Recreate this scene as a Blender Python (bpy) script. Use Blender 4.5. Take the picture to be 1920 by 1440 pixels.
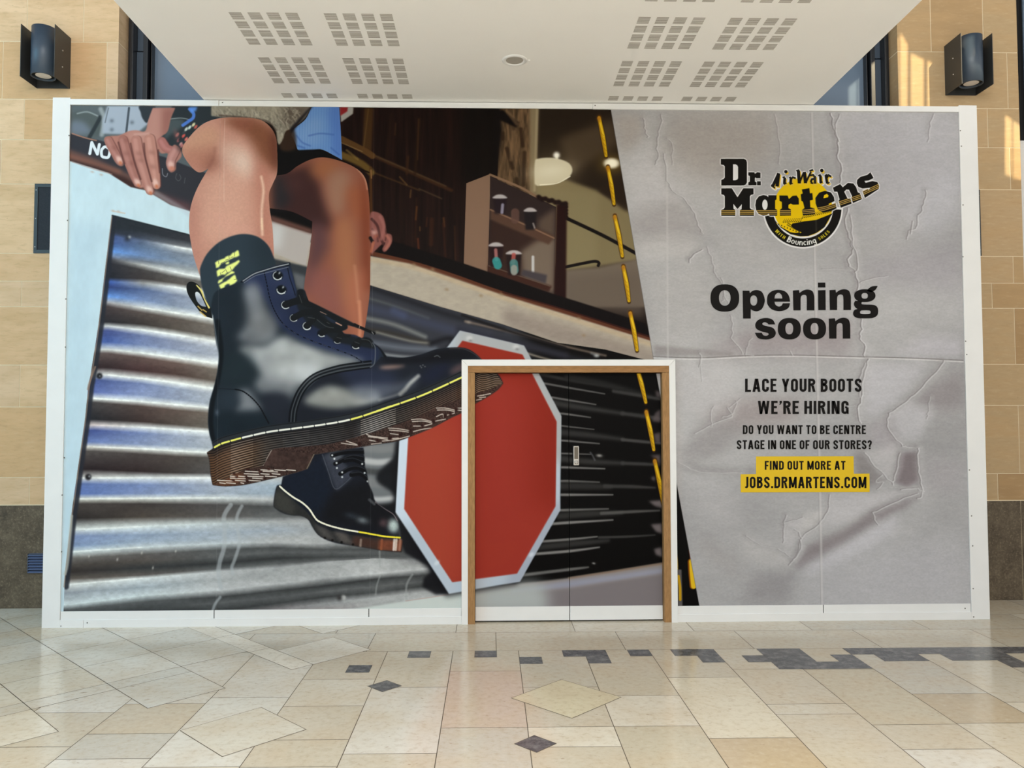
import bpy, bmesh
from mathutils import Vector, Matrix
from mathutils.geometry import tessellate_polygon
import math, random
import numpy as np

# ---------------------------------------------------------------- camera numbers
CAM_X, CAM_Y, CAM_Z = 0.0, -6.5, 1.6631
YAW, PITCH, ROLL, FPX = 0.02712, 0.04047, -0.0023, 1500.0

def cam_axes():
    cy, sy = math.cos(YAW), math.sin(YAW)
    cp, sp = math.cos(PITCH), math.sin(PITCH)
    cr, sr = math.cos(ROLL), math.sin(ROLL)
    f = np.array([sy * cp, cy * cp, sp])
    r = np.array([cy, -sy, 0.0])
    u = np.cross(r, f)
    return cr * r + sr * u, -sr * r + cr * u, f

AX_R, AX_U, AX_F = cam_axes()
CAM = np.array([CAM_X, CAM_Y, CAM_Z])

def ray(px, py):
    return AX_F * FPX + AX_R * (px - 960.0) - AX_U * (py - 720.0)

def at_y(px, py, y=0.0):
    """point of a frontal plane (constant y) seen at a photo position"""
    d = ray(px, py)
    return CAM + d * ((y - CAM_Y) / d[1])

def at_z(px, py, z=0.0):
    d = ray(px, py)
    return CAM + d * ((z - CAM_Z) / d[2])

def at_x(px, py, x):
    d = ray(px, py)
    return CAM + d * ((x - CAM_X) / d[0])

def project(p):
    d = np.asarray(p, float) - CAM
    z = d @ AX_F
    return 960 + FPX * (d @ AX_R) / z, 720 - FPX * (d @ AX_U) / z

# ---------------------------------------------------------------- camera, world, light, exposure
for o in list(bpy.data.objects):
    bpy.data.objects.remove(o)
SC = bpy.context.scene
COL = SC.collection
cam_data = bpy.data.cameras.new('camera')
cam_data.sensor_fit = 'HORIZONTAL'
cam_data.sensor_width = 36.0
cam_data.lens = FPX * 36.0 / 1920.0
cam = bpy.data.objects.new('camera', cam_data)
COL.objects.link(cam)
cam.matrix_world = Matrix(((AX_R[0], AX_U[0], -AX_F[0], CAM_X), (AX_R[1], AX_U[1], -AX_F[1], CAM_Y),
                           (AX_R[2], AX_U[2], -AX_F[2], CAM_Z), (0, 0, 0, 1)))
SC.camera = cam
SC.view_settings.view_transform = 'Standard'
SC.view_settings.look = 'None'
SC.view_settings.gamma = 1.0
SC.view_settings.use_curve_mapping = False
SC.view_settings.exposure = 0.0
SC.cycles.max_bounces = 8
SC.cycles.use_denoising = True

# daylight of the glazed mall roof: an even pale sky
W = bpy.data.worlds.new('daylight'); SC.world = W
W.use_nodes = True
wn = W.node_tree.nodes; wl = W.node_tree.links
bg = wn['Background']
tc = wn.new('ShaderNodeTexCoord'); sx = wn.new('ShaderNodeSeparateXYZ')
wl.new(tc.outputs['Generated'], sx.inputs[0])
rp = wn.new('ShaderNodeValToRGB')
rp.color_ramp.elements[0].position = 0.0; rp.color_ramp.elements[0].color = (1.0, 0.992, 0.968, 1)
rp.color_ramp.elements[1].position = 1.0; rp.color_ramp.elements[1].color = (0.08, 0.085, 0.09, 1)
wl.new(sx.outputs['Z'], rp.inputs[0]); wl.new(rp.outputs[0], bg.inputs[0])
bg.inputs[1].default_value = 1.08

def area(name, loc, target, size, power, col):
    l = bpy.data.lights.new(name, 'AREA'); l.shape = 'RECTANGLE'
    l.size, l.size_y = size; l.energy = power; l.color = col
    o = bpy.data.objects.new(name, l); COL.objects.link(o)
    o.location = loc
    o.rotation_euler = (Vector(target) - Vector(loc)).to_track_quat('-Z', 'Y').to_euler()
    return o
# side glazing: cool daylight from the left, warmer from the right
area('daylight_left', (-8.5, -4.5, 4.6), (-3.0, 0.4, 2.2), (4.0, 4.5), 185, (0.10, 0.66, 1.0))
area('daylight_right', (9.5, -6.5, 5.0), (3.2, 0.3, 2.0), (3.5, 4.0), 12, (1.0, 0.84, 0.62))
area('fill_front', (0.2, -9.0, 6.5), (0.3, 0.0, 1.6), (5.5, 3.5), 385, (1.0, 0.98, 0.93))  # added fill lamp, brightens the middle of the hoarding
sk = area('fill_behind', (0.0, -10.5, 8.5), (0.0, -10.2, 0.0), (9.0, 5.0), 1560, (0.96, 0.98, 1.0))  # added lamp on the floor behind the camera, its bounce lifts the soffit
sk.data.spread = math.radians(95)
# spot for the sunlight on the right-hand pier, shaped by an added panel
SUN_AT = Vector((9.5, -9.0, 12.5))
sun = bpy.data.lights.new('sun_shaft', 'SPOT'); sun.energy = 16000; sun.color = (1.0, 0.84, 0.55)
sun.spot_size = math.radians(13); sun.spot_blend = 0.1; sun.shadow_soft_size = 0.014
so = bpy.data.objects.new('sun_shaft', sun); COL.objects.link(so)
so.location = SUN_AT
so.rotation_euler = (Vector((4.15, 0.664, 4.4)) - SUN_AT).to_track_quat('-Z', 'Y').to_euler()
# ---------------------------------------------------------------- print painter
# The hoarding carries one big digital print.  Its colours are computed here,
# stroke by stroke, on a canvas measured in metres of the wall plane.
PX0, PX1, PZ0, PZ1 = -3.46, 3.98, 0.04, 4.24
RES = 352.0
CW, CH = int((PX1 - PX0) * RES), int((PZ1 - PZ0) * RES)
S = RES * 6.5 / FPX                      # canvas pixels per photo pixel (about 1.5)
CV = np.zeros((CH, CW, 3), np.float32)   # row 0 = top
RNG = np.random.default_rng(7)

def to_cv(pts):
    out = []
    for p in pts:
        w = at_y(p[0], p[1], 0.0)
        out.append(((w[0] - PX0) * RES, (PZ1 - w[2]) * RES))
    return np.array(out)

def Z(ox, oy, s):
    """coordinates read off an enlarged view -> photo coordinates"""
    return lambda pts: [(ox + p[0] / s, oy + p[1] / s) + tuple(p[2:]) for p in pts]

def catmull(P, closed=False, n=8):
    P = np.asarray(P, float)
    k = len(P)
    if k < 3:
        return P
    out = []
    for i in range(k if closed else k - 1):
        if closed:
            a, b, c, d = P[i - 1], P[i], P[(i + 1) % k], P[(i + 2) % k]
        else:
            a, b, c, d = P[max(i - 1, 0)], P[i], P[i + 1], P[min(i + 2, k - 1)]
        for t in np.arange(n) / n:
            out.append(0.5 * (2 * b + (c - a) * t + (2 * a - 5 * b + 4 * c - d) * t * t
                              + (3 * b - a - 3 * c + d) * t ** 3))
    if not closed:
        out.append(P[-1])
    return np.array(out)

def curve(pts, n=6):
    """closed outline: points with a third value are corners, the rest are smooth"""
    cor = [i for i, p in enumerate(pts) if len(p) > 2]
    xy = [(p[0], p[1]) for p in pts]
    if not cor:
        return catmull(xy, True, n)
    out = []
    m = len(pts)
    for a, b in zip(cor, cor[1:] + [cor[0] + m]):
        seg = [xy[i % m] for i in range(a, b + 1)]
        out.extend(catmull(seg, False, n)[:-1])
    return np.array(out)

def gblur(a, s):
    """separable blur of an array by sigma s, three box passes"""
    r = max(1, int(round(s * 0.95)))
    for _ in range(3):
        for ax in (0, 1):
            w = [(0, 0)] * a.ndim
            w[ax] = (r + 1, r)
            c = np.cumsum(np.pad(a, w, mode='edge'), axis=ax, dtype=np.float64)
            k = 2 * r + 1
            n = a.shape[ax]
            hi = np.take(c, np.arange(k, k + n), axis=ax)
            lo = np.take(c, np.arange(0, n), axis=ax)
            a = ((hi - lo) / k).astype(np.float32)
    return a

class Mask:
    def __init__(s, x, y, a):
        s.x, s.y, s.a = x, y, a

FULL = Mask(0, 0, np.ones((CH, CW), np.float32))
CLIP = [None]

def raster(contours):
    """antialiased even-odd coverage of closed contours given in canvas pixels"""
    A = np.concatenate(contours)
    x0, y0 = int(math.floor(A[:, 0].min())) - 1, int(math.floor(A[:, 1].min())) - 1
    x1, y1 = int(math.ceil(A[:, 0].max())) + 2, int(math.ceil(A[:, 1].max())) + 2
    x0, y0, x1, y1 = max(x0, 0), max(y0, 0), min(x1, CW), min(y1, CH)
    if x1 <= x0 or y1 <= y0:
        return None
    h, w, ss = y1 - y0, x1 - x0, 4
    acc = np.zeros((h, w + 2), np.float32)
    e = np.concatenate([np.hstack([c, np.roll(c, -1, 0)]) for c in contours])
    e = e[e[:, 1] != e[:, 3]]
    lo, hi = np.minimum(e[:, 1], e[:, 3]), np.maximum(e[:, 1], e[:, 3])
    for j in range(h * ss):
        y = y0 + (j + 0.5) / ss
        k = e[(lo <= y) & (hi > y)]
        if not len(k):
            continue
        xs = np.sort(k[:, 0] + (y - k[:, 1]) / (k[:, 3] - k[:, 1]) * (k[:, 2] - k[:, 0]))
        xs = np.clip(xs - x0, 0, w)
        sg = np.ones(len(xs)); sg[1::2] = -1
        i = xs.astype(int); f = xs - i
        np.add.at(acc[j // ss], i, sg * (1 - f) / ss)
        np.add.at(acc[j // ss], i + 1, sg * f / ss)
    return Mask(x0, y0, np.clip(np.cumsum(acc, 1)[:, :w], 0, 1).astype(np.float32))

def soften(m, f):
    if m is None or f <= 0:
        return m
    p = int(f * S * 3) + 1
    x0, y0 = max(m.x - p, 0), max(m.y - p, 0)
    x1, y1 = min(m.x + m.a.shape[1] + p, CW), min(m.y + m.a.shape[0] + p, CH)
    a = np.zeros((y1 - y0, x1 - x0), np.float32)
    a[m.y - y0:m.y - y0 + m.a.shape[0], m.x - x0:m.x - x0 + m.a.shape[1]] = m.a
    return Mask(x0, y0, gblur(a, f * S))

def full(m):
    a = np.zeros((CH, CW), np.float32)
    a[m.y:m.y + m.a.shape[0], m.x:m.x + m.a.shape[1]] = m.a
    return a

def put(m, col, alpha=1.0):
    if m is None:
        return
    h, w = m.a.shape
    a = m.a * alpha
    if CLIP[0] is not None:
        a = a * CLIP[0][m.y:m.y + h, m.x:m.x + w]
    a = a[..., None]
    r = CV[m.y:m.y + h, m.x:m.x + w]
    c = np.asarray(col, np.float32)
    r += (c - r) * a

def shape(contours, n=6):
    if len(contours[0]) and not hasattr(contours[0][0], '__len__'):
        contours = [contours]
    return raster([to_cv(curve(c, n)) for c in contours])

def fill(contours, col, alpha=1.0, feather=0.0, n=6):
    m = soften(shape(contours, n), feather)
    put(m, col, alpha)
    return m

def clip(m):
    CLIP[0] = None if m is None else full(m)

def blob(x, y, rx, ry, ang, col, alpha=1.0, power=2.0):
    c = to_cv([(x, y)])[0]
    rx, ry = rx * S, ry * S
    R = max(rx, ry) * 2.6
    x0, x1 = max(int(c[0] - R), 0), min(int(c[0] + R) + 1, CW)
    y0, y1 = max(int(c[1] - R), 0), min(int(c[1] + R) + 1, CH)
    if x1 <= x0 or y1 <= y0:
        return
    gx, gy = np.meshgrid(np.arange(x0, x1) + .5 - c[0], np.arange(y0, y1) + .5 - c[1])
    t = math.radians(ang)
    u = (gx * math.cos(t) + gy * math.sin(t)) / rx
    v = (-gx * math.sin(t) + gy * math.cos(t)) / ry
    put(Mask(x0, y0, np.exp(-(np.sqrt(u * u + v * v) ** power)).astype(np.float32)), col, alpha)

def line(pts, width, col, alpha=1.0, feather=0.5, smooth=True, taper=None):
    """stroke of a width in photo pixels; taper: width factors along it"""
    P = catmull([(p[0], p[1]) for p in pts], False, 5) if smooth and len(pts) > 2 else np.array([(p[0], p[1]) for p in pts], float)
    P = to_cv(P)
    if taper is None:
        wd = np.full(len(P), width * S / 2)
    else:
        wd = np.interp(np.linspace(0, 1, len(P)), np.linspace(0, 1, len(taper)), taper) * width * S / 2
    pad = wd.max() + feather * S * 2 + 2
    x0, y0 = max(int(P[:, 0].min() - pad), 0), max(int(P[:, 1].min() - pad), 0)
    x1, y1 = min(int(P[:, 0].max() + pad) + 1, CW), min(int(P[:, 1].max() + pad) + 1, CH)
    if x1 <= x0 or y1 <= y0:
        return
    best = np.full((y1 - y0, x1 - x0), 1e9, np.float32)
    fe = max(feather * S, 0.5)
    for i in range(len(P) - 1):
        a, b = P[i], P[i + 1]
        w0, w1 = wd[i], wd[i + 1]
        bx0, bx1 = max(int(min(a[0], b[0]) - pad), x0), min(int(max(a[0], b[0]) + pad) + 1, x1)
        by0, by1 = max(int(min(a[1], b[1]) - pad), y0), min(int(max(a[1], b[1]) + pad) + 1, y1)
        if bx1 <= bx0 or by1 <= by0:
            continue
        gx, gy = np.meshgrid(np.arange(bx0, bx1) + .5, np.arange(by0, by1) + .5)
        d = b - a
        L = max(d @ d, 1e-6)
        t = np.clip(((gx - a[0]) * d[0] + (gy - a[1]) * d[1]) / L, 0, 1)
        e = np.hypot(gx - a[0] - t * d[0], gy - a[1] - t * d[1]) - (w0 + (w1 - w0) * t)
        r = best[by0 - y0:by1 - y0, bx0 - x0:bx1 - x0]
        np.minimum(r, e, out=r)
    a = np.clip(0.5 - best / (2 * fe), 0, 1)
    put(Mask(x0, y0, a * a * (3 - 2 * a)), col, alpha)

def fbm(h, w, cell, octs=4, gain=0.5, stretch=(1.0, 1.0), seed=0):
    rng = np.random.default_rng(seed)
    out = np.zeros((h, w), np.float32)
    amp = 1.0
    tot = 0.0
    for o in range(octs):
        cy, cx = max(cell * stretch[1] / 2 ** o, 1.0), max(cell * stretch[0] / 2 ** o, 1.0)
        gh, gw = int(h / cy) + 3, int(w / cx) + 3
        g = rng.random((gh, gw)).astype(np.float32) * 2 - 1
        yy, xx = np.arange(h) / cy, np.arange(w) / cx
        iy, ix = yy.astype(int), xx.astype(int)
        fy, fx = yy - iy, xx - ix
        fy, fx = fy * fy * (3 - 2 * fy), fx * fx * (3 - 2 * fx)
        a = g[iy][:, ix] * (1 - fx) + g[iy][:, ix + 1] * fx
        b = g[iy + 1][:, ix] * (1 - fx) + g[iy + 1][:, ix + 1] * fx
        out += amp * (a * (1 - fy)[:, None] + b * fy[:, None])
        tot += amp
        amp *= gain
    return out / tot

def grain(m, amount, cell=3, octs=3, stretch=(1, 1), seed=1, mult=True):
    """add print grain inside a mask"""
    h, w = m.a.shape
    n = fbm(h, w, cell * S, octs, 0.6, stretch, seed)[..., None] * m.a[..., None]
    if CLIP[0] is not None:
        n = n * CLIP[0][m.y:m.y + h, m.x:m.x + w][..., None]
    r = CV[m.y:m.y + h, m.x:m.x + w]
    if mult:
        r *= 1 + n * amount
    else:
        r += n * amount
    np.clip(r, 0, 255, out=r)

def bands(m, rows):
    """rows: curves [(x,y,(r,g,b)), ...] from top to bottom; colours blend between them"""
    h, w = m.a.shape
    cols = np.arange(m.x, m.x + w)
    Y, C = [], []
    for r in rows:
        p = to_cv(r)
        c = np.array([q[2] for q in r], float)
        Y.append(np.interp(cols, p[:, 0], p[:, 1]))
        C.append(np.stack([np.interp(cols, p[:, 0], c[:, k]) for k in range(3)], 1))
    Y = np.maximum.accumulate(np.array(Y), 0); C = np.array(C)
    out = np.zeros((h, w, 3), np.float32)
    yy = np.arange(m.y, m.y + h) + 0.5
    for i in range(w):
        y = Y[:, i] + np.arange(len(Y)) * 1e-3
        for k in range(3):
            out[:, i, k] = np.interp(yy, y, C[:, i, k])
    put(m, out)

def g3(v):
    return (v, v, v)
zA, zB, zC = Z(120, 190, 4.8), Z(400, 190, 4.8), Z(700, 190, 3.84)
zD, zE, zF = Z(120, 420, 4.8), Z(340, 420, 4.8), Z(360, 640, 4.8)
zG, zH, zI = Z(640, 600, 5.3333), Z(460, 800, 5.3333), Z(120, 640, 4.8)
zJ, zK, zL = Z(120, 880, 4.8), Z(500, 900, 4.8), Z(680, 480, 3.4286)
zM, zN, zO = Z(1000, 660, 6.0), Z(1040, 880, 4.8), Z(520, 480, 7.2)
zT, zR, zU = Z(850, 660, 2.77), Z(1120, 200, 2.743), Z(1200, 660, 2.88)
zP = Z(400, 460, 14.4)

# outlines that are also cut out as parts of the print
LEG_NEAR = zA([(1062, 440), (1130, 320), (1250, 205), (1400, 152), (1600, 146), (1760, 165), (1850, 225), (1905, 320), (1918, 450),
               (1918, 640), (1880, 740), (1845, 830), (1850, 960), (1875, 1130), (1885, 1300), (1890, 1440, 1), (1500, 1640, 1), (1250, 1640, 1),
               (1180, 1440), (1145, 1290), (1126, 1130), (1140, 950), (1200, 780), (1300, 605, 1), (1215, 640), (1130, 570)])
LEG_FAR = zB([(480, 670, 1), (650, 655), (760, 580), (880, 522), (1000, 505), (1150, 540), (1280, 600), (1360, 680), (1393, 800), (1408, 1000), (1414, 1250),
              (1412, 1450), (1408, 1700), (1385, 1900), (1340, 2160), (1300, 2240, 1), (900, 1900, 1), (815, 1690, 1), (830, 1560), (860, 1400), (885, 1200, 1),
              (890, 1080, 1), (700, 990), (480, 960, 1)])
SOCK = zE([(168, 440), (175, 380), (230, 270), (330, 170), (450, 110), (570, 90), (690, 118), (780, 195), (830, 300), (850, 360, 1),
           (700, 520, 1), (500, 700, 1), (262, 780, 1), (215, 660), (185, 560)])
BOOT_NEAR = (zE([(262, 770, 1), (300, 620), (420, 560), (540, 515, 1), (650, 440), (740, 408), (850, 375), (975, 343, 1), (990, 410), (1012, 500), (1037, 598, 1),
                 (1075, 588), (1112, 602), (1135, 690, 1), (1250, 745), (1420, 830), (1590, 915, 1), (1735, 978, 1), (1728, 995, 1), (1600, 940), (1490, 905, 1),
                 (1490, 940), (1440, 960, 1), (1470, 990), (1560, 1000), (1620, 1030, 1), (1660, 1018), (1710, 1040), (1728, 1075, 1), (1790, 1120), (1845, 1192, 1)])
             + zG([(620, 376), (800, 342), (950, 292), (1100, 275), (1240, 282), (1340, 335), (1420, 415), (1520, 500), (1580, 560), (1616, 632, 1),
                   (1560, 700), (1440, 780), (1340, 835), (1200, 928), (1100, 975), (900, 1080), (700, 1160), (550, 1212), (300, 1250), (0, 1300)])
             + zF([(1300, 985), (1102, 1018, 1), (1040, 1145, 1), (930, 1182), (600, 1262), (450, 1292), (300, 1302), (188, 1290, 1), (170, 1200), (158, 1070),
                   (135, 1000, 1), (192, 962, 1), (178, 905), (155, 820), (145, 700), (158, 550), (200, 400), (230, 260), (240, 120), (215, 0), (192, -200, 1)]))
BOOT_FAR = zH([(375, 500, 1), (640, 400, 1), (690, 270, 1), (900, 225, 1), (1180, 205, 1), (1188, 300), (1195, 400), (1215, 470), (1228, 560), (1270, 660), (1300, 750), (1400, 820), (1480, 870),
               (1520, 930), (1538, 990), (1545, 1090, 1), (1575, 1130, 1), (1560, 1252, 1), (1400, 1240), (1080, 1190), (880, 1155), (740, 1090), (670, 1000), (630, 930),
               (560, 890), (470, 885), (380, 865), (300, 815), (282, 770), (300, 640), (318, 585, 1), (360, 580, 1)])
HAND_NEAR = zA([(365, 330), (420, 312), (500, 305), (580, 270), (650, 262), (730, 270), (760, 170), (800, 60, 1), (1000, 60, 1), (960, 150), (930, 270), (870, 330), (960, 420, 1), (1000, 390), (1050, 440),
                (1055, 500), (1010, 555), (1004, 610), (965, 640), (930, 600), (918, 545), (935, 470), (880, 470), (845, 440, 1), (850, 520), (862, 640), (862, 760), (830, 785), (800, 770, 1), (812, 820), (785, 840), (745, 815), (715, 775, 1),
                (680, 778), (640, 740), (600, 660), (540, 550, 1), (530, 578), (500, 580), (460, 545), (410, 450), (375, 390)])
SIGN_OUT = [(862, 620), (982, 648), (1052, 780), (1050, 956), (974.5, 1090), (841.7, 1113.5), (741.7, 960), (748.8, 826), (755, 760)]
SIGN_IN = [(866.7, 639), (979, 665), (1043, 790.6), (1041, 949), (969, 1075), (848, 1091), (758, 954), (765.6, 820.6), (771, 770)]
PAPER = [(1142.3, 190), (1820, 190), (1840, 1160), (1315.3, 1160), (1225, 674)]
LAMP = zC([(1162, 440), (1190, 412), (1300, 408), (1400, 440), (1432, 495), (1400, 550), (1300, 593), (1180, 610, 1), (1160, 595, 1)])
SHELF = zC([(668, 590), (840, 523), (1170, 688), (1390, 730), (1382, 1420), (1300, 1392), (822, 1232), (650, 1170)])
STITCH = [((1123, 219), (1136, 294)), ((1139.5, 312), (1151, 384)), ((1152.5, 404), (1166.5, 482)), ((1168.5, 498.5), (1179, 566)),
          ((1181.5, 585), (1194, 658)), ((1193, 684), (1210.5, 756)), ((1211.5, 770), (1225.5, 845)), ((1227.5, 862), (1243, 945)), ((1262, 1010), (1275, 1126))]

def cn(pts):
    """every point a corner"""
    return [(p[0], p[1], 1) for p in pts]

def paint_backdrop():
    CV[:] = (24, 16, 13)
    # --- timber building behind, right half
    m = fill(cn(zC([(-400, -40), (1200, -40), (1200, 1300), (-400, 1300)])), (27, 15, 12))
    grain(m, 0.45, 16, 3, (0.35, 6), 11)
    fill(cn(zC([(620, -40), (900, -40), (900, 560), (640, 600)])), (14, 10, 8), 0.8, 8)
    for a, b, w, c in [((-30, 380), (560, 640), 26, (70, 42, 22)), ((-30, 500), (330, 640), 10, (84, 58, 30)), ((20, 395), (520, 610), 8, (98, 76, 52)),
                       ((130, 90), (95, 400), 14, (40, 24, 14)), ((330, 130), (300, 520), 22, (46, 27, 14)), ((325, 130), (318, 420), 6, (78, 52, 26)),
                       ((160, 160), (155, 240), 10, (66, 42, 22)), ((250, 400), (240, 520), 18, (60, 36, 18)), ((310, 700), (300, 1010), 16, (48, 25, 14)),
                       ((312, 760), (305, 850), 10, (112, 66, 32)), ((270, 640), (265, 690), 8, (120, 84, 46)), ((190, 545), (240, 600), 8, (128, 92, 50)),
                       ((330, 630), (490, 700), 8, (92, 74, 52)), ((420, 850), (415, 1030), 30, (62, 33, 18)), ((505, 840), (510, 900), 12, (110, 66, 34)),
                       ((500, 880), (520, 1120), 14, (58, 30, 18)), ((585, 900), (590, 1150), 10, (72, 42, 24)), ((385, 840), (380, 900), 10, (72, 38, 20)),
                       ((320, 990), (325, 1060), 12, (110, 52, 28)), ((200, 640), (215, 1010), 14, (34, 20, 14)), ((335, 905), (335, 930), 7, (120, 80, 40))]:
        line(zC([a, b]), w / 3.84, tuple(v * .86 for v in c), 0.75, 2.4)
    m = fill(cn(zB([(1360, 60), (1440, 60), (1420, 480), (1340, 430)])), (66, 43, 20), 0.9, 1.5)
    line(zB([(1395, 70), (1350, 430)]), 2.4, (94, 70, 38), 0.6, 1.5)
    line(zB([(1155, 340), (1350, 440), (1430, 490)]), 12, (84, 56, 28), 0.95, 1.5)
    line(zB([(1150, 480), (1330, 560), (1420, 640)]), 13, (100, 76, 34), 0.9, 3)
    line(zB([(1150, 372), (1340, 452)]), 2, (122, 96, 62), 0.7, 1)
    line(zB([(1200, 440), (1300, 520)]), 4, (140, 112, 58), 0.5, 2)
    line(zB([(1150, 540), (1400, 640)]), 3, (22, 12, 8), 0.9, 1)
    line(zB([(1415, 600), (1420, 1000)]), 5, (78, 48, 22), 0.8, 1.5)
    line(zB([(1418, 620), (1422, 690)]), 2.5, (150, 112, 70), 0.7, 1.2)
    # --- inside of the shop: post, ceiling, wall
    m = fill(cn(zC([(905, -40), (1150, -40), (1150, 760), (890, 700)])), (86, 66, 46))
    grain(m, 0.5, 9, 3, (0.6, 3), 5)
    fill(cn(zC([(870, 80), (930, 60), (1045, 150), (1030, 190), (900, 130)])), (14, 9, 8), 1, 1.5)
    fill(cn(zC([(870, -40), (905, -40), (925, 220), (890, 520), (860, 520)])), (16, 11, 10), 1, 2)
    for a in [((1060, 200), (1075, 320)), ((960, 340), (1000, 480)), ((1085, 370), (1080, 600)), ((930, 230), (930, 270)), ((1030, 560), (1040, 640))]:
        line(zC(a), 7, (42, 28, 18), 0.8, 2.5)
    for a in [((960, 70), (1030, 160)), ((1010, 220), (990, 420)), ((1055, 70), (1045, 130))]:
        line(zC(a), 7, (128, 100, 72), 0.5, 3)
    m = fill(cn(zC([(1170, -40), (1960, -40), (1960, 1480), (1170, 1480)])), (36, 27, 19))
    fill(cn(zC([(1340, 270), (1720, 120), (1780, 300), (1420, 520)])), (76, 62, 46), 0.8, 7)
    fill(cn(zC([(1160, 600), (1380, 560), (1600, 640), (1900, 800), (1900, 1150), (1620, 1190), (1380, 1220), (1160, 1100)])), (124, 111, 80), 1, 3)
    fill(cn(zC([(1160, 600), (1620, 660), (1600, 1190), (1380, 1220), (1160, 1100)])), (134, 122, 90), 0.6, 6)
    fill(cn(zC([(1620, 640), (1750, 540), (1800, 560), (1850, 800), (1800, 780)])), (40, 29, 20), 0.9, 3)
    fill(cn(zC([(1380, 1215), (1620, 1195), (1920, 1130), (1960, 1480), (1380, 1480)])), (110, 98, 86), 1, 2)
    fill(cn(zC([(1380, 1260), (1960, 1210), (1960, 1560), (1380, 1480)])), (98, 86, 76), 0.7, 8)
    line(zC([(1375, 835), (1650, 965), (1900, 1100)]), 6.5, (15, 10, 9), 1, 1.4)
    line(zC([(1385, 1192), (1500, 1168), (1590, 1152), (1622, 1162), (1618, 1182)]), 5.5, (17, 11, 10), 1, 1.2)
    fill(cn(zC([(1125, -40), (1192, -40), (1170, 700), (1125, 700)])), (128, 112, 86), 1, 2)
    line(zC([(1178, 60), (1160, 640)]), 5, (160, 146, 116), 0.7, 2)
    # lamps
    blob(*zC([(1310, 500)])[0], 44, 40, 0, (150, 130, 96), 0.35)
    line(zC([(1318, 395), (1320, 415)]), 5, (190, 178, 150), 1, 1.2)
    fill(LAMP, (206, 196, 168), 1, 0.9)
    blob(*zC([(1280, 500)])[0], 34, 14, -8, (224, 216, 192), 0.7)
    line(zC([(1200, 602), (1320, 590), (1415, 540)]), 2.2, (242, 236, 214), 0.8, 1)
    blob(*zC([(1318, 388)])[0], 6.5, 6.5, 0, (246, 242, 232), 1, 3)
    blob(*zC([(1712, 450)])[0], 24, 19, 0, (140, 110, 46), 0.6)
    blob(*zC([(1714, 446)])[0], 15, 10, 0, (255, 248, 226), 1, 5)
    # shelf unit
    fill(cn(zC([(668, 590), (840, 523), (838, 800), (822, 1232), (650, 1170)])), (128, 100, 82))
    fill(cn(zC([(842, 540), (1315, 760), (1300, 1392), (824, 1228)])), (44, 33, 32))
    fill(cn(zC([(845, 850), (1290, 1030), (1290, 1380), (828, 1200)])), (50, 33, 28), 1, 2)
    fill(cn(zC([(1180, 1000), (1312, 980), (1304, 1390), (1080, 1290), (1060, 1080)])), (116, 101, 88), 0.95, 5)
    fill(cn(zC([(1190, 850), (1310, 770), (1306, 980), (1180, 920)])), (92, 76, 64), 0.85, 4)
    line(zC([(840, 528), (1060, 620), (1180, 690)]), 4.5, (126, 98, 76), 1, 1)
    fill(cn(zC([(842, 775), (1310, 970), (1262, 1032), (840, 850)])), (82, 58, 46), 1, 1.2)
    line(zC([(842, 780), (1090, 888), (1300, 985)]), 3, (122, 92, 72), 1, 1)
    fill(cn(zC([(824, 1180), (1285, 1330), (1260, 1372), (822, 1232)])), (58, 32, 24), 1, 1.2)
    line(zC([(830, 1184), (1270, 1330)]), 2, (96, 78, 66), 0.8, 1)
    for x, y, w, h, c in [(910, 690, 50, 60, (34, 24, 28)), (1128, 785, 45, 70, (30, 24, 26)), (882, 1035, 52, 80, (36, 20, 22)), (1010, 1092, 56, 80, (34, 22, 22))]:
        fill(cn(zC([(x - w, y), (x + w, y), (x + w * 0.75, y + 2 * h), (x - w * 0.75, y + 2 * h)])), c, 1, 1.2)
        fill(zC([(x - w, y + 8), (x - w * .6, y - 14), (x, y - 20), (x + w * .6, y - 14), (x + w, y + 8)]), (176, 168, 168), 1, 1)
    for a, b, w, c in [((930, 745), (925, 800), 22, (150, 145, 165)), ((880, 1070), (885, 1140), 24, (170, 110, 108)), ((885, 1150), (895, 1180), 60, (52, 148, 148)),
                       ((1010, 1105), (1005, 1160), 30, (168, 82, 76)), ((1010, 1165), (1015, 1215), 60, (70, 128, 128)), ((1012, 1200), (1012, 1230), 46, (150, 146, 138)),
                       ((1148, 1120), (1148, 1225), 20, (200, 200, 202)), ((1020, 800), (1020, 850), 60, (92, 66, 58)), ((1150, 880), (1160, 910), 12, (150, 140, 136))]:
        line(zC([a, b]), w / 3.84, c, 0.85, 1.8)
    fill(cn(zC([(1075, 1210), (1250, 1250), (1240, 1312), (1060, 1250)])), (66, 60, 64), 1, 1.5)
    fill(cn(zC([(1318, 745), (1392, 722), (1384, 1440), (1300, 1400)])), (34, 13, 11), 1, 1.2)
    for k in range(9):
        blob(*zC([(1190 + 24 * k, 690 + 6 * k + (k % 2) * 8)])[0], 5.5, 5, 20, (28, 15, 13), 1, 4)
    for k in range(4):
        blob(*zC([(1388, 760 + 24 * k)])[0], 4, 4, 0, (30, 14, 12), 1, 4)
    # black beam under the window, brown sill, cream fascia
    fill(cn(zC([(90, 990), (330, 1065), (650, 1168), (1310, 1392), (1560, 1470), (1960, 1600), (2060, 1900), (0, 1150)])), (13, 8, 8), 1, 1)
    fill(cn(zC([(-400, 880), (20, 1010), (20, 1100), (-400, 1000)])), (13, 8, 8), 1, 2)
    line(zL([(20, -25), (300, 40), (560, 120), (900, 240), (1300, 360), (1900, 555)]), 8, (88, 48, 32), 1, 1.4)
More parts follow.
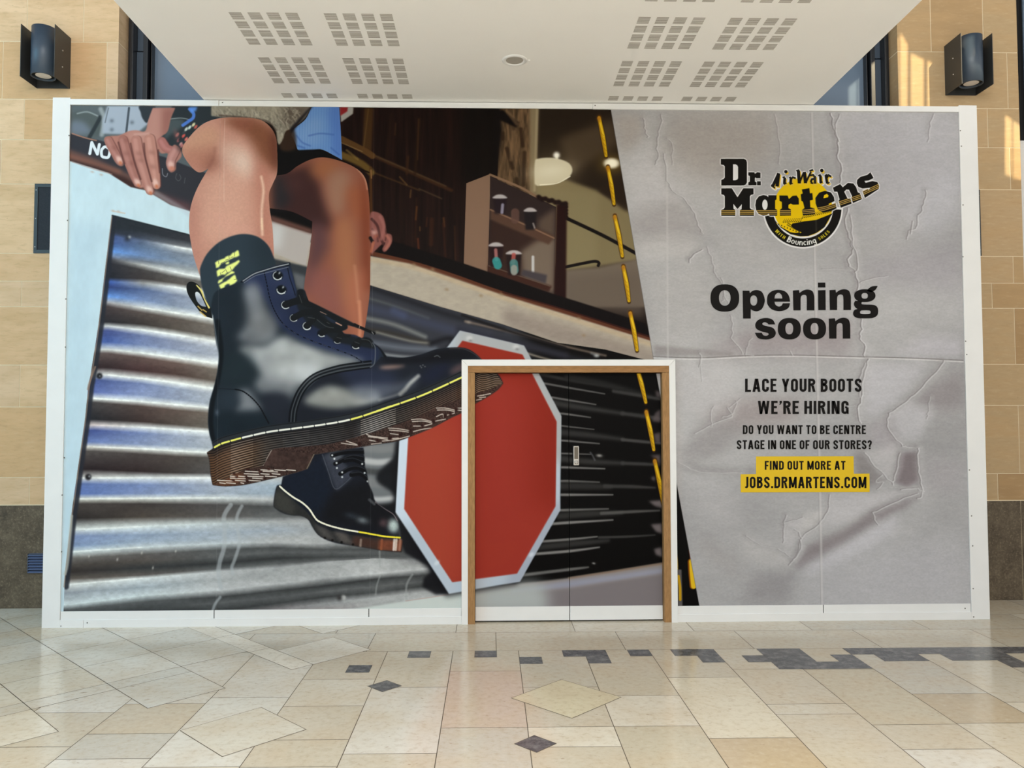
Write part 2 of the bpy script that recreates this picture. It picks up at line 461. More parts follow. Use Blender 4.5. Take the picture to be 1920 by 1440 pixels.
    line(zL([(900, 232), (1300, 345), (1850, 520)]), 3, (52, 22, 16), 0.9, 1)
    m = fill(cn(zL([(-700, -170), (50, 0), (300, 50), (560, 135), (900, 252), (1300, 374), (1900, 560), (1900, 690), (1560, 602), (1250, 558), (900, 440), (500, 328), (50, 190), (-700, 10)])), (172, 162, 148), 1, 0.8)
    line(zL([(40, 20), (300, 66), (560, 150), (900, 268), (1300, 392), (1850, 568)]), 9, (186, 166, 138), 0.75, 4)
    fill(cn(zL([(900, 330), (1900, 630), (1900, 690), (1250, 560), (900, 440)])), (134, 121, 115), 0.7, 8)
    grain(m, 0.05, 6, 3, (2, 1), 9)
    for p in [(540, 215), (760, 255), (890, 245), (1390, 400), (1420, 510), (330, 55), (450, 85)]:
        blob(*zL([p])[0], 4, 3, 20, (142, 120, 92), 0.6)

def paint_dark_sheet():
    # corrugated sheet right of the near boot and behind the sign
    clip(shape(cn(zL([(-200, 110), (50, 190), (500, 328), (900, 440), (1250, 558), (1560, 602), (1900, 690), (2200, 800), (2200, 2500), (700, 2500), (-200, 1800)]))))
    fill(cn(zL([(-300, 0), (2300, 0), (2300, 2300), (-300, 2300)])), (52, 54, 62))
    fill(cn(zL([(1000, 400), (2300, 600), (2300, 2300), (880, 2300), (880, 1500), (1150, 900)])), (7, 6, 6), 1, 14)
    for pts, w, c, al, fe in [
        ([(40, 200), (300, 290), (560, 380), (900, 470)], 36, (34, 34, 40), .9, 6), ([(30, 270), (200, 320), (420, 400)], 14, (92, 94, 94), .7, 5),
        ([(20, 330), (300, 400), (560, 470), (800, 520)], 60, (60, 64, 82), .9, 9), ([(200, 350), (260, 380)], 40, (72, 80, 112), .6, 8),
        ([(20, 400), (200, 440), (400, 520)], 26, (130, 132, 130), .75, 5), ([(20, 470), (200, 500), (420, 560)], 28, (52, 48, 44), .9, 6),
        ([(90, 490), (300, 545), (430, 560)], 12, (140, 138, 130), .8, 4), ([(60, 560), (260, 590), (460, 600)], 34, (104, 110, 122), .9, 8),
        ([(120, 630), (300, 650), (480, 640)], 14, (168, 172, 174), .8, 5), ([(440, 560), (560, 530), (580, 600), (480, 640)], 30, (26, 26, 32), .95, 6),
        ([(660, 420), (1000, 500), (1300, 580), (1560, 640)], 14, (128, 112, 100), .75, 3), ([(640, 380), (900, 470), (1300, 590)], 14, (22, 20, 22), .95, 3),
        ([(620, 470), (900, 540), (1300, 640)], 42, (44, 44, 54), .9, 8), ([(1060, 626), (1140, 650), (1240, 675)], 12, (150, 140, 126), .85, 3),
        ([(1050, 560), (1300, 640), (1560, 690)], 26, (40, 40, 48), .8, 7), ([(1470, 625), (1510, 640)], 12, (120, 122, 124), .8, 4)]:
        line(zL(pts), w / 3.4286, c, al, fe)
    blob(*zL([(1502, 640)])[0], 5, 3.5, 0, (170, 172, 172), 0.9)
    blob(*zL([(680, 425)])[0], 5, 3, 10, (150, 140, 130), 0.7)
    # the part printed on the door: dark ridges, all converging to the right
    ridge = [((110, 350), (390, 400), (800, 470), 24, 96), ((100, 250), (380, 310), (1000, 410), 40, 44), ((210, 510), (390, 540), (700, 590), 24, 104),
             ((230, 570), (390, 600), (1000, 690), 70, 52), ((1000, 690), (1300, 730), (1420, 750), 46, 58), ((300, 690), (390, 700), (640, 735), 24, 104),
             ((320, 830), (390, 838), (680, 870), 20, 88), ((320, 905), (600, 930), (1000, 980), 70, 48), ((1000, 985), (1250, 1010), (1430, 1025), 36, 72),
             ((320, 995), (390, 1000), (740, 1030), 24, 104), ((320, 1140), (390, 1142), (640, 1150), 22, 96), ((320, 1200), (600, 1230), (1000, 1250), 70, 52),
             ((1000, 1250), (1250, 1260), (1400, 1270), 40, 60), ((320, 1297), (390, 1298), (800, 1312), 26, 120), ((380, 280), (800, 360), (1380, 520), 70, 34), ((900, 440), (1200, 490), (1420, 530), 40, 58)]
    for a, b, c, w, v in ridge:
        line(zM([a, b, c]), w / 6.0, (v, v * .985, v * .98), 0.9, max(1.2, w / 14), taper=(1, 1, .6))
    rid2 = [((60, 105), (130, 105), (400, 115), 22, 110), ((60, 150), (300, 150), (500, 160), 66, 46), ((450, 150), (700, 155), (900, 165), 34, 58), ((60, 228), (130, 228), (520, 228), 24, 128), ((-10, 370), (130, 365), (480, 355), 24, 118),
            ((40, 420), (300, 400), (600, 390), 62, 50), ((420, 395), (700, 380), (940, 370), 28, 84), ((-60, 492), (130, 478), (520, 455), 26, 136),
            ((-170, 652), (130, 630), (380, 605), 24, 128), ((-200, 705), (200, 665), (480, 640), 56, 50), ((400, 612), (650, 605), (900, 590), 24, 58),
            ((-240, 765), (130, 735), (400, 700), 26, 136), ((-330, 955), (130, 900), (300, 880), 28, 110)]
    for a, b, c, w, v in rid2:
        line(zN([a, b, c]), w / 4.8, (v, v * .985, v * .97), 0.9, max(1.2, w / 12), taper=(1, 1, .5))
    for pts in [[(840, 285), (900, 280), (970, 275), (970, 350), (900, 330)], [(860, 495), (960, 485), (970, 580), (910, 560)], [(890, 715), (960, 700), (970, 790), (910, 770)], [(860, 75), (900, 60), (900, 110)]]:
        fill(cn(zN(pts)), (124, 114, 116), 0.85, 1.8)
    for pts in [[(1370, 430), (1430, 450), (1430, 520), (1380, 500)], [(1370, 680), (1430, 640), (1430, 790), (1330, 780)], [(1350, 920), (1430, 900), (1430, 1040), (1360, 1000)], [(1310, 1160), (1430, 1150), (1430, 1290), (1380, 1210)]]:
        fill(cn(zM(pts)), (94, 84, 86), 0.85, 2.2)
    blob(*zM([(740, 1165)])[0], 6, 3.2, 5, (150, 148, 146), 0.9)
    line(zM([(640, 1130), (665, 1165), (690, 1215)]), 3, (84, 84, 88), 0.8, 2)
    blob(*zN([(350, 845)])[0], 3.4, 2, 10, (150, 148, 146), 0.9)
    # base board under the sheet
    fill(cn(zN([(-900, 1090), (-160, 1010), (130, 975), (560, 908), (980, 840), (1100, 830), (1100, 1300), (-900, 1300)])), (140, 132, 128), 1, 1.5)
    line(zN([(130, 978), (560, 912), (980, 845)]), 4, (140, 118, 102), 0.8, 2)
    fill(cn(zN([(-400, 1080), (130, 1000), (560, 945), (980, 880), (980, 935), (560, 1000), (130, 1065), (-400, 1120)])), (148, 150, 168), 0.9, 3)
    fill(cn(zN([(-900, 1160), (130, 1075), (560, 1005), (1000, 940), (1000, 1300), (-900, 1300)])), (122, 115, 119), 0.9, 3)
    fill(cn(zN([(-900, 1040), (-160, 1010), (-60, 1100), (-60, 1300), (-900, 1300)])), (178, 184, 184), 0.9, 12)
    clip(None)

def paint_left():
    # white board frame
    fill(cn(zB([(480, 380), (700, 380), (920, 1090), (885, 1170), (500, 1040), (470, 860)])), (20, 18, 19), 1, 0)
    m = fill(cn([(100, 180), (400, 180), (470, 420), (470, 520), (200, 560), (160, 1170), (100, 1170)]), (203, 224, 233))
    fill(cn([(130, 420), (200, 420), (150, 860), (120, 1160), (100, 1160)]), (188, 211, 224), 0.8, 14)
    grain(m, 0.03, 14, 3, (1, 2), 3)
    # clutter behind at the top left
    clip(shape(cn(zA([(40, 20), (1600, 20), (1600, 300), (1300, 300), (1300, 700), (380, 380), (40, 300)]))))
    fill(cn(zA([(40, 20), (1400, 20), (1400, 700), (40, 600)])), (92, 100, 104))
    fill(zA([(70, 110), (200, 90), (330, 160), (330, 300), (200, 320), (70, 260)]), (84, 92, 92), 1, 3)
    fill(zA([(70, 180), (180, 190), (240, 290), (70, 290)]), (118, 128, 144), 0.8, 4)
    line(zA([(120, 110), (210, 95), (300, 130)]), 2.5, (180, 190, 190), 0.6, 1.6)
    line(zA([(330, 140), (270, 250), (230, 320)]), 7, (46, 52, 56), 0.9, 2)
    line(zA([(330, 70), (360, 160), (340, 300)]), 8, (170, 178, 180), 0.7, 3)
    fill(cn(zA([(390, 40), (760, 40), (760, 200), (640, 300), (345, 290), (350, 170)])), (166, 176, 190), 1, 1.5)
    line(zA([(585, 60), (560, 280)]), 4, (66, 74, 82), 0.9, 1)
    line(zA([(400, 60), (370, 190)]), 2, (98, 106, 112), 0.8, 1)
    for p in [(430, 175), (612, 190), (430, 255)]:
        blob(*zA([p])[0], 4, 4, 0, (108, 118, 128), 0.8)
    fill(zA([(680, 40), (820, 40), (780, 130), (745, 195), (705, 150), (690, 100)]), (52, 58, 64), 1, 1)
    fill(cn(zA([(980, 20), (1600, 20), (1600, 180), (1250, 200), (1100, 420), (1040, 470), (900, 390), (880, 320)])), (46, 52, 56), 1, 1.5)
    fill(zA([(940, 170), (1000, 155), (1080, 170), (1060, 230), (960, 300), (900, 340)]), (92, 104, 106), 0.6, 3)
    line(zA([(950, 160), (1050, 150), (1130, 165)]), 1.8, (170, 180, 178), 0.6, 1)
    line(zA([(1130, 70), (1165, 110), (1160, 150), (1120, 180), (1070, 215)]), 6, (84, 128, 214), 0.9, 1.4)
    fill(cn(zA([(1130, 50), (1200, 50), (1185, 90), (1140, 100)])), (96, 146, 226), 0.9, 1.2)
    for x, y, c in [(1130, 235, (206, 222, 214)), (1165, 210, (220, 214, 170)), (1185, 230, (196, 96, 84)), (1075, 310, (214, 92, 84)), (1100, 340, (224, 120, 110)), (1050, 385, (208, 150, 150)), (1020, 300, (176, 110, 104)), (1030, 350, (150, 90, 92)), (1060, 400, (196, 120, 116)), (1080, 280, (60, 66, 70)), (1100, 250, (200, 210, 200)), (1045, 340, (40, 40, 46))]:
        blob(*zA([(x, y)])[0], 4.6, 2.6, -55, c, 0.95, 4)
    clip(None)
    # dark timber rail with NO on it
    rail = zA([(40, 285), (190, 320), (390, 370), (900, 500), (1260, 640), (1420, 700), (1300, 1100), (1130, 985), (960, 930), (740, 800), (600, 768), (400, 640), (75, 540), (40, 530)])
    m = fill(cn(rail), (54, 54, 60), 1, 0.8)
    clip(m)
    fill(cn(zA([(40, 430), (300, 520), (560, 640), (760, 760), (1200, 1020), (1100, 1100), (40, 600)])), (104, 76, 70), 0.95, 3)
    fill(cn(zA([(40, 470), (300, 555), (520, 625), (500, 660), (300, 590), (40, 510)])), (134, 90, 76), 0.9, 3)
    fill(cn(zA([(40, 520), (300, 590), (560, 690), (700, 770), (680, 810), (40, 570)])), (58, 38, 36), 0.9, 2.5)
    fill(cn(zA([(840, 820), (1140, 920), (1140, 1010), (960, 930)])), (92, 66, 70), 0.9, 4)
    clip(None)
    line(zA([(75, 290), (190, 328), (290, 352)]), 2.4, (176, 128, 106), 0.9, 1.2)
    line(zA([(75, 545), (250, 605), (430, 655)]), 1.6, (178, 150, 140), 0.7, 1.2)
    line(zA([(830, 830), (1000, 930), (1120, 1010)]), 9, (190, 196, 206), 0.35, 4)
    for p in [(255, 635), (335, 660), (440, 985), (490, 990)]:
        blob(*zA([p])[0], 3.5, 2, 15, (186, 156, 140), 0.5)
    # lettering on the rail
    for pts in [[(232, 470), (250, 370), (300, 475), (318, 388)]]:
        line(zA(pts), 5.6, (226, 234, 240), 1, 0.7, smooth=False)
    line(zA([(362, 410), (338, 440), (340, 490), (366, 504), (400, 500), (412, 440), (385, 412), (362, 410)]), 5.4, (226, 234, 240), 1, 0.7)
    line(zA([(885, 605), (890, 660), (920, 678), (932, 650)]), 1.6, (140, 140, 150), 0.8, 0.8)
    line(zA([(1015, 650), (1005, 690), (1030, 715), (1052, 690), (1040, 660)]), 1.6, (84, 84, 88), 0.8, 0.8)
    line(zA([(1090, 690), (1082, 735)]), 1.6, (84, 84, 88), 0.8, 0.8)
    # --- corrugated sheet
    edge = [(210, 403.5), (353, 439), (560, 500), (700, 600), (900, 700), (900, 1170), (118, 1170), (122, 1074), (134, 967), (137, 940), (149, 859), (160, 782), (165, 728), (172, 689), (185, 607), (199, 490)]
    sheet = shape(cn(edge))
    clip(sheet)
    xs = (203, 266, 328, 400)
    def row(*v):
        out = []
        for x, k in zip(xs, v):
            c = k[1] if hasattr(k[1], '__len__') else (k[1],) * 3
            out.append((x, 420 + k[0] / 4.8, c))
        return out
    D = [row((20, (44, 48, 54)), (60, (46, 50, 56)), (130, (52, 54, 60)), (190, (60, 60, 64))),
         row((70, (46, 50, 62)), (125, (66, 72, 86)), (185, (110, 112, 118)), (240, (120, 122, 126))),
         row((105, (70, 88, 140)), (150, (96, 108, 134)), (203, (222, 226, 228)), (265, (236, 240, 240))),
         row((165, (70, 92, 150)), (210, (96, 116, 146)), (255, (124, 134, 150)), (325, (146, 152, 162))),
         row((240, (98, 148, 220)), (285, (116, 142, 186)), (325, (124, 140, 162)), (385, (148, 156, 168))),
         row((285, (120, 136, 168)), (330, (112, 120, 134)), (385, (146, 152, 158)), (440, (170, 175, 180))),
         row((312, (70, 68, 74)), (366, (186, 186, 184)), (432, (228, 232, 232)), (500, (240, 244, 242))),
         row((350, (46, 46, 52)), (412, (68, 64, 64)), (478, (92, 88, 86)), (540, (104, 100, 98))),
         row((480, (40, 42, 50)), (490, (62, 56, 56)), (530, (88, 82, 78)), (585, (110, 106, 100))),
         row((520, (64, 96, 176)), (530, (160, 160, 160)), (567, (226, 230, 232)), (627, (238, 242, 242))),
         row((565, (48, 62, 112)), (590, (88, 106, 148)), (640, (132, 142, 166)), (700, (160, 166, 178))),
         row((650, (104, 150, 222)), (680, (124, 146, 190)), (735, (140, 152, 174)), (795, (164, 172, 186))),
         row((705, (170, 166, 168)), (752, (214, 216, 214)), (798, (234, 238, 236)), (852, (240, 244, 242))),
         row((745, (72, 62, 62)), (798, (86, 76, 72)), (850, (94, 84, 78)), (915, (112, 104, 98))),
         row((880, (44, 42, 46)), (900, (60, 54, 52)), (945, (86, 78, 72)), (1005, (108, 102, 96))),
         row((918, (206, 206, 206)), (952, (232, 236, 236)), (995, (238, 242, 242)), (1055, (246, 248, 248))),
         row((960, (74, 86, 140)), (1005, (112, 124, 164)), (1055, (142, 150, 174)), (1115, (172, 178, 192))),
         row((1060, (72, 94, 156)), (1085, (122, 138, 178)), (1125, (142, 152, 178)), (1180, (166, 172, 186))),
         row((1128, (212, 214, 212)), (1160, (228, 232, 230)), (1200, (236, 240, 238)), (1250, (242, 246, 244))),
         row((1165, (92, 78, 76)), (1205, (96, 78, 74)), (1250, (102, 84, 78)), (1305, (124, 114, 106))),
         row((1290, (52, 40, 42)), (1320, (74, 52, 52)), (1350, (80, 62, 58)), (1405, (100, 90, 82))),
         row((1358, (226, 226, 224)), (1390, (238, 242, 240)), (1428, (240, 244, 242)), (1480, (244, 248, 246)))]
    xs2 = (176, 266, 328, 400)
    def row2(*v):
        return [(x, 640 + k[0] / 4.8, k[1]) for x, k in zip(xs2, v)]
    D += [row2((345, (72, 86, 140)), (380, (120, 134, 176)), (425, (148, 158, 182)), (470, (176, 182, 192))),
          row2((455, (96, 112, 172)), (480, (140, 154, 192)), (520, (152, 162, 186)), (560, (170, 178, 190))),
          row2((512, (226, 228, 224)), (542, (234, 238, 236)), (568, (238, 242, 240)), (600, (240, 244, 242))),
          row2((550, (70, 66, 66)), (585, (84, 70, 66)), (620, (92, 78, 72)), (650, (112, 102, 94))),
          row2((700, (40, 40, 44)), (720, (60, 48, 46)), (745, (84, 74, 68)), (780, (114, 108, 100))),
          row2((752, (222, 208, 206)), (772, (236, 238, 238)), (792, (236, 242, 244)), (815, (236, 240, 240))),
          row2((800, (72, 86, 142)), (825, (122, 138, 182)), (850, (156, 166, 190)), (870, (180, 186, 194))),
          row2((905, (108, 126, 176)), (925, (142, 156, 190)), (940, (156, 166, 186)), (958, (172, 180, 190))),
          row2((948, (222, 216, 206)), (966, (230, 230, 224)), (984, (230, 234, 230)), (1002, (232, 236, 232))),
          row2((990, (82, 76, 74)), (1015, (76, 68, 66)), (1035, (78, 70, 66)), (1050, (84, 80, 76))),
          row2((1150, (42, 34, 36)), (1170, (50, 40, 40)), (1180, (62, 56, 54)), (1185, (84, 82, 82)))]
    xs3 = (130, 266, 412, 516, 604, 708, 792, 870)
    def row3(*v):
        return [(x, 880 + k[0] / 4.8, k[1] if hasattr(k[1], '__len__') else (k[1], k[1] + 2, k[1] + 3)) for x, k in zip(xs3, v)]
    D += [row3((76, (226, 222, 216)), (75, (234, 238, 238)), (75, (232, 236, 238)), (75, 190), (75, 190), (75, 190), (75, 190), (75, 190)),
          row3((130, (92, 112, 168)), (140, (120, 138, 182)), (140, (166, 174, 188)), (140, (164, 180, 194)), (140, 150), (140, 110), (140, 110), (140, 110)),
          row3((220, (92, 116, 178)), (215, (130, 146, 184)), (215, (164, 174, 188)), (215, (160, 176, 192)), (215, 150), (215, 130), (215, 110), (215, 110)),
          row3((265, (224, 222, 210)), (260, (228, 230, 222)), (255, (214, 220, 220)), (268, 190), (270, 150), (270, 130), (270, 110), (270, 110)),
          row3((310, (72, 66, 62)), (310, (66, 60, 58)), (320, (76, 74, 74)), (335, 78), (340, 74), (340, 80), (340, 70), (340, 70)),
          row3((440, (44, 40, 40)), (425, (80, 72, 66)), (420, (92, 88, 86)), (425, 104), (420, 110), (400, 110), (400, 90), (400, 90)),
          row3((543, (232, 236, 232)), (515, (226, 234, 234)), (482, (198, 206, 208)), (470, 170), (450, 160), (430, 150), (430, 110), (430, 110)),
          row3((600, (126, 142, 180)), (590, (148, 164, 188)), (570, (166, 176, 188)), (550, (164, 174, 186)), (540, 168), (500, 150), (500, 110), (500, 110)),
          row3((690, (132, 152, 186)), (650, (158, 172, 190)), (630, (168, 178, 188)), (620, 178), (620, 170), (560, 150), (560, 110), (560, 110)),
          row3((742, (212, 222, 222)), (700, (210, 218, 220)), (666, (196, 204, 208)), (652, 186), (668, 176), (600, 140), (600, 100), (600, 100)),
          row3((800, (112, 108, 104)), (765, (96, 92, 90)), (725, 86), (705, 78), (720, 80), (720, 80), (735, 76), (740, 70)),
          row3((860, (76, 70, 66)), (825, (82, 76, 72)), (785, 94), (745, 92), (752, 88), (750, 90), (765, 84), (770, 60)),
          row3((920, (56, 50, 48)), (885, 56), (845, 54), (800, 52), (790, 62), (780, 76), (790, 90), (790, 60)),
          row3((985, (100, 92, 86)), (950, (96, 90, 86)), (890, 92), (850, 96), (820, 92), (800, 110), (810, 120), (820, 60)),
          row3((1035, (224, 226, 222)), (980, (222, 228, 228)), (920, 188), (888, 164), (838, 158), (798, 172), (830, 130), (835, 60)),
          row3((1110, (150, 156, 164)), (1060, (160, 170, 178)), (990, 168), (950, 168), (900, 172), (870, 180), (870, 164), (870, 90)),
          row3((1215, (212, 222, 224)), (1135, (206, 216, 218)), (1085, 194), (1030, 184), (976, 180), (936, 196), (895, 190), (890, 150)),
          row3((1265, 84), (1190, 88), (1150, 66), (1095, 64), (1050, 58), (985, 60), (955, 66), (940, 60)),
          row3((1320, 62), (1245, 66), (1200, 92), (1150, 90), (1100, 94), (1050, 100), (1010, 88), (980, 70)),
          row3((1380, 56), (1310, 52), (1270, 56), (1205, 66), (1150, 62), (1105, 76), (1050, 60), (1020, 60)),
          row3((1440, 100), (1380, 100), (1340, 100), (1270, (144, 138, 140)), (1210, 150), (1155, 178), (1105, 172), (1080, 140)),
          row3((1500, 100), (1480, 100), (1440, 100), (1330, (140, 132, 134)), (1270, (150, 142, 142)), (1230, 160), (1160, 178), (1130, 150))]
    body = shape(cn([(118, 400), (480, 400), (480, 700), (560, 700), (560, 1170), (118, 1170)]))
    sub = shape(cn([(118, 400), (870, 400), (870, 1170), (118, 1170)]))
    keep = CLIP[0]
    CLIP[0] = keep * full(shape(cn([(118, 400), (560, 400), (560, 820), (740, 820), (760, 960), (870, 1100), (870, 1170), (118, 1170)])))
    bands(sub, D)
    for r in D:                                    # crisp glints along the crests
        for a, b in zip(r, r[1:]):
            if sum(a[2]) > 640 and sum(b[2]) > 640:
                line([a[:2], b[:2]], 2.6, (248, 250, 248), 0.55, 1.3, smooth=False)
    # weathered zinc speckle
    grain(Mask(sheet.x, sheet.y, sheet.a), 0.10, 5, 4, (1.6, 1), 21)
    grain(Mask(sheet.x, sheet.y, sheet.a), 0.07, 20, 3, (3, .7), 22)
    # rust specks and bolts, drips
    for (a, w) in [([(1500, 320), (1440, 420), (1445, 560), (1440, 700), (1400, 840), (1390, 960), (1410, 1060)], 8), ([(1600, 330), (1555, 430), (1565, 560), (1580, 660), (1540, 800), (1510, 880), (1520, 940)], 6), ([(1405, 1150), (1360, 1210), (1335, 1280)], 5)]:
        line(zJ(a), w, (176, 182, 186), 0.6, 2)
    for (a, w) in [([(1015, 640), (1018, 780)], 3), ([(1020, 860), (990, 950), (980, 1030)], 3), ([(1310, 850), (1260, 940), (1255, 1060), (1270, 1090)], 4)]:
        line(zK(a), w, (160, 164, 164), 0.5, 1.6)
    for p in [(588, 118)]:
        blob(*zD([p])[0], 3, 3, 0, (230, 236, 240), 0.9)
    blob(*zD([(570, 130)])[0], 6, 6, 0, (36, 38, 44), 0.7)
    blob(*zK([(690, 1058)])[0], 5, 5, 0, (190, 190, 188), 0.95, 3)
    blob(*zK([(655, 1060)])[0], 5, 5, 0, (48, 46, 46), 0.8)
    for p in [(225, 780), (480, 810), (1005, 735), (800, 885), (700, 750)]:
        blob(*zJ([p])[0], 1.8, 3, 10, (190, 186, 180), 0.7)
    # shadowed left edge and rusty rim
    rim = [(210, 404), (200, 490), (186, 607), (174, 689), (167, 728), (161, 782), (150, 859), (139, 940), (135, 967), (123, 1074), (120, 1100)]
    line([(x + 4, y) for x, y in rim], 10, (42, 44, 52), 0.9, 2.5)
    CLIP[0] = keep
    clip(None)
    line(rim, 2.2, (150, 128, 112), 0.7, 1)
    line(zI([(280, 230), (230, 370), (215, 430)]), 3.5, (150, 122, 104), 0.7, 1.4)
    line(zJ([(70, 420), (35, 820), (10, 940)]), 5, (186, 186, 176), 0.7, 2)
    line([(211, 404), (353, 440)], 3, (40, 44, 50), 0.8, 1.2)
    line([(212, 396), (234, 400)], 2.2, (208, 190, 176), 0.8, 1)
    for y in (310, ):
        blob(*zI([(318, y)])[0], 6, 6, 0, (26, 26, 30), 1, 4); blob(*zI([(322, y + 2)])[0], 2, 2, 0, (110, 112, 114), 0.9)
    blob(*zI([(218, 1220)])[0], 6, 6, 0, (26, 24, 28), 1, 4); blob(*zI([(228, 1215)])[0], 2.4, 2.4, 0, (150, 152, 154), 0.8)
    # sheet behind the far boot and next to the sign
    clip(shape(cn(zH([(1180, 100), (1545, 100), (1500, 870), (1560, 1000), (1900, 1560), (1300, 1200), (1180, 400)]))))
    fill(cn(zH([(1100, 60), (1600, 60), (1600, 900), (1100, 900)])), (110, 114, 118), 1, 1)
    for y0, y1, c in [(200, 250, 126), (330, 370, 186), (430, 470, 66), (540, 600, 124), (700, 730, 186), (800, 860, 40)]:
        line(zH([(1180, y0 + 10), (1330, y0 + 25), (1480, y0 + 12)]), (y1 - y0) / 5.33 * 1.5, (c, c + 2, c + 4), 0.9, 4)
    fill(zH([(1545, 100), (1500, 200), (1480, 300), (1320, 470), (1330, 560), (1470, 660), (1480, 760), (1300, 800), (1500, 900), (1560, 500)]), (20, 22, 26), 0.95, 3)
    clip(None)
    fill(cn(zK([(1180, 320), (1260, 440), (1500, 780), (1640, 1020), (1520, 1030), (1400, 960), (1410, 880), (1480, 830), (1450, 770), (1250, 660), (1200, 560)])), (22, 22, 26), 0.95, 2)
    fill(cn(zK([(700, 1165), (850, 1150), (1200, 1095), (1640, 1030), (1760, 1010), (1760, 1180), (600, 1180)])), (203, 211, 208), 0.95, 1.6)
    line(zK([(1250, 1088), (1640, 1030)]), 1.2, (178, 140, 132), 0.6, 1)

def paint_sign():
    fill(cn([(x - 6, y + 6) for x, y in SIGN_OUT]), (16, 16, 20), 0.7, 4)
    m = fill(cn(SIGN_OUT), (182, 194, 208), 1, 0.5)
    clip(m)
    fill(cn([(860, 600), (1100, 600), (1100, 900), (940, 800), (840, 690)]), (168, 170, 172), 0.9, 10)
    fill(cn([(720, 790), (790, 790), (780, 980), (720, 980)]), (206, 220, 236), 0.9, 12)
    fill(cn([(980, 950), (1080, 940), (1000, 1130), (940, 1130)]), (162, 170, 186), 0.9, 8)
    clip(None)
    r = fill(cn(SIGN_IN), (152, 50, 40), 1, 0.5)
    clip(r)
    fill(cn([(740, 780), (860, 780), (880, 1110), (740, 1110)]), (164, 66, 48), 0.9, 26)
    fill(cn([(990, 620), (1080, 700), (1080, 960), (1000, 960)]), (134, 38, 26), 0.9, 26)
    fill(cn([(860, 620), (1000, 620), (1000, 720), (860, 700)]), (142, 42, 28), 0.8, 14)
    fill(cn([(890, 1000), (1040, 960), (970, 1090), (890, 1090)]), (154, 52, 40), 0.8, 20)
    clip(None)
    for x, y in zL([(685, 530), (985, 585)]):
        blob(x, y, 6.5, 5.5, 0, (205, 206, 206), 0.8, 3); blob(x + 2, y + 4, 4, 2.6, 0, (122, 122, 124), 0.7)
    for x, y in zK([(1530, 745)]) + zT([(405, 1052)]):
        blob(x, y, 6, 4, -40, (216, 224, 232), 0.7, 3)

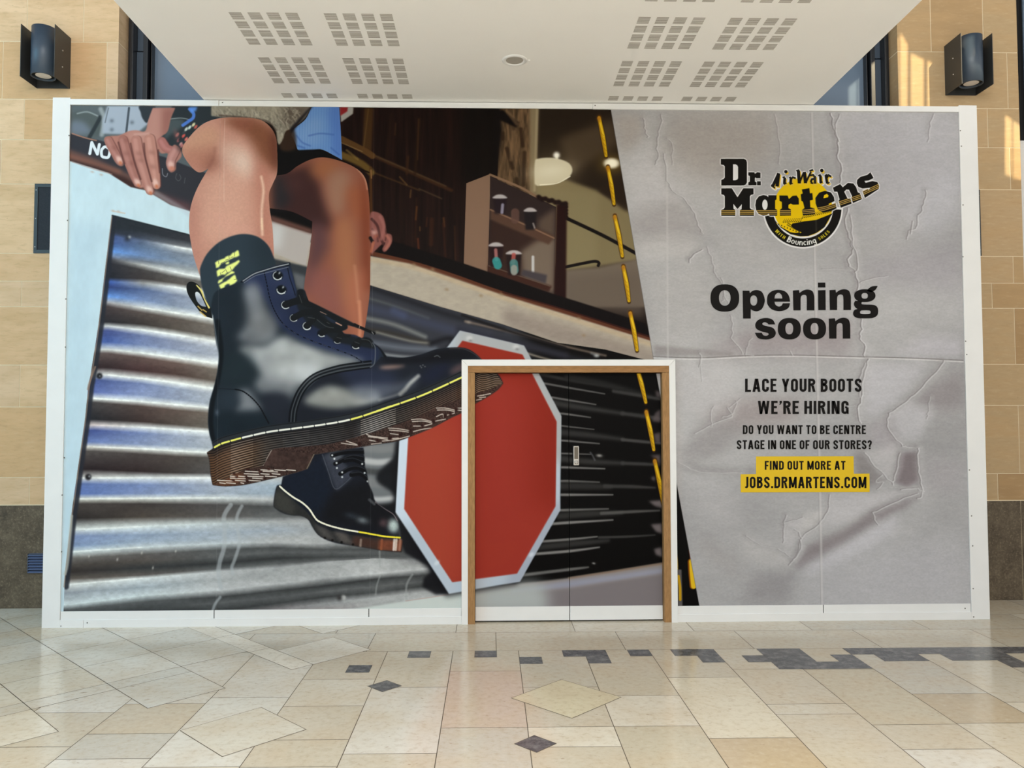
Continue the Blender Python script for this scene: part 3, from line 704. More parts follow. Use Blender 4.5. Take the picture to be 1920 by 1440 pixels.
def paint_person():
    # shirt, fur, shorts
    sh = fill(zB([(885, 40, 1), (1132, 40, 1), (1148, 300), (1158, 528, 1), (1090, 490), (960, 432), (810, 462), (755, 430, 1), (735, 370), (702, 305, 1), (722, 250), (830, 160)]), (100, 138, 192))
    clip(sh)
    fill(zB([(1040, 60), (1160, 60), (1170, 520), (1080, 470), (1060, 300)]), (78, 112, 180), 0.8, 6)
    fill(zB([(850, 170), (980, 160), (960, 380), (800, 400), (740, 320)]), (118, 150, 194), 0.8, 7)
    for k in range(16):
        x = 780 + 24 * k
        line(zB([(x, 60), (x - 8, 470)]), 1.0, (70, 106, 172), 0.35, 0.8, smooth=False)
    for a in [[(860, 310), (960, 290), (1080, 300)], [(750, 310), (800, 370), (870, 400)], [(760, 400), (820, 420)], [(1060, 420), (1130, 480)]]:
        line(zB(a), 3, (62, 92, 160), 0.6, 2)
    clip(None)
    fill(cn(zB([(1138, 40), (1262, 40), (1256, 112), (1148, 188)])), (152, 148, 142), 1, 0.8)
    fill(cn(zB([(1140, 40), (1212, 40), (1205, 90), (1143, 130)])), (126, 32, 34), 1, 0.8)
    fill(cn(zB([(560, 380), (640, 400), (740, 440), (960, 432), (1120, 515), (980, 560), (640, 700), (500, 860), (520, 1010), (700, 990), (900, 1090), (885, 1160), (520, 1040), (490, 860)])), (16, 14, 14), 1, 1)
    fill(zB([(600, 250), (720, 240), (740, 420), (640, 450), (590, 400)]), (52, 36, 26), 0.9, 2)
    f = fill(zB([(-20, 40, 1), (880, 40, 1), (830, 140), (730, 230), (650, 270), (620, 350), (585, 385), (560, 260), (480, 185), (280, 155), (60, 140), (-20, 130, 1)]), (146, 137, 121), 1, 1)
    clip(f)
    fill(cn(zB([(640, 40), (890, 40), (700, 250), (600, 200)])), (72, 62, 54), 0.75, 5)
    rr = np.random.default_rng(4)
    for k in range(520):
        x, y = rr.uniform(-20, 760), rr.uniform(50, 330)
        v = rr.uniform(70, 205)
        line(zB([(x, y), (x + rr.uniform(-14, 26), y + rr.uniform(14, 34)), (x + rr.uniform(-10, 40), y + rr.uniform(30, 64))]), rr.uniform(1, 3.4), (v, v * .94, v * .84), 0.32, 1.3)
    line(zB([(60, 128), (300, 150), (480, 180), (560, 260)]), 4, (60, 44, 38), 0.6, 2)
    clip(None)
    fill(cn(zB([(880, 40), (900, 40), (740, 240), (700, 290), (690, 240)])), (22, 18, 22), 0.9, 1.2)
    # ledge and sheet between the legs
    fill(cn(zB([(480, 1010), (530, 1075), (890, 1190), (830, 1480), (480, 1340)])), (176, 168, 164), 1, 0.8)
    fill(cn(zB([(500, 1080), (640, 1120), (600, 1330), (480, 1330)])), (204, 204, 204), 0.8, 7)
    fill(cn(zB([(500, 1020), (890, 1150), (885, 1195), (520, 1078)])), (98, 66, 58), 0.95, 2)
    fill(cn(zE([(780, 300), (1140, 385), (1120, 640), (1000, 640), (780, 400)])), (52, 56, 60), 1, 1.2)
    fill(cn(zE([(1000, 430), (1120, 470), (1110, 610), (1030, 560)])), (106, 108, 112), 0.8, 3)
    # far leg
    m = fill(LEG_FAR, (138, 84, 66))
    clip(m)
    fill(cn(zB([(540, 640), (900, 560), (1010, 900), (1080, 1150), (900, 1160), (560, 1000)])), (56, 34, 34), 0.95, 9)
    fill(cn(zB([(540, 640), (660, 700), (700, 900), (600, 1000), (540, 1000)])), (38, 38, 42), 0.9, 8)
    fill(zB([(640, 700), (780, 690), (800, 800), (660, 800)]), (76, 48, 46), 0.6, 9)
    fill(zB([(860, 620), (980, 520), (1140, 545), (1100, 640), (980, 700)]), (148, 92, 62), 0.9, 9)
    fill(zB([(1060, 640), (1200, 620), (1230, 760), (1150, 1020), (1060, 980), (1010, 780)]), (152, 112, 92), 0.9, 9)
    fill(zB([(1200, 800), (1330, 760), (1400, 900), (1400, 1050), (1260, 1050)]), (148, 84, 56), 0.8, 9)
    fill(zB([(1100, 1100), (1240, 1060), (1290, 1440), (1260, 1800), (1120, 1800), (1100, 1400)]), (160, 104, 74), 0.9, 9)
    fill(cn(zB([(880, 1080), (1010, 1120), (1040, 1300), (960, 1450), (900, 1700), (800, 1700), (850, 1400)])), (84, 58, 62), 0.9, 9)
    fill(cn(zB([(1330, 640), (1380, 760), (1420, 1100), (1420, 1700), (1340, 1700), (1330, 1200)])), (120, 58, 38), 0.85, 6)
    fill(cn(zE([(1130, 400), (1400, 420), (1460, 700), (1500, 900), (1300, 800), (1100, 620)])), (136, 84, 78), 0.8, 12)
    fill(cn(zE([(1500, 450), (1640, 400), (1650, 1040), (1560, 1040), (1480, 800)])), (170, 104, 80), 0.8, 8)
    line(zE([(1600, 700), (1610, 900), (1600, 1030)]), 6, (200, 134, 104), 0.8, 3)
    line(zE([(1560, 380), (1580, 560), (1590, 700)]), 5, (186, 128, 100), 0.6, 4)
    line(zB([(1290, 600), (1360, 690), (1385, 790)]), 3, (206, 150, 122), 0.6, 2)
    clip(None)
    # far hand on the ledge
    fill(zB([(1412, 1010), (1480, 1000), (1530, 1040), (1548, 1120), (1550, 1180), (1600, 1200), (1608, 1260), (1580, 1320), (1540, 1356), (1520, 1330), (1545, 1270), (1500, 1300), (1440, 1360), (1418, 1366), (1412, 1200)]), (132, 80, 74), 1, 0.7)
    line(zB([(1425, 1060), (1475, 1120), (1496, 1210), (1530, 1285)]), 5, (72, 40, 38), 0.9, 1.6)
    line(zB([(1430, 1150), (1470, 1200), (1480, 1260)]), 4, (92, 52, 48), 0.8, 1.4)
    line(zB([(1550, 1150), (1556, 1200), (1548, 1250)]), 3, (84, 48, 44), 0.8, 1.4)
    line(zB([(1500, 1040), (1535, 1130), (1510, 1240)]), 6, (156, 100, 92), 0.7, 2.5)
    line(zB([(1560, 1210), (1590, 1260), (1550, 1330)]), 5, (166, 104, 90), 0.8, 2)
    blob(*zB([(1450, 1180)])[0], 6, 5, 20, (206, 156, 146), 0.8); blob(*zB([(1460, 1215)])[0], 5, 3, -30, (160, 90, 70), 0.7)
    line(zB([(1412, 1230), (1430, 1260)]), 6, (16, 12, 12), 0.9, 1.6)
    line(zB([(1440, 1270), (1420, 1350)]), 5, (170, 96, 70), 0.8, 1.6)
    # near leg
    m = fill(LEG_NEAR, (196, 142, 124))
    clip(m)
    fill(zA([(1040, 440), (1150, 300), (1300, 220), (1400, 300), (1330, 500), (1200, 560)]), (198, 148, 122), 0.9, 7)
    fill(zA([(1060, 450), (1250, 420), (1400, 400), (1420, 600), (1250, 660), (1100, 580)]), (176, 118, 100), 0.75, 9)
    fill(zA([(1250, 560), (1330, 480), (1400, 520), (1380, 600), (1280, 640)]), (146, 92, 76), 0.6, 7)
    fill(zA([(1400, 150), (1620, 140), (1780, 170), (1930, 320), (1940, 620), (1800, 560), (1660, 330), (1500, 220)]), (122, 74, 52), 0.95, 9)
    fill(zA([(1500, 170), (1640, 165), (1720, 200), (1640, 260), (1540, 230)]), (140, 82, 66), 0.6, 6)
    fill(zA([(1860, 260), (1930, 340), (1930, 620), (1880, 560)]), (88, 46, 36), 0.8, 7)
    fill(zA([(1420, 380), (1560, 400), (1660, 520), (1680, 660), (1560, 700), (1440, 560)]), (216, 178, 160), 0.9, 11)
    blob(*zA([(1610, 560)])[0], 17, 26, -8, (228, 200, 184), 0.75)
    fill(zA([(1330, 650), (1560, 620), (1650, 760), (1660, 1100), (1560, 1250), (1330, 1300), (1230, 1100), (1260, 820)]), (214, 164, 144), 0.85, 14)
    fill(zA([(1750, 560), (1860, 640), (1830, 800), (1860, 1100), (1890, 1420), (1790, 1400), (1760, 1000)]), (180, 116, 98), 0.8, 9)
    fill(zA([(1120, 1000), (1180, 900), (1190, 1300), (1230, 1440), (1160, 1440)]), (178, 120, 106), 0.7, 8)
    line(zA([(1775, 680), (1795, 800), (1780, 960), (1780, 1100), (1785, 1200)]), 4.5, (236, 200, 176), 0.8, 3)
    line(zA([(1780, 1060), (1783, 1150)]), 3.4, (244, 214, 180), 0.7, 2)
    line(zA([(1400, 1060), (1530, 1150), (1640, 1180)]), 26, (214, 160, 142), 0.5, 9)
    line(zA([(1300, 600), (1340, 520), (1360, 420)]), 5, (140, 88, 74), 0.4, 5)
    line(zA([(1448, 160), (1440, 420), (1440, 900)]), 1.0, (236, 214, 200), 0.35, 0.8)
    line(zA([(1405, 200), (1402, 700)]), 0.8, (150, 104, 90), 0.35, 0.8)
    grain(m, 0.035, 3, 3, (1, 1), 31)
    clip(None)
    # sock
    m = fill(SOCK, (47, 59, 69), 1, 0.6)
    clip(m)
    fill(zE([(640, 100), (900, 150), (900, 420), (700, 430)]), (38, 48, 56), 0.8, 12)
    clip(None)
    # near hand: one finger at a time, over the forearm
    m = fill(HAND_NEAR, (176, 122, 110), 1, 0.6)
    clip(m)
    fill(cn(zA([(760, 60), (1020, 60), (900, 340), (740, 290)])), (186, 136, 124), 0.9, 5)
    fill(cn(zA([(880, 60), (1020, 60), (940, 280), (880, 330)])), (140, 88, 80), 0.7, 5)
    fill(zA([(600, 260), (780, 270), (850, 350), (640, 380), (560, 330)]), (192, 142, 130), 0.8, 5)
    clip(None)
    fing = [([(400, 350), (435, 420), (480, 500), (505, 550)], 15.5, (168, 114, 104)), ([(530, 350), (560, 470), (610, 620), (660, 740)], 18.5, (166, 112, 102)),
            ([(650, 350), (670, 480), (720, 640), (770, 805)], 20, (180, 126, 114)), ([(770, 340), (790, 480), (815, 620), (832, 755)], 21, (186, 132, 118)),
            ([(880, 360), (920, 420), (985, 440)], 17, (170, 110, 104)), ([(1005, 440), (965, 520), (962, 600)], 17, (178, 126, 118))]
    for pts, w, c in fing:
        line(zA([(p[0] + 6, p[1]) for p in pts]), w * 1.04, (96, 58, 54), 0.8, 1.6, taper=(.9, 1, .85, .72))
        line(zA(pts), w, c, 1, 1.6, taper=(.95, 1, .88, .7))
        line(zA([(p[0] - 8, p[1]) for p in pts]), w * .4, tuple(min(255, v + 28) for v in c), 0.55, 2.5, taper=(.9, 1, .8, .5))
    for x, y in [(450, 420), (560, 470), (560, 350), (672, 470), (690, 530), (790, 460), (800, 590), (612, 560)]:
        blob(*zA([(x, y)])[0], 7, 5, 20, (128, 80, 72), 0.35)
    line(zA([(640, 300), (760, 292)]), 5, (206, 160, 148), 0.6, 2)
    for x, y, a in [(498, 525, 60), (662, 728, 50), (770, 795, 60), (824, 735, 70)]:
        blob(*zA([(x, y)])[0], 8, 5, a, (232, 192, 180), 0.9, 3)
        blob(*zA([(x + 10, y + 30)])[0], 4, 3, a, (206, 120, 84), 0.85, 2.5)
    blob(*zA([(962, 570)])[0], 7, 6, 70, (230, 190, 180), 0.85, 3)
    blob(*zA([(972, 605)])[0], 6, 4.5, 20, (206, 132, 108), 0.9, 3)
    for a in [[(490, 370), (520, 480), (545, 560)], [(600, 380), (635, 540), (690, 700)], [(720, 380), (735, 520), (790, 720)], [(848, 440), (850, 520), (862, 640)]]:
        line(zA(a), 3.2, (84, 50, 48), 0.65, 1.6)
    # bracelet on the wrist side
    for x, y, c in [(1010, 300, (150, 96, 94)), (1035, 420, (60, 50, 52))]:
        blob(*zA([(x, y)])[0], 5, 9, -20, c, 0.5)

def paint_sock_text():
    Y = (238, 246, 142)
    for pts in [[(45, 470), (100, 425), (250, 365), (310, 345), (330, 310), (400, 280), (455, 275), (530, 190), (560, 200), (650, 128), (685, 150), (708, 275), (620, 320), (560, 325), (530, 345), (450, 385), (320, 450), (210, 500), (150, 590), (72, 615), (70, 560)],
                [(325, 480), (415, 430), (435, 480), (415, 500), (345, 520)],
                [(90, 690), (160, 640), (310, 625), (350, 560), (440, 520), (580, 455), (690, 390), (718, 440), (640, 530), (580, 580), (520, 660), (440, 720), (360, 745), (320, 795), (225, 790), (110, 850), (92, 740)],
                [(120, 1010), (140, 950), (290, 870), (360, 790), (500, 690), (570, 715), (575, 745), (480, 780), (330, 850), (250, 930), (250, 970), (140, 1035)],
                [(150, 1075), (260, 1010), (350, 965), (440, 900), (490, 850), (575, 790), (600, 820), (620, 900), (648, 950), (560, 1050), (470, 1122), (440, 1095), (440, 1040), (370, 1045), (310, 1090), (310, 1130), (210, 1192), (185, 1150)]]:
        fill(cn(zP(pts)), Y, 1, 0.35)
    for a in [[(205, 490), (310, 440)], [(330, 400), (450, 360)], [(470, 330), (535, 310)], [(230, 745), (310, 680)], [(330, 650), (380, 740)], [(450, 580), (490, 670)], [(560, 925), (620, 910)], [(570, 200), (572, 290)], [(140, 430), (150, 500)], [(420, 290), (430, 340)], [(190, 740), (200, 790)]]:
        line(zP(a), 0.9, (58, 60, 52), 0.7, 0.5)

def paint_far_boot():
    m = fill(BOOT_FAR, (23, 26, 34), 1, 0.6)
    clip(m)
    fill(cn(zH([(360, 480), (780, 280), (880, 640), (700, 900), (500, 740), (360, 600)])), (22, 29, 42), 0.9, 6)
    fill(cn(zH([(880, 660), (1240, 540), (1540, 900), (1530, 1050), (1100, 1000), (760, 930)])), (19, 20, 24), 0.9, 6)
    fill(cn(zH([(770, 290), (830, 270), (990, 240), (960, 330), (1070, 460), (1060, 520), (920, 640), (890, 600)])), (58, 62, 74), 0.9, 2.5)
    fill(cn(zH([(840, 260), (960, 240), (960, 320), (860, 330)])), (110, 114, 118), 0.7, 4)
    line(zH([(770, 280), (830, 450), (895, 620), (1000, 560), (1075, 480)]), 1.6, (78, 82, 92), 0.8, 1)
    for a in [[(870, 285), (960, 262), (1060, 250), (1190, 250)], [(900, 370), (980, 330), (1080, 300), (1190, 320)], [(950, 470), (1040, 420), (1120, 410), (1200, 440)], [(990, 340), (1080, 330), (1180, 370)], [(1060, 480), (1150, 470), (1220, 520)]]:
        line(zH(a), 8, (12, 13, 17), 1, 1.2)
        line(zH([(x, y - 16) for x, y in a]), 1.4, (64, 68, 76), 0.6, 1)
    for p in [(868, 285), (890, 320), (912, 362), (915, 412), (968, 455), (968, 503), (1168, 372), (1192, 462), (1222, 545)]:
        blob(*zH([p])[0], 1.9, 1.9, 0, (226, 230, 232), 0.95, 3)
    blob(*zH([(1170, 935)])[0], 11, 6, 15, (140, 150, 156), 0.65)
    blob(*zH([(1480, 990)])[0], 10.5, 13, -10, (190, 206, 204), 0.95, 3)
    blob(*zH([(1380, 960)])[0], 8, 8, 0, (96, 72, 76), 0.7)
    blob(*zH([(1060, 890)])[0], 12, 6, 10, (52, 60, 70), 0.6)
    line(zH([(1300, 752), (1400, 822), (1480, 875), (1520, 940)]), 2, (176, 156, 160), 0.7, 1)
    line(zH([(1240, 730), (1290, 770)]), 5, (110, 112, 116), 0.5, 2)
    # sole
    fill(zH([(318, 590, 1), (420, 690), (560, 800), (660, 900), (740, 990), (900, 1050), (1200, 1100), (1545, 1115, 1), (1575, 1130, 1), (1560, 1252, 1), (1080, 1190), (740, 1090), (630, 930), (470, 885), (300, 815), (282, 770)]), (44, 44, 44), 0.95, 1)
    fill(zH([(320, 640), (480, 760), (470, 880), (380, 860), (290, 780)]), (62, 62, 58), 0.8, 4)
    fill(cn(zH([(1080, 1090), (1330, 1130), (1320, 1230), (1060, 1180)])), (72, 46, 38), 0.8, 3)
    fill(cn(zH([(1330, 1130), (1575, 1130), (1560, 1250), (1320, 1235)])), (120, 66, 46), 0.9, 2)
    for x, c in [(1155, (150, 132, 120)), (1365, (150, 84, 56)), (1490, (236, 228, 222)), (1510, (230, 218, 206)), (1548, (168, 118, 98))]:
        line(zH([(x, 1130), (x - 8, 1230)]), 4.2, c, 0.8, 1.6)
    fill(cn(zH([(690, 980), (800, 1010), (900, 1140), (780, 1100)])), (92, 88, 86), 0.7, 3)
    fill(cn(zH([(880, 1040), (1000, 1060), (1080, 1180), (950, 1150)])), (110, 102, 98), 0.6, 3)
    for p in [(795, 1112), (870, 1135), (962, 1155), (1075, 1178)]:
        blob(*zH([p])[0], 2.4, 2.4, 0, (16, 14, 14), 1, 3)
    grain(m, 0.08, 4, 2, (1, 1), 41)
    fill(cn(zH([(1540, 1030), (1620, 1060), (1600, 1120), (1545, 1100)])), (120, 120, 118), 0.6, 3)
    clip(None)
    st = catmull(zH([(345, 595), (400, 645), (480, 705), (570, 760), (640, 825), (690, 900), (730, 942), (830, 985), (960, 1020), (1080, 1042), (1190, 1060), (1310, 1082), (1410, 1098), (1545, 1108)]), False, 12)
    d = np.concatenate([[0], np.cumsum(np.hypot(*np.diff(st, axis=0).T))])
    pos, k = 0.0, 0
    while pos < d[-1] - 2:
        L = np.interp(pos, [0, d[-1] * .5, d[-1] * .8, d[-1]], [7, 9, 16, 14])
        pp = [(np.interp(t, d, st[:, 0]), np.interp(t, d, st[:, 1])) for t in np.linspace(pos, min(pos + L, d[-1]), 4)]
        c = (240, 236, 214) if pos < d[-1] * .68 else (238, 222, 62)
        line(pp, 3.4, c, 1, 0.7)
        pos += L + 2.6
        k += 1

def paint_near_boot():
    # pull loop
    fill([zD([(1102, 560), (1125, 522), (1170, 524), (1220, 560), (1255, 640), (1325, 760, 1), (1335, 850, 1), (1250, 815), (1170, 720), (1115, 630)]),
          zD([(1180, 625), (1200, 610), (1230, 640), (1280, 745, 1), (1235, 735), (1195, 690)])], (26, 28, 28))
    line(zD([(1192, 550), (1235, 600), (1262, 670), (1305, 752)]), 3.6, (232, 216, 130), 1, 0.8, taper=(.5, 1, .6, 1))
    for a in [[(1205, 740), (1240, 775)], [(1225, 790), (1275, 830)], [(1250, 770), (1280, 790)]]:
        line(zD(a), 2.2, (214, 178, 92), 0.9, 0.8)
    m = fill(BOOT_NEAR, (30, 38, 46), 1, 0.5)
    clip(m)
    lea = [(28, 36, 44), (40, 50, 60)]
    # leather body tones
    fill(zE([(560, 520), (740, 420), (1020, 420), (1060, 640), (1300, 900), (1740, 1080), (1740, 1240), (1500, 1200), (1100, 1060), (860, 900), (760, 700)]), (38, 47, 76), 1, 5)
    fill(zE([(760, 430), (960, 370), (1020, 640), (1200, 860), (900, 820)]), (44, 52, 78), 0.8, 8)
    fill(zE([(900, 640), (1100, 700), (1720, 1080), (1720, 1200), (1300, 1060), (1000, 900)]), (32, 39, 62), 0.8, 8)
    # big soft reflections
    fill(zE([(570, 600), (680, 540), (760, 760), (860, 900), (820, 1040), (640, 1080), (500, 1020), (600, 900), (600, 740)]), (112, 116, 122), 0.95, 7)
    blob(*zE([(700, 900)])[0], 22, 32, -20, (134, 136, 138), 0.6)
    blob(*zE([(640, 660)])[0], 14, 26, -12, (118, 122, 130), 0.6)
    fill(zE([(840, 1040), (940, 1010), (1100, 1090), (1400, 1180), (1640, 1230), (1500, 1270), (1240, 1340), (1120, 1420), (900, 1440), (700, 1330), (520, 1120), (760, 1100)]), (150, 154, 156), 1, 6)
    fill(zE([(860, 1150), (1100, 1130), (1260, 1230), (1120, 1350), (900, 1330)]), (178, 182, 182), 0.85, 8)
    fill(zF([(500, 60), (700, 120), (960, 120), (1120, 220), (960, 420), (860, 500), (760, 440), (620, 440), (560, 340), (640, 280), (520, 140)]), (138, 142, 146), 0.9, 8)
    blob(*zF([(860, 210)])[0], 34, 26, 10, (172, 176, 176), 0.7)
    fill(zF([(600, 320), (760, 380), (900, 420), (860, 520), (720, 480), (600, 420)]), (120, 124, 130), 0.7, 8)
    fill(zF([(280, 120), (480, 100), (600, 260), (540, 380), (420, 420), (260, 380)]), (30, 40, 46), 0.95, 8)
    fill(zF([(640, 480), (860, 480), (880, 720), (700, 740), (640, 600)]), (34, 38, 48), 0.95, 6)
    fill(zF([(400, 470), (500, 430), (580, 540), (620, 620), (480, 640), (380, 640), (430, 560)]), (120, 124, 130), 0.9, 6)
    fill(zF([(230, 440), (400, 440), (420, 520), (370, 620), (220, 650)]), (40, 50, 60), 0.8, 7)
    fill(zF([(160, 660), (640, 650), (700, 760), (260, 880), (180, 880)]), (26, 36, 44), 0.9, 6)
    blob(*zF([(225, 640)])[0], 4, 6, 0, (78, 90, 104), 0.7)
    # back edge
    line(zF([(230, -180), (262, 60), (250, 250), (215, 420), (185, 560), (170, 720), (190, 880)]), 8, (14, 18, 22), 0.8, 3)
    line(zE([(285, 820), (310, 1000), (335, 1160), (335, 1260)]), 1.4, (120, 128, 134), 0.6, 1)
    # vamp
    vamp = shape(zF([(930, 740, 1), (940, 640), (1010, 480), (1130, 350), (1300, 280), (1560, 235, 1), (1650, 200, 1), (1700, 140, 1), (1760, 140)]) + zG([(620, 376), (800, 342), (950, 292), (1100, 275), (1240, 282), (1340, 335), (1420, 415), (1560, 560, 1), (1200, 560), (800, 740), (300, 920), (0, 1000, 1)]))
    keep = CLIP[0]
    CLIP[0] = keep * full(vamp)
    fill(cn(zF([(800, 0), (3200, 0), (3200, 900), (800, 900)])), (29, 33, 42), 1)
    fill(zG([(-20, 420), (350, 480), (560, 560), (500, 700), (250, 760), (60, 640)]), (38, 44, 64), 0.9, 8)
    fill(zF([(1130, 440), (1250, 400), (1420, 440), (1640, 440), (1700, 520), (1560, 560), (1350, 600), (1150, 590), (1010, 540)]), (150, 154, 152), 1, 5)
    blob(*zF([(1260, 500)])[0], 32, 13, -4, (184, 186, 182), 0.8)
    blob(*zF([(1520, 540)])[0], 22, 8, -10, (170, 172, 172), 0.6)
    fill(zG([(60, 700), (200, 640), (420, 640), (640, 620), (760, 560), (720, 660), (560, 740), (300, 800)]), (92, 98, 112), 0.75, 6)
    line(zG([(590, 740), (640, 690), (690, 630), (770, 560)]), 7, (176, 178, 176), 0.75, 3.5)
    line(zG([(380, 800), (560, 745), (640, 700)]), 5, (136, 138, 140), 0.5, 3)
    fill(zG([(380, 470), (500, 445), (640, 450), (560, 480), (430, 490)]), (136, 112, 104), 0.9, 3)
    fill(zG([(1080, 510), (1160, 450), (1220, 430), (1240, 480), (1120, 545)]), (104, 82, 84), 0.8, 4)
    fill(zG([(800, 560), (980, 440), (1100, 420), (1000, 560), (860, 620)]), (28, 34, 60), 0.7, 8)
    fill(zG([(420, 380), (800, 360), (960, 300), (1200, 285), (1360, 360), (1200, 400), (900, 420), (500, 430)]), (14, 15, 20), 0.85, 5)
    line(zG([(930, 365), (960, 355), (985, 372)]), 2, (110, 114, 118), 0.7, 1)
    line(zG([(1080, 285), (1220, 288), (1330, 340), (1395, 395)]), 1.6, (64, 58, 58), 0.8, 1)
    for x, y in [(790, 460), (815, 450), (835, 465), (800, 475)]:
        blob(*zG([(x, y)])[0], 1.5, 1.2, 0, (110, 112, 116), 0.8)
    CLIP[0] = keep
    hh, ww = m.a.shape
    smoke = fbm(hh, ww, 52 * S, 3, 0.45, (1.2, 1), 91)
    reg = CV[m.y:m.y + hh, m.x:m.x + ww]
    lum = reg.mean(2, keepdims=True) / 255.0
    reg *= 1 + (smoke * m.a)[..., None] * 0.34 * np.clip(lum * 2.2, 0, 1)
    np.clip(reg, 0, 255, out=reg)
    # quarter seam (three rows of stitching)
    for off, c, w in [(0, (12, 14, 18), 3.4), (16, (66, 70, 76), 2.2), (28, (14, 16, 20), 3.0), (46, (70, 74, 78), 2.0), (58, (12, 14, 18), 2.6)]:
        line(zF([(875 + off, 720), (890 + off, 600), (960 + off * .9, 430 + off * .3), (1090 + off * .6, 300 + off * .7), (1300, 225 + off), (1480, 195 + off), (1610, 178 + off)]), w, c, 0.9, 0.9)
    # facing seam, eyelets
    fac = catmull(zE([(742, 415), (765, 520), (800, 680), (850, 800), (920, 900), (1040, 990), (1200, 1060), (1400, 1130), (1550, 1190), (1640, 1250)]), False, 10)
    for i in range(0, len(fac) - 2, 2):
        line([fac[i], fac[i + 1]], 1.8, (14, 16, 24), 1, 0.7, smooth=False)
    for i in range(40, len(fac) - 2, 4):
        line([fac[i], fac[i + 1]], 1.0, (110, 118, 140), 0.6, 0.6, smooth=False)
    line(zE([(955, 390), (975, 480), (1005, 570), (1025, 640)]), 1.6, (16, 18, 26), 0.9, 0.8)
    for i, (x, y, r) in enumerate([(866, 465, 47), (900, 592, 46), (938, 728, 42), (1012, 845, 38), (1130, 918, 42), (1262, 985, 38), (1405, 1045, 38), (1570, 1090, 42)]):
        X, Y = zE([(x, y)])[0]
        rr = r / 4.8
        blob(X, Y, rr * 1.05, rr * .95, 0, (14, 18, 22), 1, 8)
        if i < 5:
            line([(X + rr * .85 * math.cos(t), Y + rr * .8 * math.sin(t)) for t in np.linspace(math.radians(20), math.radians(250 if i != 1 else 190), 12)], 1.8, (176, 182, 186), 0.9, 0.7)
        line([(X + rr * .8 * math.cos(t), Y + rr * .75 * math.sin(t)) for t in np.linspace(math.radians(50), math.radians(150), 8)], 2.0, (206, 212, 214), 0.85, 0.8)
        blob(X + rr * .35, Y - rr * .5, 1.6, 2.4, 30, (214, 220, 222), 0.8 if i < 2 else .2)
        blob(X + rr * .6, Y + rr * .6, 1.3, 1.3, 0, (230, 234, 236), 0.9)
    # collar rim
    line(zE([(545, 515), (650, 448), (745, 418), (850, 388), (972, 360)]), 5.5, (20, 24, 32), 1, 1)
    line(zE([(556, 512), (652, 450), (746, 418), (850, 386), (964, 360)]), 2.2, (170, 174, 180), 0.9, 0.9)
    line(zE([(566, 528), (662, 468), (760, 440), (962, 388)]), 1.2, (126, 132, 142), 0.8, 0.8)
    # tongue and laces
    fill(zE([(1040, 600), (1080, 588), (1115, 605), (1140, 690), (1250, 760), (1340, 880), (1480, 900), (1490, 940), (1430, 965), (1480, 990), (1620, 1030), (1720, 1040), (1740, 1120), (1600, 1100), (1400, 1060), (1260, 960), (1120, 870), (1040, 740)]), (25, 29, 33), 0.95, 1.6)
    for a, w in [([(940, 725), (1050, 690), (1110, 700)], 13), ([(1010, 845), (1100, 800), (1200, 790)], 12), ([(1130, 910), (1200, 850), (1210, 800)], 10), ([(1265, 980), (1340, 950), (1440, 960)], 11), ([(1405, 1045), (1440, 1000), (1500, 995)], 11), ([(1570, 1085), (1620, 1040), (1700, 1040)], 13),
                 ([(1070, 600), (1090, 700), (1250, 760), (1420, 850), (1590, 915)], 10), ([(1120, 690), (1300, 800), (1480, 910), (1450, 950), (1300, 880), (1180, 780)], 8)]:
        line(zE(a), w, (22, 25, 28), 1, 1)
    for a in [[(1060, 640), (1085, 710)], [(1140, 840), (1200, 850)], [(1250, 790), (1310, 815)], [(1310, 885), (1330, 895)], [(1220, 860), (1300, 920), (1370, 935)], [(1400, 1020), (1440, 1030)], [(1620, 1035), (1690, 1050), (1720, 1100)], [(1560, 1060), (1600, 1075)]]:
        line(zE(a), 1.2, (88, 90, 90), 0.6, 0.8)
    line(zE([(1392, 888), (1440, 912)]), 2.2, (206, 156, 132), 0.9, 0.9)
    line(zE([(1250, 788), (1300, 812)]), 1.4, (170, 128, 112), 0.7, 0.8)
    line(zE([(1722, 1070), (1745, 1120), (1738, 1250), (1700, 1290)]), 2, (96, 102, 110), 0.8, 1)
    line(zE([(1752, 1080), (1800, 1130), (1835, 1190)]), 5, (16, 18, 22), 0.9, 1.4)
    # heel counter seam
    hs = catmull(zF([(390, 432), (460, 450), (540, 510), (610, 590), (660, 680), (690, 735)]), False, 9)
    for i in range(0, len(hs) - 1, 2):
        line([hs[i], hs[i + 1]], 2.4, (14, 16, 20), 1, 0.7, smooth=False)
    line(zF([(230, 425), (390, 432)]), 1.4, (18, 22, 28), 0.7, 0.9)
    # welt, sole
    top = catmull(zF([(192, 962), (260, 925), (350, 897), (500, 858), (700, 815), (950, 782), (1150, 755), (1350, 722), (1500, 685), (1650, 635), (1800, 582)]) + zG([(0, 1022), (170, 970), (340, 920), (500, 865), (660, 810), (820, 750), (980, 680), (1140, 605), (1300, 530), (1400, 480), (1530, 510)])[2:], False, 6)
    low = catmull(zF([(190, 1285), (300, 1240), (480, 1150), (640, 1112), (720, 975), (1000, 945), (1260, 918), (1570, 832), (1770, 770)]) + zG([(250, 1142), (480, 1068), (710, 988), (960, 872), (1200, 785), (1340, 735), (1480, 690), (1612, 632)]), False, 8)
    bot = zG([(1616, 632), (1560, 700), (1440, 780), (1340, 835), (1200, 930), (1100, 977), (900, 1082), (700, 1162), (550, 1216), (300, 1254), (0, 1304)]) + zF([(1300, 990), (1104, 1022), (1042, 1150), (930, 1186), (600, 1266), (450, 1296), (300, 1306), (180, 1296), (160, 1200), (140, 1050), (130, 1000)])
    sole = shape(cn([tuple(p) for p in top] + bot))
    CLIP[0] = keep * full(sole)
    put(sole, (46, 38, 36))
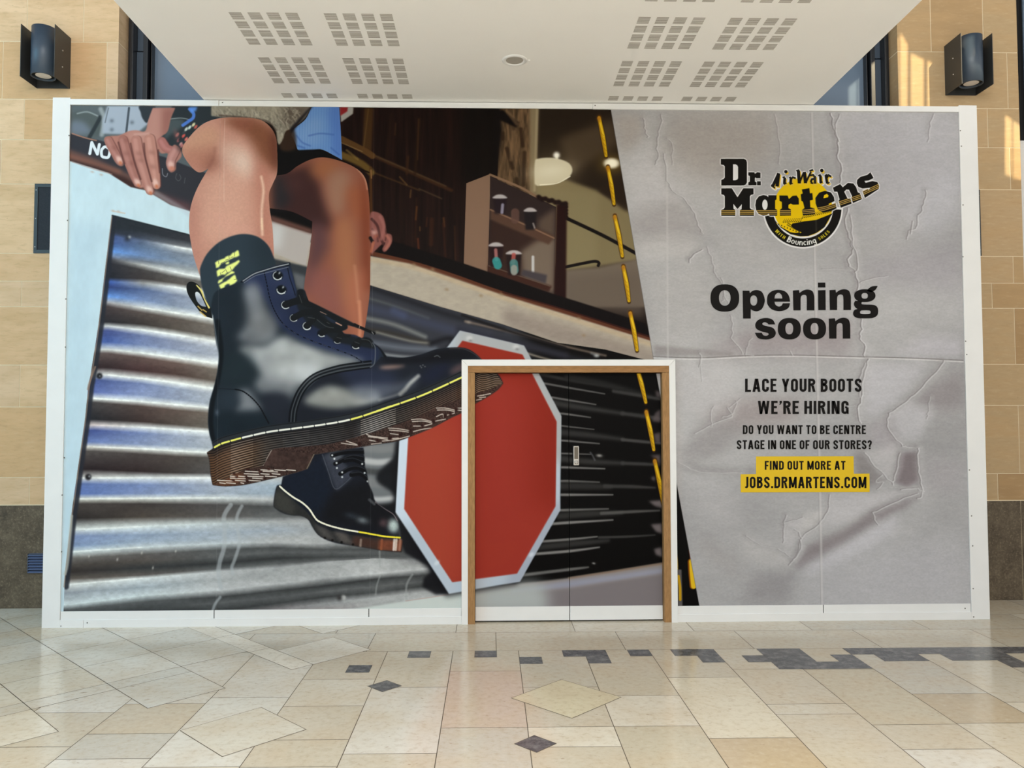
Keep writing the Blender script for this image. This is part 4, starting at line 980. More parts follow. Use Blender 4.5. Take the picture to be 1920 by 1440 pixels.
    gx = [(395, (92, 64, 44)), (440, (120, 92, 72)), (470, (92, 66, 46)), (500, (74, 66, 60)), (540, (52, 52, 54)), (600, (60, 60, 62)), (660, (54, 50, 50)), (700, (112, 114, 118)), (740, (62, 58, 56)), (790, (78, 60, 52)), (840, (84, 62, 52)), (900, (110, 80, 56)), (940, (96, 72, 50))]
    h, w = sole.a.shape
    cx = np.arange(sole.x, sole.x + w)
    kx = to_cv([(g[0], 800) for g in gx])[:, 0]
    col = np.stack([np.interp(cx, kx, [g[1][k] for g in gx]) for k in range(3)], 1)
    put(sole, np.broadcast_to(col[None].astype(np.float32), (h, w, 3)))
    # darker towards the welt, ribs
    ta = lambda k: [(top[i][0], top[i][1]) for i in range(len(top))]
    line(ta(0), 26, (30, 30, 34), 0.65, 9)
    nx = np.linspace(385, 944, 70)
    yt = np.interp(nx, top[:, 0], top[:, 1])
    li = np.argsort(low[:, 0])
    yl = np.interp(nx, low[li, 0], low[li, 1])
    yl = np.maximum(yl, yt + 14)
    tread0 = shape(cn([tuple(p) for p in low] + bot))
    CLIP[0] = keep * np.clip(full(sole) - full(tread0), 0, 1)
    for k in range(16):
        gap = np.interp(nx, [390, 500, 620, 760, 944], [4.5, 4.3, 3.9, 3.9, 3.4])
        pts = list(zip(nx, yt + 5 + gap * k + np.interp(nx, [390, 480, 560], [k * .35, k * .1, 0])))
        line(pts, 1.5, (18, 15, 15), 0.85, 0.7, smooth=False)
        pl = [(a, b + 1.9) for a, b in pts]
        for i0, i1, v, al in [(6, 11, 190, .55), (11, 14, 120, .4), (14, 18, 110, .35), (18, 24, 130, .5), (24, 32, 90, .35), (36, 44, 206, .75), (44, 52, 110, .4), (52, 58, 120, .35), (60, 69, 178, .6)]:
            line(pl[i0:i1 + 1], 1.0, (v, v * .93, v * .88), al, 0.7, smooth=False)
    # tread under the ribs
    tread = shape(cn([tuple(p) for p in low] + bot))
    CLIP[0] = keep * full(tread)
    put(tread, (58, 42, 38), 0.95)
    grain(tread, 0.5, 2, 2, (1, 1), 44)
    fill(cn(zF([(640, 1112), (715, 978), (1098, 1012), (1034, 1145), (900, 1150)])), (62, 46, 42), 0.95, 0.8)
    grain(shape(cn(zF([(640, 1112), (715, 978), (1098, 1012), (1034, 1145), (900, 1150)]))), 0.35, 8, 3, (1, 1), 45)
    line(zF([(640, 1115), (715, 980)]), 1.6, (170, 160, 148), 0.8, 0.8)
    line(zF([(1034, 1145), (1098, 1016)]), 1.6, (150, 140, 120), 0.8, 0.8)
    fill(zF([(190, 1285), (300, 1240), (420, 1180), (470, 1240), (330, 1300), (200, 1300)]), (112, 68, 44), 0.8, 4)
    CLIP[0] = keep
    rr = np.random.default_rng(12)
    for y, segs in [(1155, [(620, 730), (745, 840), (850, 930)]), (1168, [(480, 610), (640, 770)]), (1190, [(470, 600), (620, 700), (720, 790)]), (1212, [(345, 400), (420, 480), (500, 640), (660, 760)]), (1230, [(345, 480), (545, 640)]), (1250, [(230, 370), (390, 480), (510, 615)]), (1272, [(250, 300), (310, 390), (440, 465)])]:
        for a, b in segs:
            line(zF([(a, y), (b, y + 6)]), 1.9, (226, 216, 206), 0.9, 0.7)
    for p in [(500, 1150), (690, 1150), (610, 1172), (380, 1190), (710, 1200), (400, 1222), (490, 1222), (650, 1232), (370, 1250), (500, 1255)]:
        blob(*zF([p])[0], 3, 1.9, 10, (48, 22, 18), 0.9, 3)
    for a in [[(50, 1210), (160, 1250), (0, 1230)], [(250, 1140), (300, 1160), (460, 1180)], [(270, 1165), (380, 1180), (460, 1195)], [(280, 1200), (360, 1215)], [(470, 1080), (560, 1085), (680, 1105)], [(480, 1100), (600, 1110), (670, 1120)], [(490, 1135), (570, 1145)], [(720, 1115), (820, 1090), (900, 1080)],
              [(700, 995), (800, 990), (900, 1015)], [(710, 1015), (820, 1010), (905, 1030)], [(720, 1060), (790, 1060)], [(800, 1065), (900, 1040)], [(950, 880), (1040, 880), (1130, 900)], [(960, 900), (1060, 900), (1130, 915)], [(950, 965), (1010, 940), (1020, 970)], [(1060, 950), (1130, 930)], [(940, 1010), (1040, 990)], [(410, 1210), (540, 1195), (680, 1160)],
              [(1150, 880), (1210, 880)], [(1160, 900), (1220, 905)], [(1360, 760), (1420, 750)], [(1380, 775), (1440, 770)], [(1420, 750), (1490, 735)], [(1350, 800), (1400, 790)], [(500, 1185), (570, 1180)], [(300, 1240), (400, 1230)]]:
        line(zG(a), 1.9, (214, 204, 194), 0.85, 0.8)
    for p in [(690, 1105), (590, 1145), (490, 1180), (360, 1205), (920, 1010), (810, 1060), (1150, 890), (1035, 960), (1090, 940), (180, 1240)]:
        blob(*zG([p])[0], 3.4, 4, 0, (40, 20, 18), 0.9, 3)
    line([tuple(p) for p in top], 6, (30, 33, 38), 1, 1)
    up = [(p[0] - 1, p[1] - 7) for p in top]
    line(up, 10, (44, 47, 52), 0.9, 2)
    line([(p[0], p[1] - 11) for p in top], 1.6, (18, 20, 24), 0.8, 1)
    d = np.concatenate([[0], np.cumsum(np.hypot(*np.diff(top, axis=0).T))])
    pos = 3.0
    while pos < d[-1] - 20:
        f = pos / d[-1]
        L = np.interp(f, [0, .05, .15, .3, .5, .8, 1], [10, 17, 20, 17, 22, 30, 30])
        pp = [(np.interp(t, d, top[:, 0]), np.interp(t, d, top[:, 1]) - 0.5) for t in np.linspace(pos, pos + L, 4)]
        c = (234, 230, 110) if f < .07 or f > .42 else (232, 232, 222)
        line(pp, 3.6, c, 1, 0.7)
        pos += L + 4.5
    CLIP[0] = keep
    clip(None)
    line(zE([(1560, 905), (1600, 925), (1735, 984)]), 5, (20, 20, 22), 1, 0.9, smooth=False)
    line(zE([(1606, 915), (1600, 935)]), 1.2, (190, 160, 150), 0.8, 0.6)
    line(zE([(1715, 970), (1728, 990)]), 1.4, (150, 150, 152), 0.8, 0.7)

def paint_stitches():
    for a, b in STITCH:
        d = (b[0] - a[0], b[1] - a[1])
        mid = ((a[0] + b[0]) / 2 + 0.6, (a[1] + b[1]) / 2 - 1)
        line([(a[0], a[1]), mid, (b[0], b[1])], 10.5, (58, 34, 8), 0.9, 1.4, taper=(.75, 1, .7))
        line([(a[0], a[1] + 2), mid, (b[0], b[1] - 2)], 8, (206, 164, 22), 1, 1, taper=(.75, 1, .7))
        line([(a[0] - 2.4, a[1] + 3), (mid[0] - 2.4, mid[1]), (b[0] - 2, b[1] - 6)], 2.6, (150, 104, 18), 0.6, 1.4)
        line([(a[0] + 1.6, a[1] + 12), (mid[0] + 1.6, mid[1])], 2.6, (234, 200, 50), 0.7, 1.2)
        blob(a[0], a[1] + 3, 4, 5, 0, (166, 104, 34), 0.8)
        for t in np.linspace(0.45, 0.95, 5):
            x, y = a[0] + d[0] * t, a[1] + d[1] * t
            line([(x - 3, y - 4), (x + 3, y + 2)], 0.8, (128, 92, 14), 0.6, 0.6)
    # the thick one next to the paper, bottom of the door side
    fill(cn(zN([(1105, 160), (1130, 160), (1310, 1240), (1110, 1240)])), (8, 7, 7), 1, 0.6)
    fill(cn(zN([(1100, 900), (1140, 900), (1150, 1240), (1100, 1240)])), (92, 88, 90), 1, 1)
    line(zN([(1112, 960), (1126, 1060), (1128, 1170)]), 5, (192, 150, 26), 1, 1)
    line(zN([(1215, 730), (1225, 800)]), 4, (140, 40, 10), 0.8, 2)
    line(zN([(1222, 830), (1228, 930), (1240, 1050)]), 11, (150, 80, 10), 0.9, 1.4)
    line(zN([(1232, 830), (1238, 930), (1250, 1050)]), 10, (222, 182, 36), 1, 1.2)

def paint_paper():
    m = shape(cn(PAPER))
    put(m, (171, 170, 172))
    clip(m)
    h, w = m.a.shape
    n = fbm(h, w, 130 * S, 3, 0.5, (1.4, 1), 61)[..., None]
    r = CV[m.y:m.y + h, m.x:m.x + w]
    r += n * 20 * m.a[..., None]
    def sh(pts, v, al, fe, z=zR):
        v = v if hasattr(v, '__len__') else (v, v - 1, v)
        c = tuple(172 + (q - 172) * 1.45 for q in v)
        fill(cn(z(pts)), c, al, fe)
    # broad soft shade and light of the crumpled sheet
    for pts, v, al, fe in [
        ([(70, 40), (230, 40), (240, 150), (130, 260)], (168, 162, 158), .7, 10), ([(150, 320), (300, 190), (360, 300), (440, 480), (180, 560)], (186, 184, 186), .6, 14),
        ([(360, 40), (900, 40), (900, 260), (560, 420), (340, 260)], (160, 154, 150), .6, 22), ([(130, 560), (420, 470), (560, 640), (420, 700), (190, 720)], (160, 156, 156), .55, 14),
        ([(190, 690), (440, 650), (540, 700), (480, 780), (210, 800)], (186, 184, 184), .6, 9), ([(230, 860), (560, 800), (640, 1000), (560, 1200), (290, 1260)], (184, 182, 182), .5, 20),
        ([(1240, 40), (1850, 40), (1860, 420), (1500, 600), (1300, 500)], (178, 177, 182), .6, 22), ([(1590, 560), (1700, 420), (1860, 300), (1860, 560), (1700, 700)], (186, 186, 192), .5, 16),
        ([(1340, 800), (1870, 700), (1870, 960), (1400, 900)], (166, 163, 168), .5, 16), ([(780, 1150), (1300, 1090), (1300, 1280), (500, 1280)], (158, 150, 152), .6, 14),
        ([(1500, 1270), (1700, 1180), (1870, 1190), (1870, 1290)], (188, 186, 192), .6, 9), ([(290, 1225), (700, 1265), (700, 1282), (290, 1282)], (150, 146, 146), .7, 3),
        ([(700, 440), (860, 700), (1000, 800), (700, 800)], (184, 182, 182), .4, 20)]:
        sh(pts, v, al, fe)
    for pts, v, al, fe in [
        ([(190, 60), (500, 60), (520, 340), (380, 360), (220, 300)], (186, 184, 186), .5, 14), ([(330, 360), (540, 250), (880, 250), (840, 380), (560, 420)], (160, 152, 152), .6, 12),
        ([(210, 540), (360, 360), (520, 330), (560, 440), (420, 560), (240, 600)], (154, 151, 152), .6, 10), ([(200, 600), (560, 640), (620, 620), (620, 660), (300, 650)], (142, 140, 140), .65, 6),
        ([(220, 700), (540, 740), (540, 1000), (330, 900)], (184, 182, 184), .5, 22), ([(1200, 60), (1560, 60), (1400, 260), (1220, 380)], (190, 189, 194), .6, 9),
        ([(1560, 190), (1740, 90), (1750, 300), (1600, 320), (1450, 290)], (150, 145, 147), .65, 11), ([(1340, 330), (1420, 270), (1600, 300), (1500, 480), (1400, 470)], (190, 189, 193), .65, 7),
        ([(1240, 400), (1360, 330), (1400, 500), (1340, 560), (1240, 480)], (172, 168, 172), .6, 7), ([(1200, 540), (1380, 500), (1400, 560), (1370, 700), (1300, 640)], (186, 184, 186), .7, 6),
        ([(1160, 540), (1220, 560), (1310, 690), (1230, 740), (1160, 660)], (142, 138, 138), .65, 5), ([(1400, 545), (1500, 540), (1508, 690), (1440, 730), (1375, 700), (1395, 600)], (138, 131, 134), .85, 3.5),
        ([(1240, 760), (1500, 730), (1380, 800), (1260, 850), (1000, 960), (1000, 800)], (190, 188, 191), .6, 9), ([(1260, 850), (1520, 760), (1440, 830), (1280, 920), (1100, 1040), (880, 1170), (820, 1160), (900, 1050), (1100, 960)], (140, 134, 136), .75, 6),
        ([(860, 1170), (1100, 1040), (1290, 930), (1400, 860), (1360, 980), (1040, 1160), (900, 1200)], (192, 191, 196), .7, 8), ([(780, 900), (880, 900), (870, 1000), (790, 1090), (760, 1010)], (188, 186, 188), .6, 6),
        ([(870, 890), (1010, 840), (960, 940), (880, 980)], (192, 190, 190), .6, 5), ([(600, 1200), (860, 1160), (800, 1360), (540, 1360)], (152, 150, 152), .7, 12),
        ([(860, 1220), (1300, 1060), (1740, 1000), (1770, 1360), (900, 1360)], (180, 179, 183), .6, 26), ([(300, 960), (520, 1100), (560, 1240), (330, 1100)], (164, 161, 161), .5, 12),
        ([(500, 960), (700, 1040), (820, 1110), (800, 1180), (560, 1120)], (186, 184, 184), .5, 9), ([(1540, 560), (1740, 600), (1740, 760), (1540, 760)], (166, 163, 166), .6, 12)]:
        sh(pts, v, al, fe, zU)
    rr = np.random.default_rng(8)
    def crease(pts, z, w=2.0, j=6, al=0.75, dk=132, lt=208):
        P = [(p[0] + rr.uniform(-j, j), p[1] + rr.uniform(-j, j) * .4) for p in catmull(pts, False, 4)]
        line(z([(p[0] - 10, p[1]) for p in P[::3]]), w * 5, (146, 142, 144), al * .42, 5)
        line(z([(p[0] + 14, p[1] + 4) for p in P[::3]]), w * 5, (192, 190, 193), al * .40, 5)
        line(z([(p[0] - 3, p[1]) for p in P]), w, (dk, dk - 4, dk - 2), al, 1.0, smooth=False)
        line(z([(p[0] + 4, p[1] + 2) for p in P]), w, (lt, lt, lt + 2), al * .9, 1.0, smooth=False)
    C5 = [([(1200, 32), (1212, 90), (1225, 140), (1240, 190), (1236, 250), (1250, 310), (1248, 390)], 2.6, .9), ([(1245, 40), (1225, 110), (1240, 180)], 2, .7),
          ([(1290, 520), (1275, 600), (1300, 690), (1310, 740), (1285, 800), (1320, 840), (1340, 910), (1330, 960)], 2.6, .9), ([(1300, 560), (1310, 680), (1335, 800), (1325, 850)], 2, .7),
          ([(1345, 1060), (1360, 1130), (1350, 1180), (1372, 1230), (1370, 1285)], 2.4, .85), ([(235, 60), (240, 110), (262, 160)], 1.8, .6), ([(330, 40), (322, 110), (305, 180), (310, 250), (300, 300)], 1.8, .6),
          ([(360, 160), (385, 200), (380, 300)], 1.5, .5), ([(345, 240), (360, 380), (385, 430), (440, 470), (490, 530), (515, 610), (540, 650)], 1.8, .6), ([(540, 735), (490, 765), (470, 800)], 2, .8),
          ([(560, 720), (590, 790), (600, 850), (635, 900), (650, 980), (640, 1000)], 1.8, .5), ([(640, 880), (650, 960), (670, 1010)], 1.6, .5), ([(680, 1070), (695, 1130), (690, 1190), (750, 1270)], 1.7, .55),
          ([(790, 1190), (770, 1230), (760, 1285)], 1.5, .5), ([(1728, 36), (1708, 100), (1700, 180)], 1.8, .6), ([(1692, 430), (1680, 500), (1650, 560), (1640, 620), (1600, 640), (1590, 680)], 2, .7),
          ([(1620, 590), (1605, 650)], 2.4, .7), ([(1345, 905), (1400, 885), (1490, 870)], 1.6, .6), ([(910, 40), (930, 130), (940, 240), (930, 300)], 1.5, .5), ([(1160, 835), (1230, 832), (1300, 840)], 1.4, .5)]
    for p, w, al in C5:
        crease(p, zR, w, 6, al)
    line(zR([(285, 1284), (520, 1291), (760, 1280), (1000, 1277), (1280, 1284), (1600, 1292), (1880, 1304)]), 1.7, (122, 118, 118), 0.85, 1)
    line(zR([(285, 1292), (520, 1299), (760, 1288), (1000, 1284), (1280, 1291), (1600, 1299), (1880, 1312)]), 1.9, (214, 212, 212), 0.85, 1)
    for p in [[(520, 1265), (535, 1290), (520, 1340)], [(990, 1255), (1000, 1280)], [(760, 1270), (800, 1278)]]:
        crease(p, zR, 1.6, 3, .6)
    C6 = [([(1232, 40), (1215, 110), (1196, 190), (1190, 260), (1172, 320), (1190, 380)], 2.6, .85), ([(1215, 60), (1185, 140), (1190, 240)], 2, .6), ([(1640, 45), (1590, 110), (1500, 210), (1430, 270), (1345, 330)], 2.2, .7),
          ([(1345, 330), (1335, 400), (1400, 490), (1440, 510), (1510, 515)], 2.2, .7), ([(1505, 520), (1498, 600), (1512, 690), (1525, 760), (1500, 790)], 2.4, .8), ([(1400, 545), (1380, 640), (1365, 700)], 2, .7),
          ([(1215, 545), (1290, 640), (1370, 715)], 2.4, .7), ([(1410, 740), (1480, 735), (1525, 750)], 2, .8), ([(1500, 760), (1400, 800), (1290, 850), (1255, 875), (1285, 930)], 2, .7), ([(1020, 770), (1010, 860), (960, 930), (870, 1000), (850, 1080), (800, 1150)], 2, .65),
          ([(790, 880), (770, 960), (775, 1030)], 2, .6), ([(780, 935), (840, 960), (870, 1000)], 2, .6), ([(830, 1120), (870, 1060), (860, 1010)], 1.8, .6), ([(570, 990), (650, 1040), (740, 1060), (800, 1100)], 1.7, .55),
          ([(470, 300), (490, 350), (400, 380), (300, 440)], 1.7, .55), ([(400, 290), (380, 330), (390, 400)], 1.6, .5), ([(200, 590), (300, 640), (400, 650), (540, 650)], 1.6, .6), ([(520, 260), (500, 330), (440, 350)], 1.5, .5), ([(320, 40), (330, 160)], 1.3, .4),
          ([(1560, 240), (1555, 320), (1550, 360)], 1.6, .5), ([(1300, 660), (1270, 700), (1310, 700), (1280, 740)], 1.6, .6), ([(540, 250), (480, 300)], 1.4, .5), ([(1160, 290), (1100, 295)], 1.2, .5), ([(880, 890), (840, 905), (770, 920)], 1.6, .5)]
    for p, w, al in C6:
        crease(p, zU, w, 6, al)
    grain(m, 0.035, 2.2, 2, (1.6, 1), 71)
    grain(m, 0.028, 9, 3, (2.2, .8), 72)
    # vinyl joints
    line([(1522, 212), (1527, 460), (1532, 690), (1537, 900), (1541, 1136)], 4, (206, 203, 203), 0.5, 1.6)
    line([(1519.5, 212), (1538.5, 1136)], 1.2, (150, 147, 148), 0.5, 0.9)
    line([(1250, 300), (1252, 690)], 3.6, (200, 198, 198), 0.4, 1.6)
    clip(None)
    line([(1142.3, 190), (1225, 674), (1315.3, 1160)], 1.2, (90, 88, 88), 0.5, 0.8, smooth=False)

def arc(cx, cy, rx, ry, a0, a1, n=8):
    return [(cx + rx * math.cos(math.radians(a0 + (a1 - a0) * k / n)), cy + ry * math.sin(math.radians(a0 + (a1 - a0) * k / n))) for k in range(n + 1)]

def stroke_quads(path, t, closed=False):
    P = [np.array(p, float) for p in path]
    n = len(P)
    off = []
    nrm = lambda v: v / max(np.hypot(*v), 1e-9)
    for k in range(n):
        d0 = nrm(P[k] - P[k - 1]) if (k > 0 or closed) else None
        d1 = nrm(P[(k + 1) % n] - P[k]) if (k < n - 1 or closed) else None
        d0 = d1 if d0 is None else d0
        d1 = d0 if d1 is None else d1
        e = np.array([-d0[1], d0[0]])
        m = nrm(e + np.array([-d1[1], d1[0]]))
        s = t / 2 / max(0.5, m @ e)
        off.append((P[k] + m * s, P[k] - m * s))
    out = []
    for k in range(n if closed else n - 1):
        a, c = off[k], off[(k + 1) % n]
        out.append([tuple(a[0]), tuple(c[0]), tuple(c[1]), tuple(a[1])])
    return out

GW = {'L': .42, 'A': .56, 'C': .49, 'E': .43, 'Y': .54, 'O': .50, 'U': .50, 'R': .52, 'B': .50, 'T': .47, 'S': .49, 'W': .80, "'": .16, 'H': .52, 'I': .18, 'N': .55, 'G': .50,
      'D': .50, 'F': .42, 'M': .68, 'J': .40, '?': .44, '.': .17, ' ': .24}
def glyph(ch, t=.182):
    """polygons of a condensed capital in a box GW wide and 1 high (y up)"""
    w = GW[ch]; h = t / 2; b = t * .9
    R = lambda x0, y0, x1, y1: [(x0, y0), (x1, y0), (x1, y1), (x0, y1)]
    P = lambda x0, y0, x1, y1, s=t * 1.05: [(x0 - s / 2, y0), (x0 + s / 2, y0), (x1 + s / 2, y1), (x1 - s / 2, y1)]
    S = lambda path, closed=False: stroke_quads(path, t, closed)
    r = w / 2 - h
    if ch == 'L': return [R(0, 0, t, 1), R(t, 0, w, b)]
    if ch == 'I': return [R(0, 0, t, 1)]
    if ch == 'E': return [R(0, 0, t, 1), R(t, 0, w, b), R(t, 1 - b, w, 1), R(t, .5 - b / 2 + .02, w - .05, .5 + b / 2 + .02)]
    if ch == 'F': return [R(0, 0, t, 1), R(t, 1 - b, w, 1), R(t, .48 - b / 2, w - .05, .48 + b / 2)]
    if ch == 'H': return [R(0, 0, t, 1), R(w - t, 0, w, 1), R(t, .5 - b / 2, w - t, .5 + b / 2)]
    if ch == 'T': return [R(0, 1 - b, w, 1), R(w / 2 - h, 0, w / 2 + h, 1 - b)]
    if ch == 'N': return [R(0, 0, t, 1), R(w - t, 0, w, 1), P(w - t * .75, 0, t * .75, 1, t * 1.1)]
    if ch == 'M': return [R(0, 0, t, 1), R(w - t, 0, w, 1), P(w / 2, 0.06, t * .6, 1, t * .95), P(w / 2, 0.06, w - t * .6, 1, t * .95)]
    if ch == 'A': return [P(h, 0, w / 2 - .02, 1), P(w - h, 0, w / 2 + .02, 1), R(w * .25, .20, w * .75, .20 + b)]
    if ch == 'W': return [P(w * .27, 0, h, 1, t * .95), P(w * .27, 0, w / 2, 1, t * .85), P(w * .73, 0, w / 2, 1, t * .85), P(w * .73, 0, w - h, 1, t * .95)]
    if ch == 'Y': return [R(w / 2 - h, 0, w / 2 + h, .42), P(w / 2, .40, h, 1), P(w / 2, .40, w - h, 1)]
    if ch == '.': return [R(0, 0, t, t)]
    if ch == "'": return [[(0.02, 1), (t, 1), (t, .86), (.07, .70), (0.0, .70), (.06, .84), (.02, .84)]]
    if ch == 'O': return S(arc(w / 2, 1 - h - r * 1.05, r, r * 1.05, 180, 0, 10) + arc(w / 2, h + r * 1.05, r, r * 1.05, 0, -180, 10), True)
    if ch == 'C' or ch == 'G':
        p = [(w - h, .66)] + arc(w / 2, 1 - h - r, r, r, 0, 180, 10) + arc(w / 2, h + r, r, r, 180, 360, 10)
        q = S(p + ([(w - h, .36)] if ch == 'C' else [(w - h, .50)]))
        return q + ([R(w / 2, .44, w - h, .44 + b * .85), R(w - t * .55, 0, w, .3)] if ch == 'G' else [])
    if ch == 'U': return S([(h, 1)] + arc(w / 2, h + r, r, r, 180, 360, 10) + [(w - h, 1)])
    if ch == 'J': return S([(w - h, 1)] + arc(w / 2 + .03, h + r, r - .03, r, 0, -150, 10))
    if ch == 'D': return [R(0, 0, t, 1)] + S([(t, 1 - h)] + arc(w - h - .16, 1 - h - .2, .16, .2, 90, 0, 6) + arc(w - h - .16, h + .2, .16, .2, 0, -90, 6) + [(t, h)])
    if ch == 'B': return [R(0, 0, t, 1)] + S([(t, 1 - h)] + arc(w - h - .17, .76, .15, .24 - h, 90, -90, 8) + [(t, .52)]) + S([(t, .52)] + arc(w - h - .15, .26 + h / 2, .15, .26 - h / 2, 90, -90, 8) + [(t, h)])
    if ch == 'R': return [R(0, 0, t, 1)] + S([(t, 1 - h)] + arc(w - h - .16, .74, .15, .26 - h, 90, -90, 8) + [(t, .48)]) + [P(w - h, 0, w - t * 1.15, .48)]
    if ch == 'S': return S([(w - h, .70)] + arc(w / 2, 1 - h - r, r, r, 10, 185, 9) + [(h + .02, .64), (w / 2 - .04, .53), (w / 2 + .04, .47), (w - h - .02, .36)] + arc(w / 2, h + r, r, r, -5, -190, 9) + [(h, .30)])
    if ch == '?': return S([(h, .72)] + arc(w / 2, 1 - h - r, r, r, 170, -10, 9) + [(w - h - .02, .62), (w / 2, .44), (w / 2, .26)]) + [R(w / 2 - h, 0, w / 2 + h, t)]
    return []

def text_polys(txt, gap=.115):
    out, x = [], 0.0
    for ch in txt:
        out += [[(x + p[0], p[1]) for p in q] for q in glyph(ch)]
        x += GW[ch] + (gap if ch != ' ' else .02)
    return out, x - gap



zW = Z(1320, 280, 5.3333)
def paint_logo():
    BK, WH, YE = (21, 19, 16), (226, 225, 226), (228, 190, 10)
    E = lambda cx, cy, rx, ry, a=0, k=32: [(cx + rx * math.cos(t) * math.cos(a) - ry * math.sin(t) * math.sin(a), cy + rx * math.cos(t) * math.sin(a) + ry * math.sin(t) * math.cos(a)) for t in np.linspace(0, 2 * math.pi, k, endpoint=False)]
    C = (985, 590)
    # letters of the two words, as outlines
    big = [[cn([(165, 95), (395, 95), (418, 106), (426, 130), (426, 330), (415, 352), (392, 362), (170, 362), (170, 306), (192, 298), (205, 284), (205, 170), (195, 158), (165, 152)]), cn([(287, 150), (312, 150), (330, 160), (338, 178), (338, 290), (330, 303), (312, 310), (287, 310)])],
           [cn([(440, 230), (500, 230), (506, 246), (530, 229), (562, 234), (562, 290), (520, 290), (514, 280), (506, 288), (506, 322), (522, 332), (522, 360), (440, 360), (440, 332), (455, 322), (455, 268), (440, 260)])], [cn([(527, 320), (565, 320), (565, 360), (527, 360)])],
           [cn([(170, 390), (275, 390), (332, 480), (390, 390), (492, 390), (492, 450), (466, 456), (456, 470), (456, 588), (470, 600), (496, 606), (496, 666), (355, 666), (355, 606), (372, 600), (376, 548), (332, 598), (290, 545), (292, 594), (310, 606), (310, 666), (170, 666), (170, 606), (194, 598), (205, 582), (205, 470), (195, 456), (170, 450)])],
           [cn([(640, 460), (722, 460), (722, 500), (708, 510), (708, 596), (728, 606), (728, 664), (652, 666), (646, 640), (628, 656), (590, 664), (545, 648), (518, 606), (510, 560), (518, 508), (546, 470), (590, 458), (624, 464), (640, 480)]), E(606, 554, 27, 52)],
           [cn([(750, 462), (832, 462), (846, 498), (882, 466), (922, 462), (944, 492), (946, 552), (886, 554), (864, 542), (842, 556), (840, 588), (866, 602), (866, 662), (756, 664), (755, 606), (776, 590), (775, 526), (752, 516)])],
           [cn([(975, 402), (1050, 388), (1056, 440), (1080, 438), (1086, 504), (1056, 512), (1060, 580), (1102, 592), (1108, 650), (986, 662), (976, 606), (1002, 588), (986, 524), (970, 516), (964, 450), (984, 442)])],
           [cn([(1112, 540), (1110, 486), (1148, 434), (1206, 415), (1266, 432), (1296, 478), (1302, 518), (1240, 546), (1252, 560), (1312, 536), (1322, 590), (1272, 616), (1190, 634), (1136, 604)]), cn([(1190, 490), (1198, 458), (1226, 444), (1242, 462), (1236, 480)])],
           [cn([(1285, 384), (1358, 348), (1384, 380), (1436, 336), (1490, 342), (1518, 380), (1534, 430), (1556, 440), (1576, 498), (1486, 538), (1470, 484), (1478, 470), (1446, 404), (1420, 402), (1398, 424), (1432, 494), (1462, 492), (1472, 544), (1364, 584), (1342, 516), (1352, 500), (1330, 424), (1298, 424)])],
           [cn([(1660, 230), (1692, 288), (1642, 312), (1600, 316), (1612, 336), (1680, 318), (1730, 328), (1748, 366), (1742, 398), (1606, 486), (1582, 420), (1636, 396), (1640, 410), (1662, 384), (1580, 392), (1540, 376), (1524, 340), (1528, 306), (1560, 276), (1630, 256)])]]
    big = [[zW(c) for c in g] for g in big]
    small = [([(680, 378), (745, 240)], 30), ([(742, 240), (728, 372)], 34), ([(694, 330), (740, 324)], 18), ([(668, 356), (706, 388)], 16), ([(804, 284), (800, 346)], 27), ([(782, 282), (806, 276)], 14), ([(792, 350), (822, 338)], 14), ([(866, 284), (862, 346)], 27), ([(862, 306), (884, 280), (914, 290)], 18), ([(846, 284), (868, 278)], 12), ([(854, 350), (884, 340)], 12),
             ([(940, 214), (950, 340)], 32), ([(950, 340), (992, 236)], 18), ([(1000, 226), (1012, 338)], 32), ([(1012, 338), (1066, 226)], 18), ([(918, 214), (950, 206)], 14), ([(1050, 216), (1088, 206)], 18), ([(1056, 262), (1090, 256), (1104, 280)], 17), ([(1064, 330), (1074, 300), (1100, 296)], 20), ([(1062, 336), (1090, 340)], 16), ([(1104, 266), (1108, 344)], 25), ([(1160, 262), (1164, 334)], 26), ([(1138, 264), (1164, 254)], 14), ([(1154, 338), (1182, 326)], 14), ([(1214, 256), (1228, 342)], 26), ([(1222, 290), (1240, 258), (1268, 274)], 20), ([(1208, 262), (1226, 250)], 12), ([(1230, 346), (1252, 330)], 12)]
    dots = [(815, 224), (1174, 212)]
    tmp = np.zeros((CH, CW), np.float32)
    def add(m):
        if m is not None:
            h, w = m.a.shape
            r = tmp[m.y:m.y + h, m.x:m.x + w]; np.maximum(r, m.a, out=r)
    for g in big:
        add(shape([g[0]], 3))
    for pts, w in small:
        for q in stroke_quads(pts, w):
            add(shape(cn(zW(q))))
            add(shape(cn(zW([(x + 12, y + 16) for x, y in q]))))
    for d in dots:
        add(shape(cn(zW(E(*d, 18, 18)))))
    oc = to_cv(zW([(100, 60), (1800, 1010)]))
    x0, y0, x1, y1 = int(oc[0, 0]), int(oc[0, 1]), int(oc[1, 0]), int(oc[1, 1])
    a = np.clip(gblur(tmp[y0:y1, x0:x1], 1.5 * S) * 5.5 - .35, 0, 1)
    ring = lambda r0, r1, a0, a1: [(C[0] + r * math.cos(math.radians(t)), C[1] + r * math.sin(math.radians(t))) for r, ts in ((r1, np.linspace(a0, a1, 50)), (r0, np.linspace(a1, a0, 50))) for t in ts]
    fill(cn(zW(E(*C, 402, 402, 0, 80)[0:41])), WH)
    fill(cn(zW(ring(290, 402, -2, 182))), WH)
    fill(cn(zW(ring(302, 386, 2, 168))), BK)
    put(Mask(x0, y0, a), WH)
    fill(cn(zW(E(C[0], C[1] - 8, 292, 290, 0, 90))), YE)
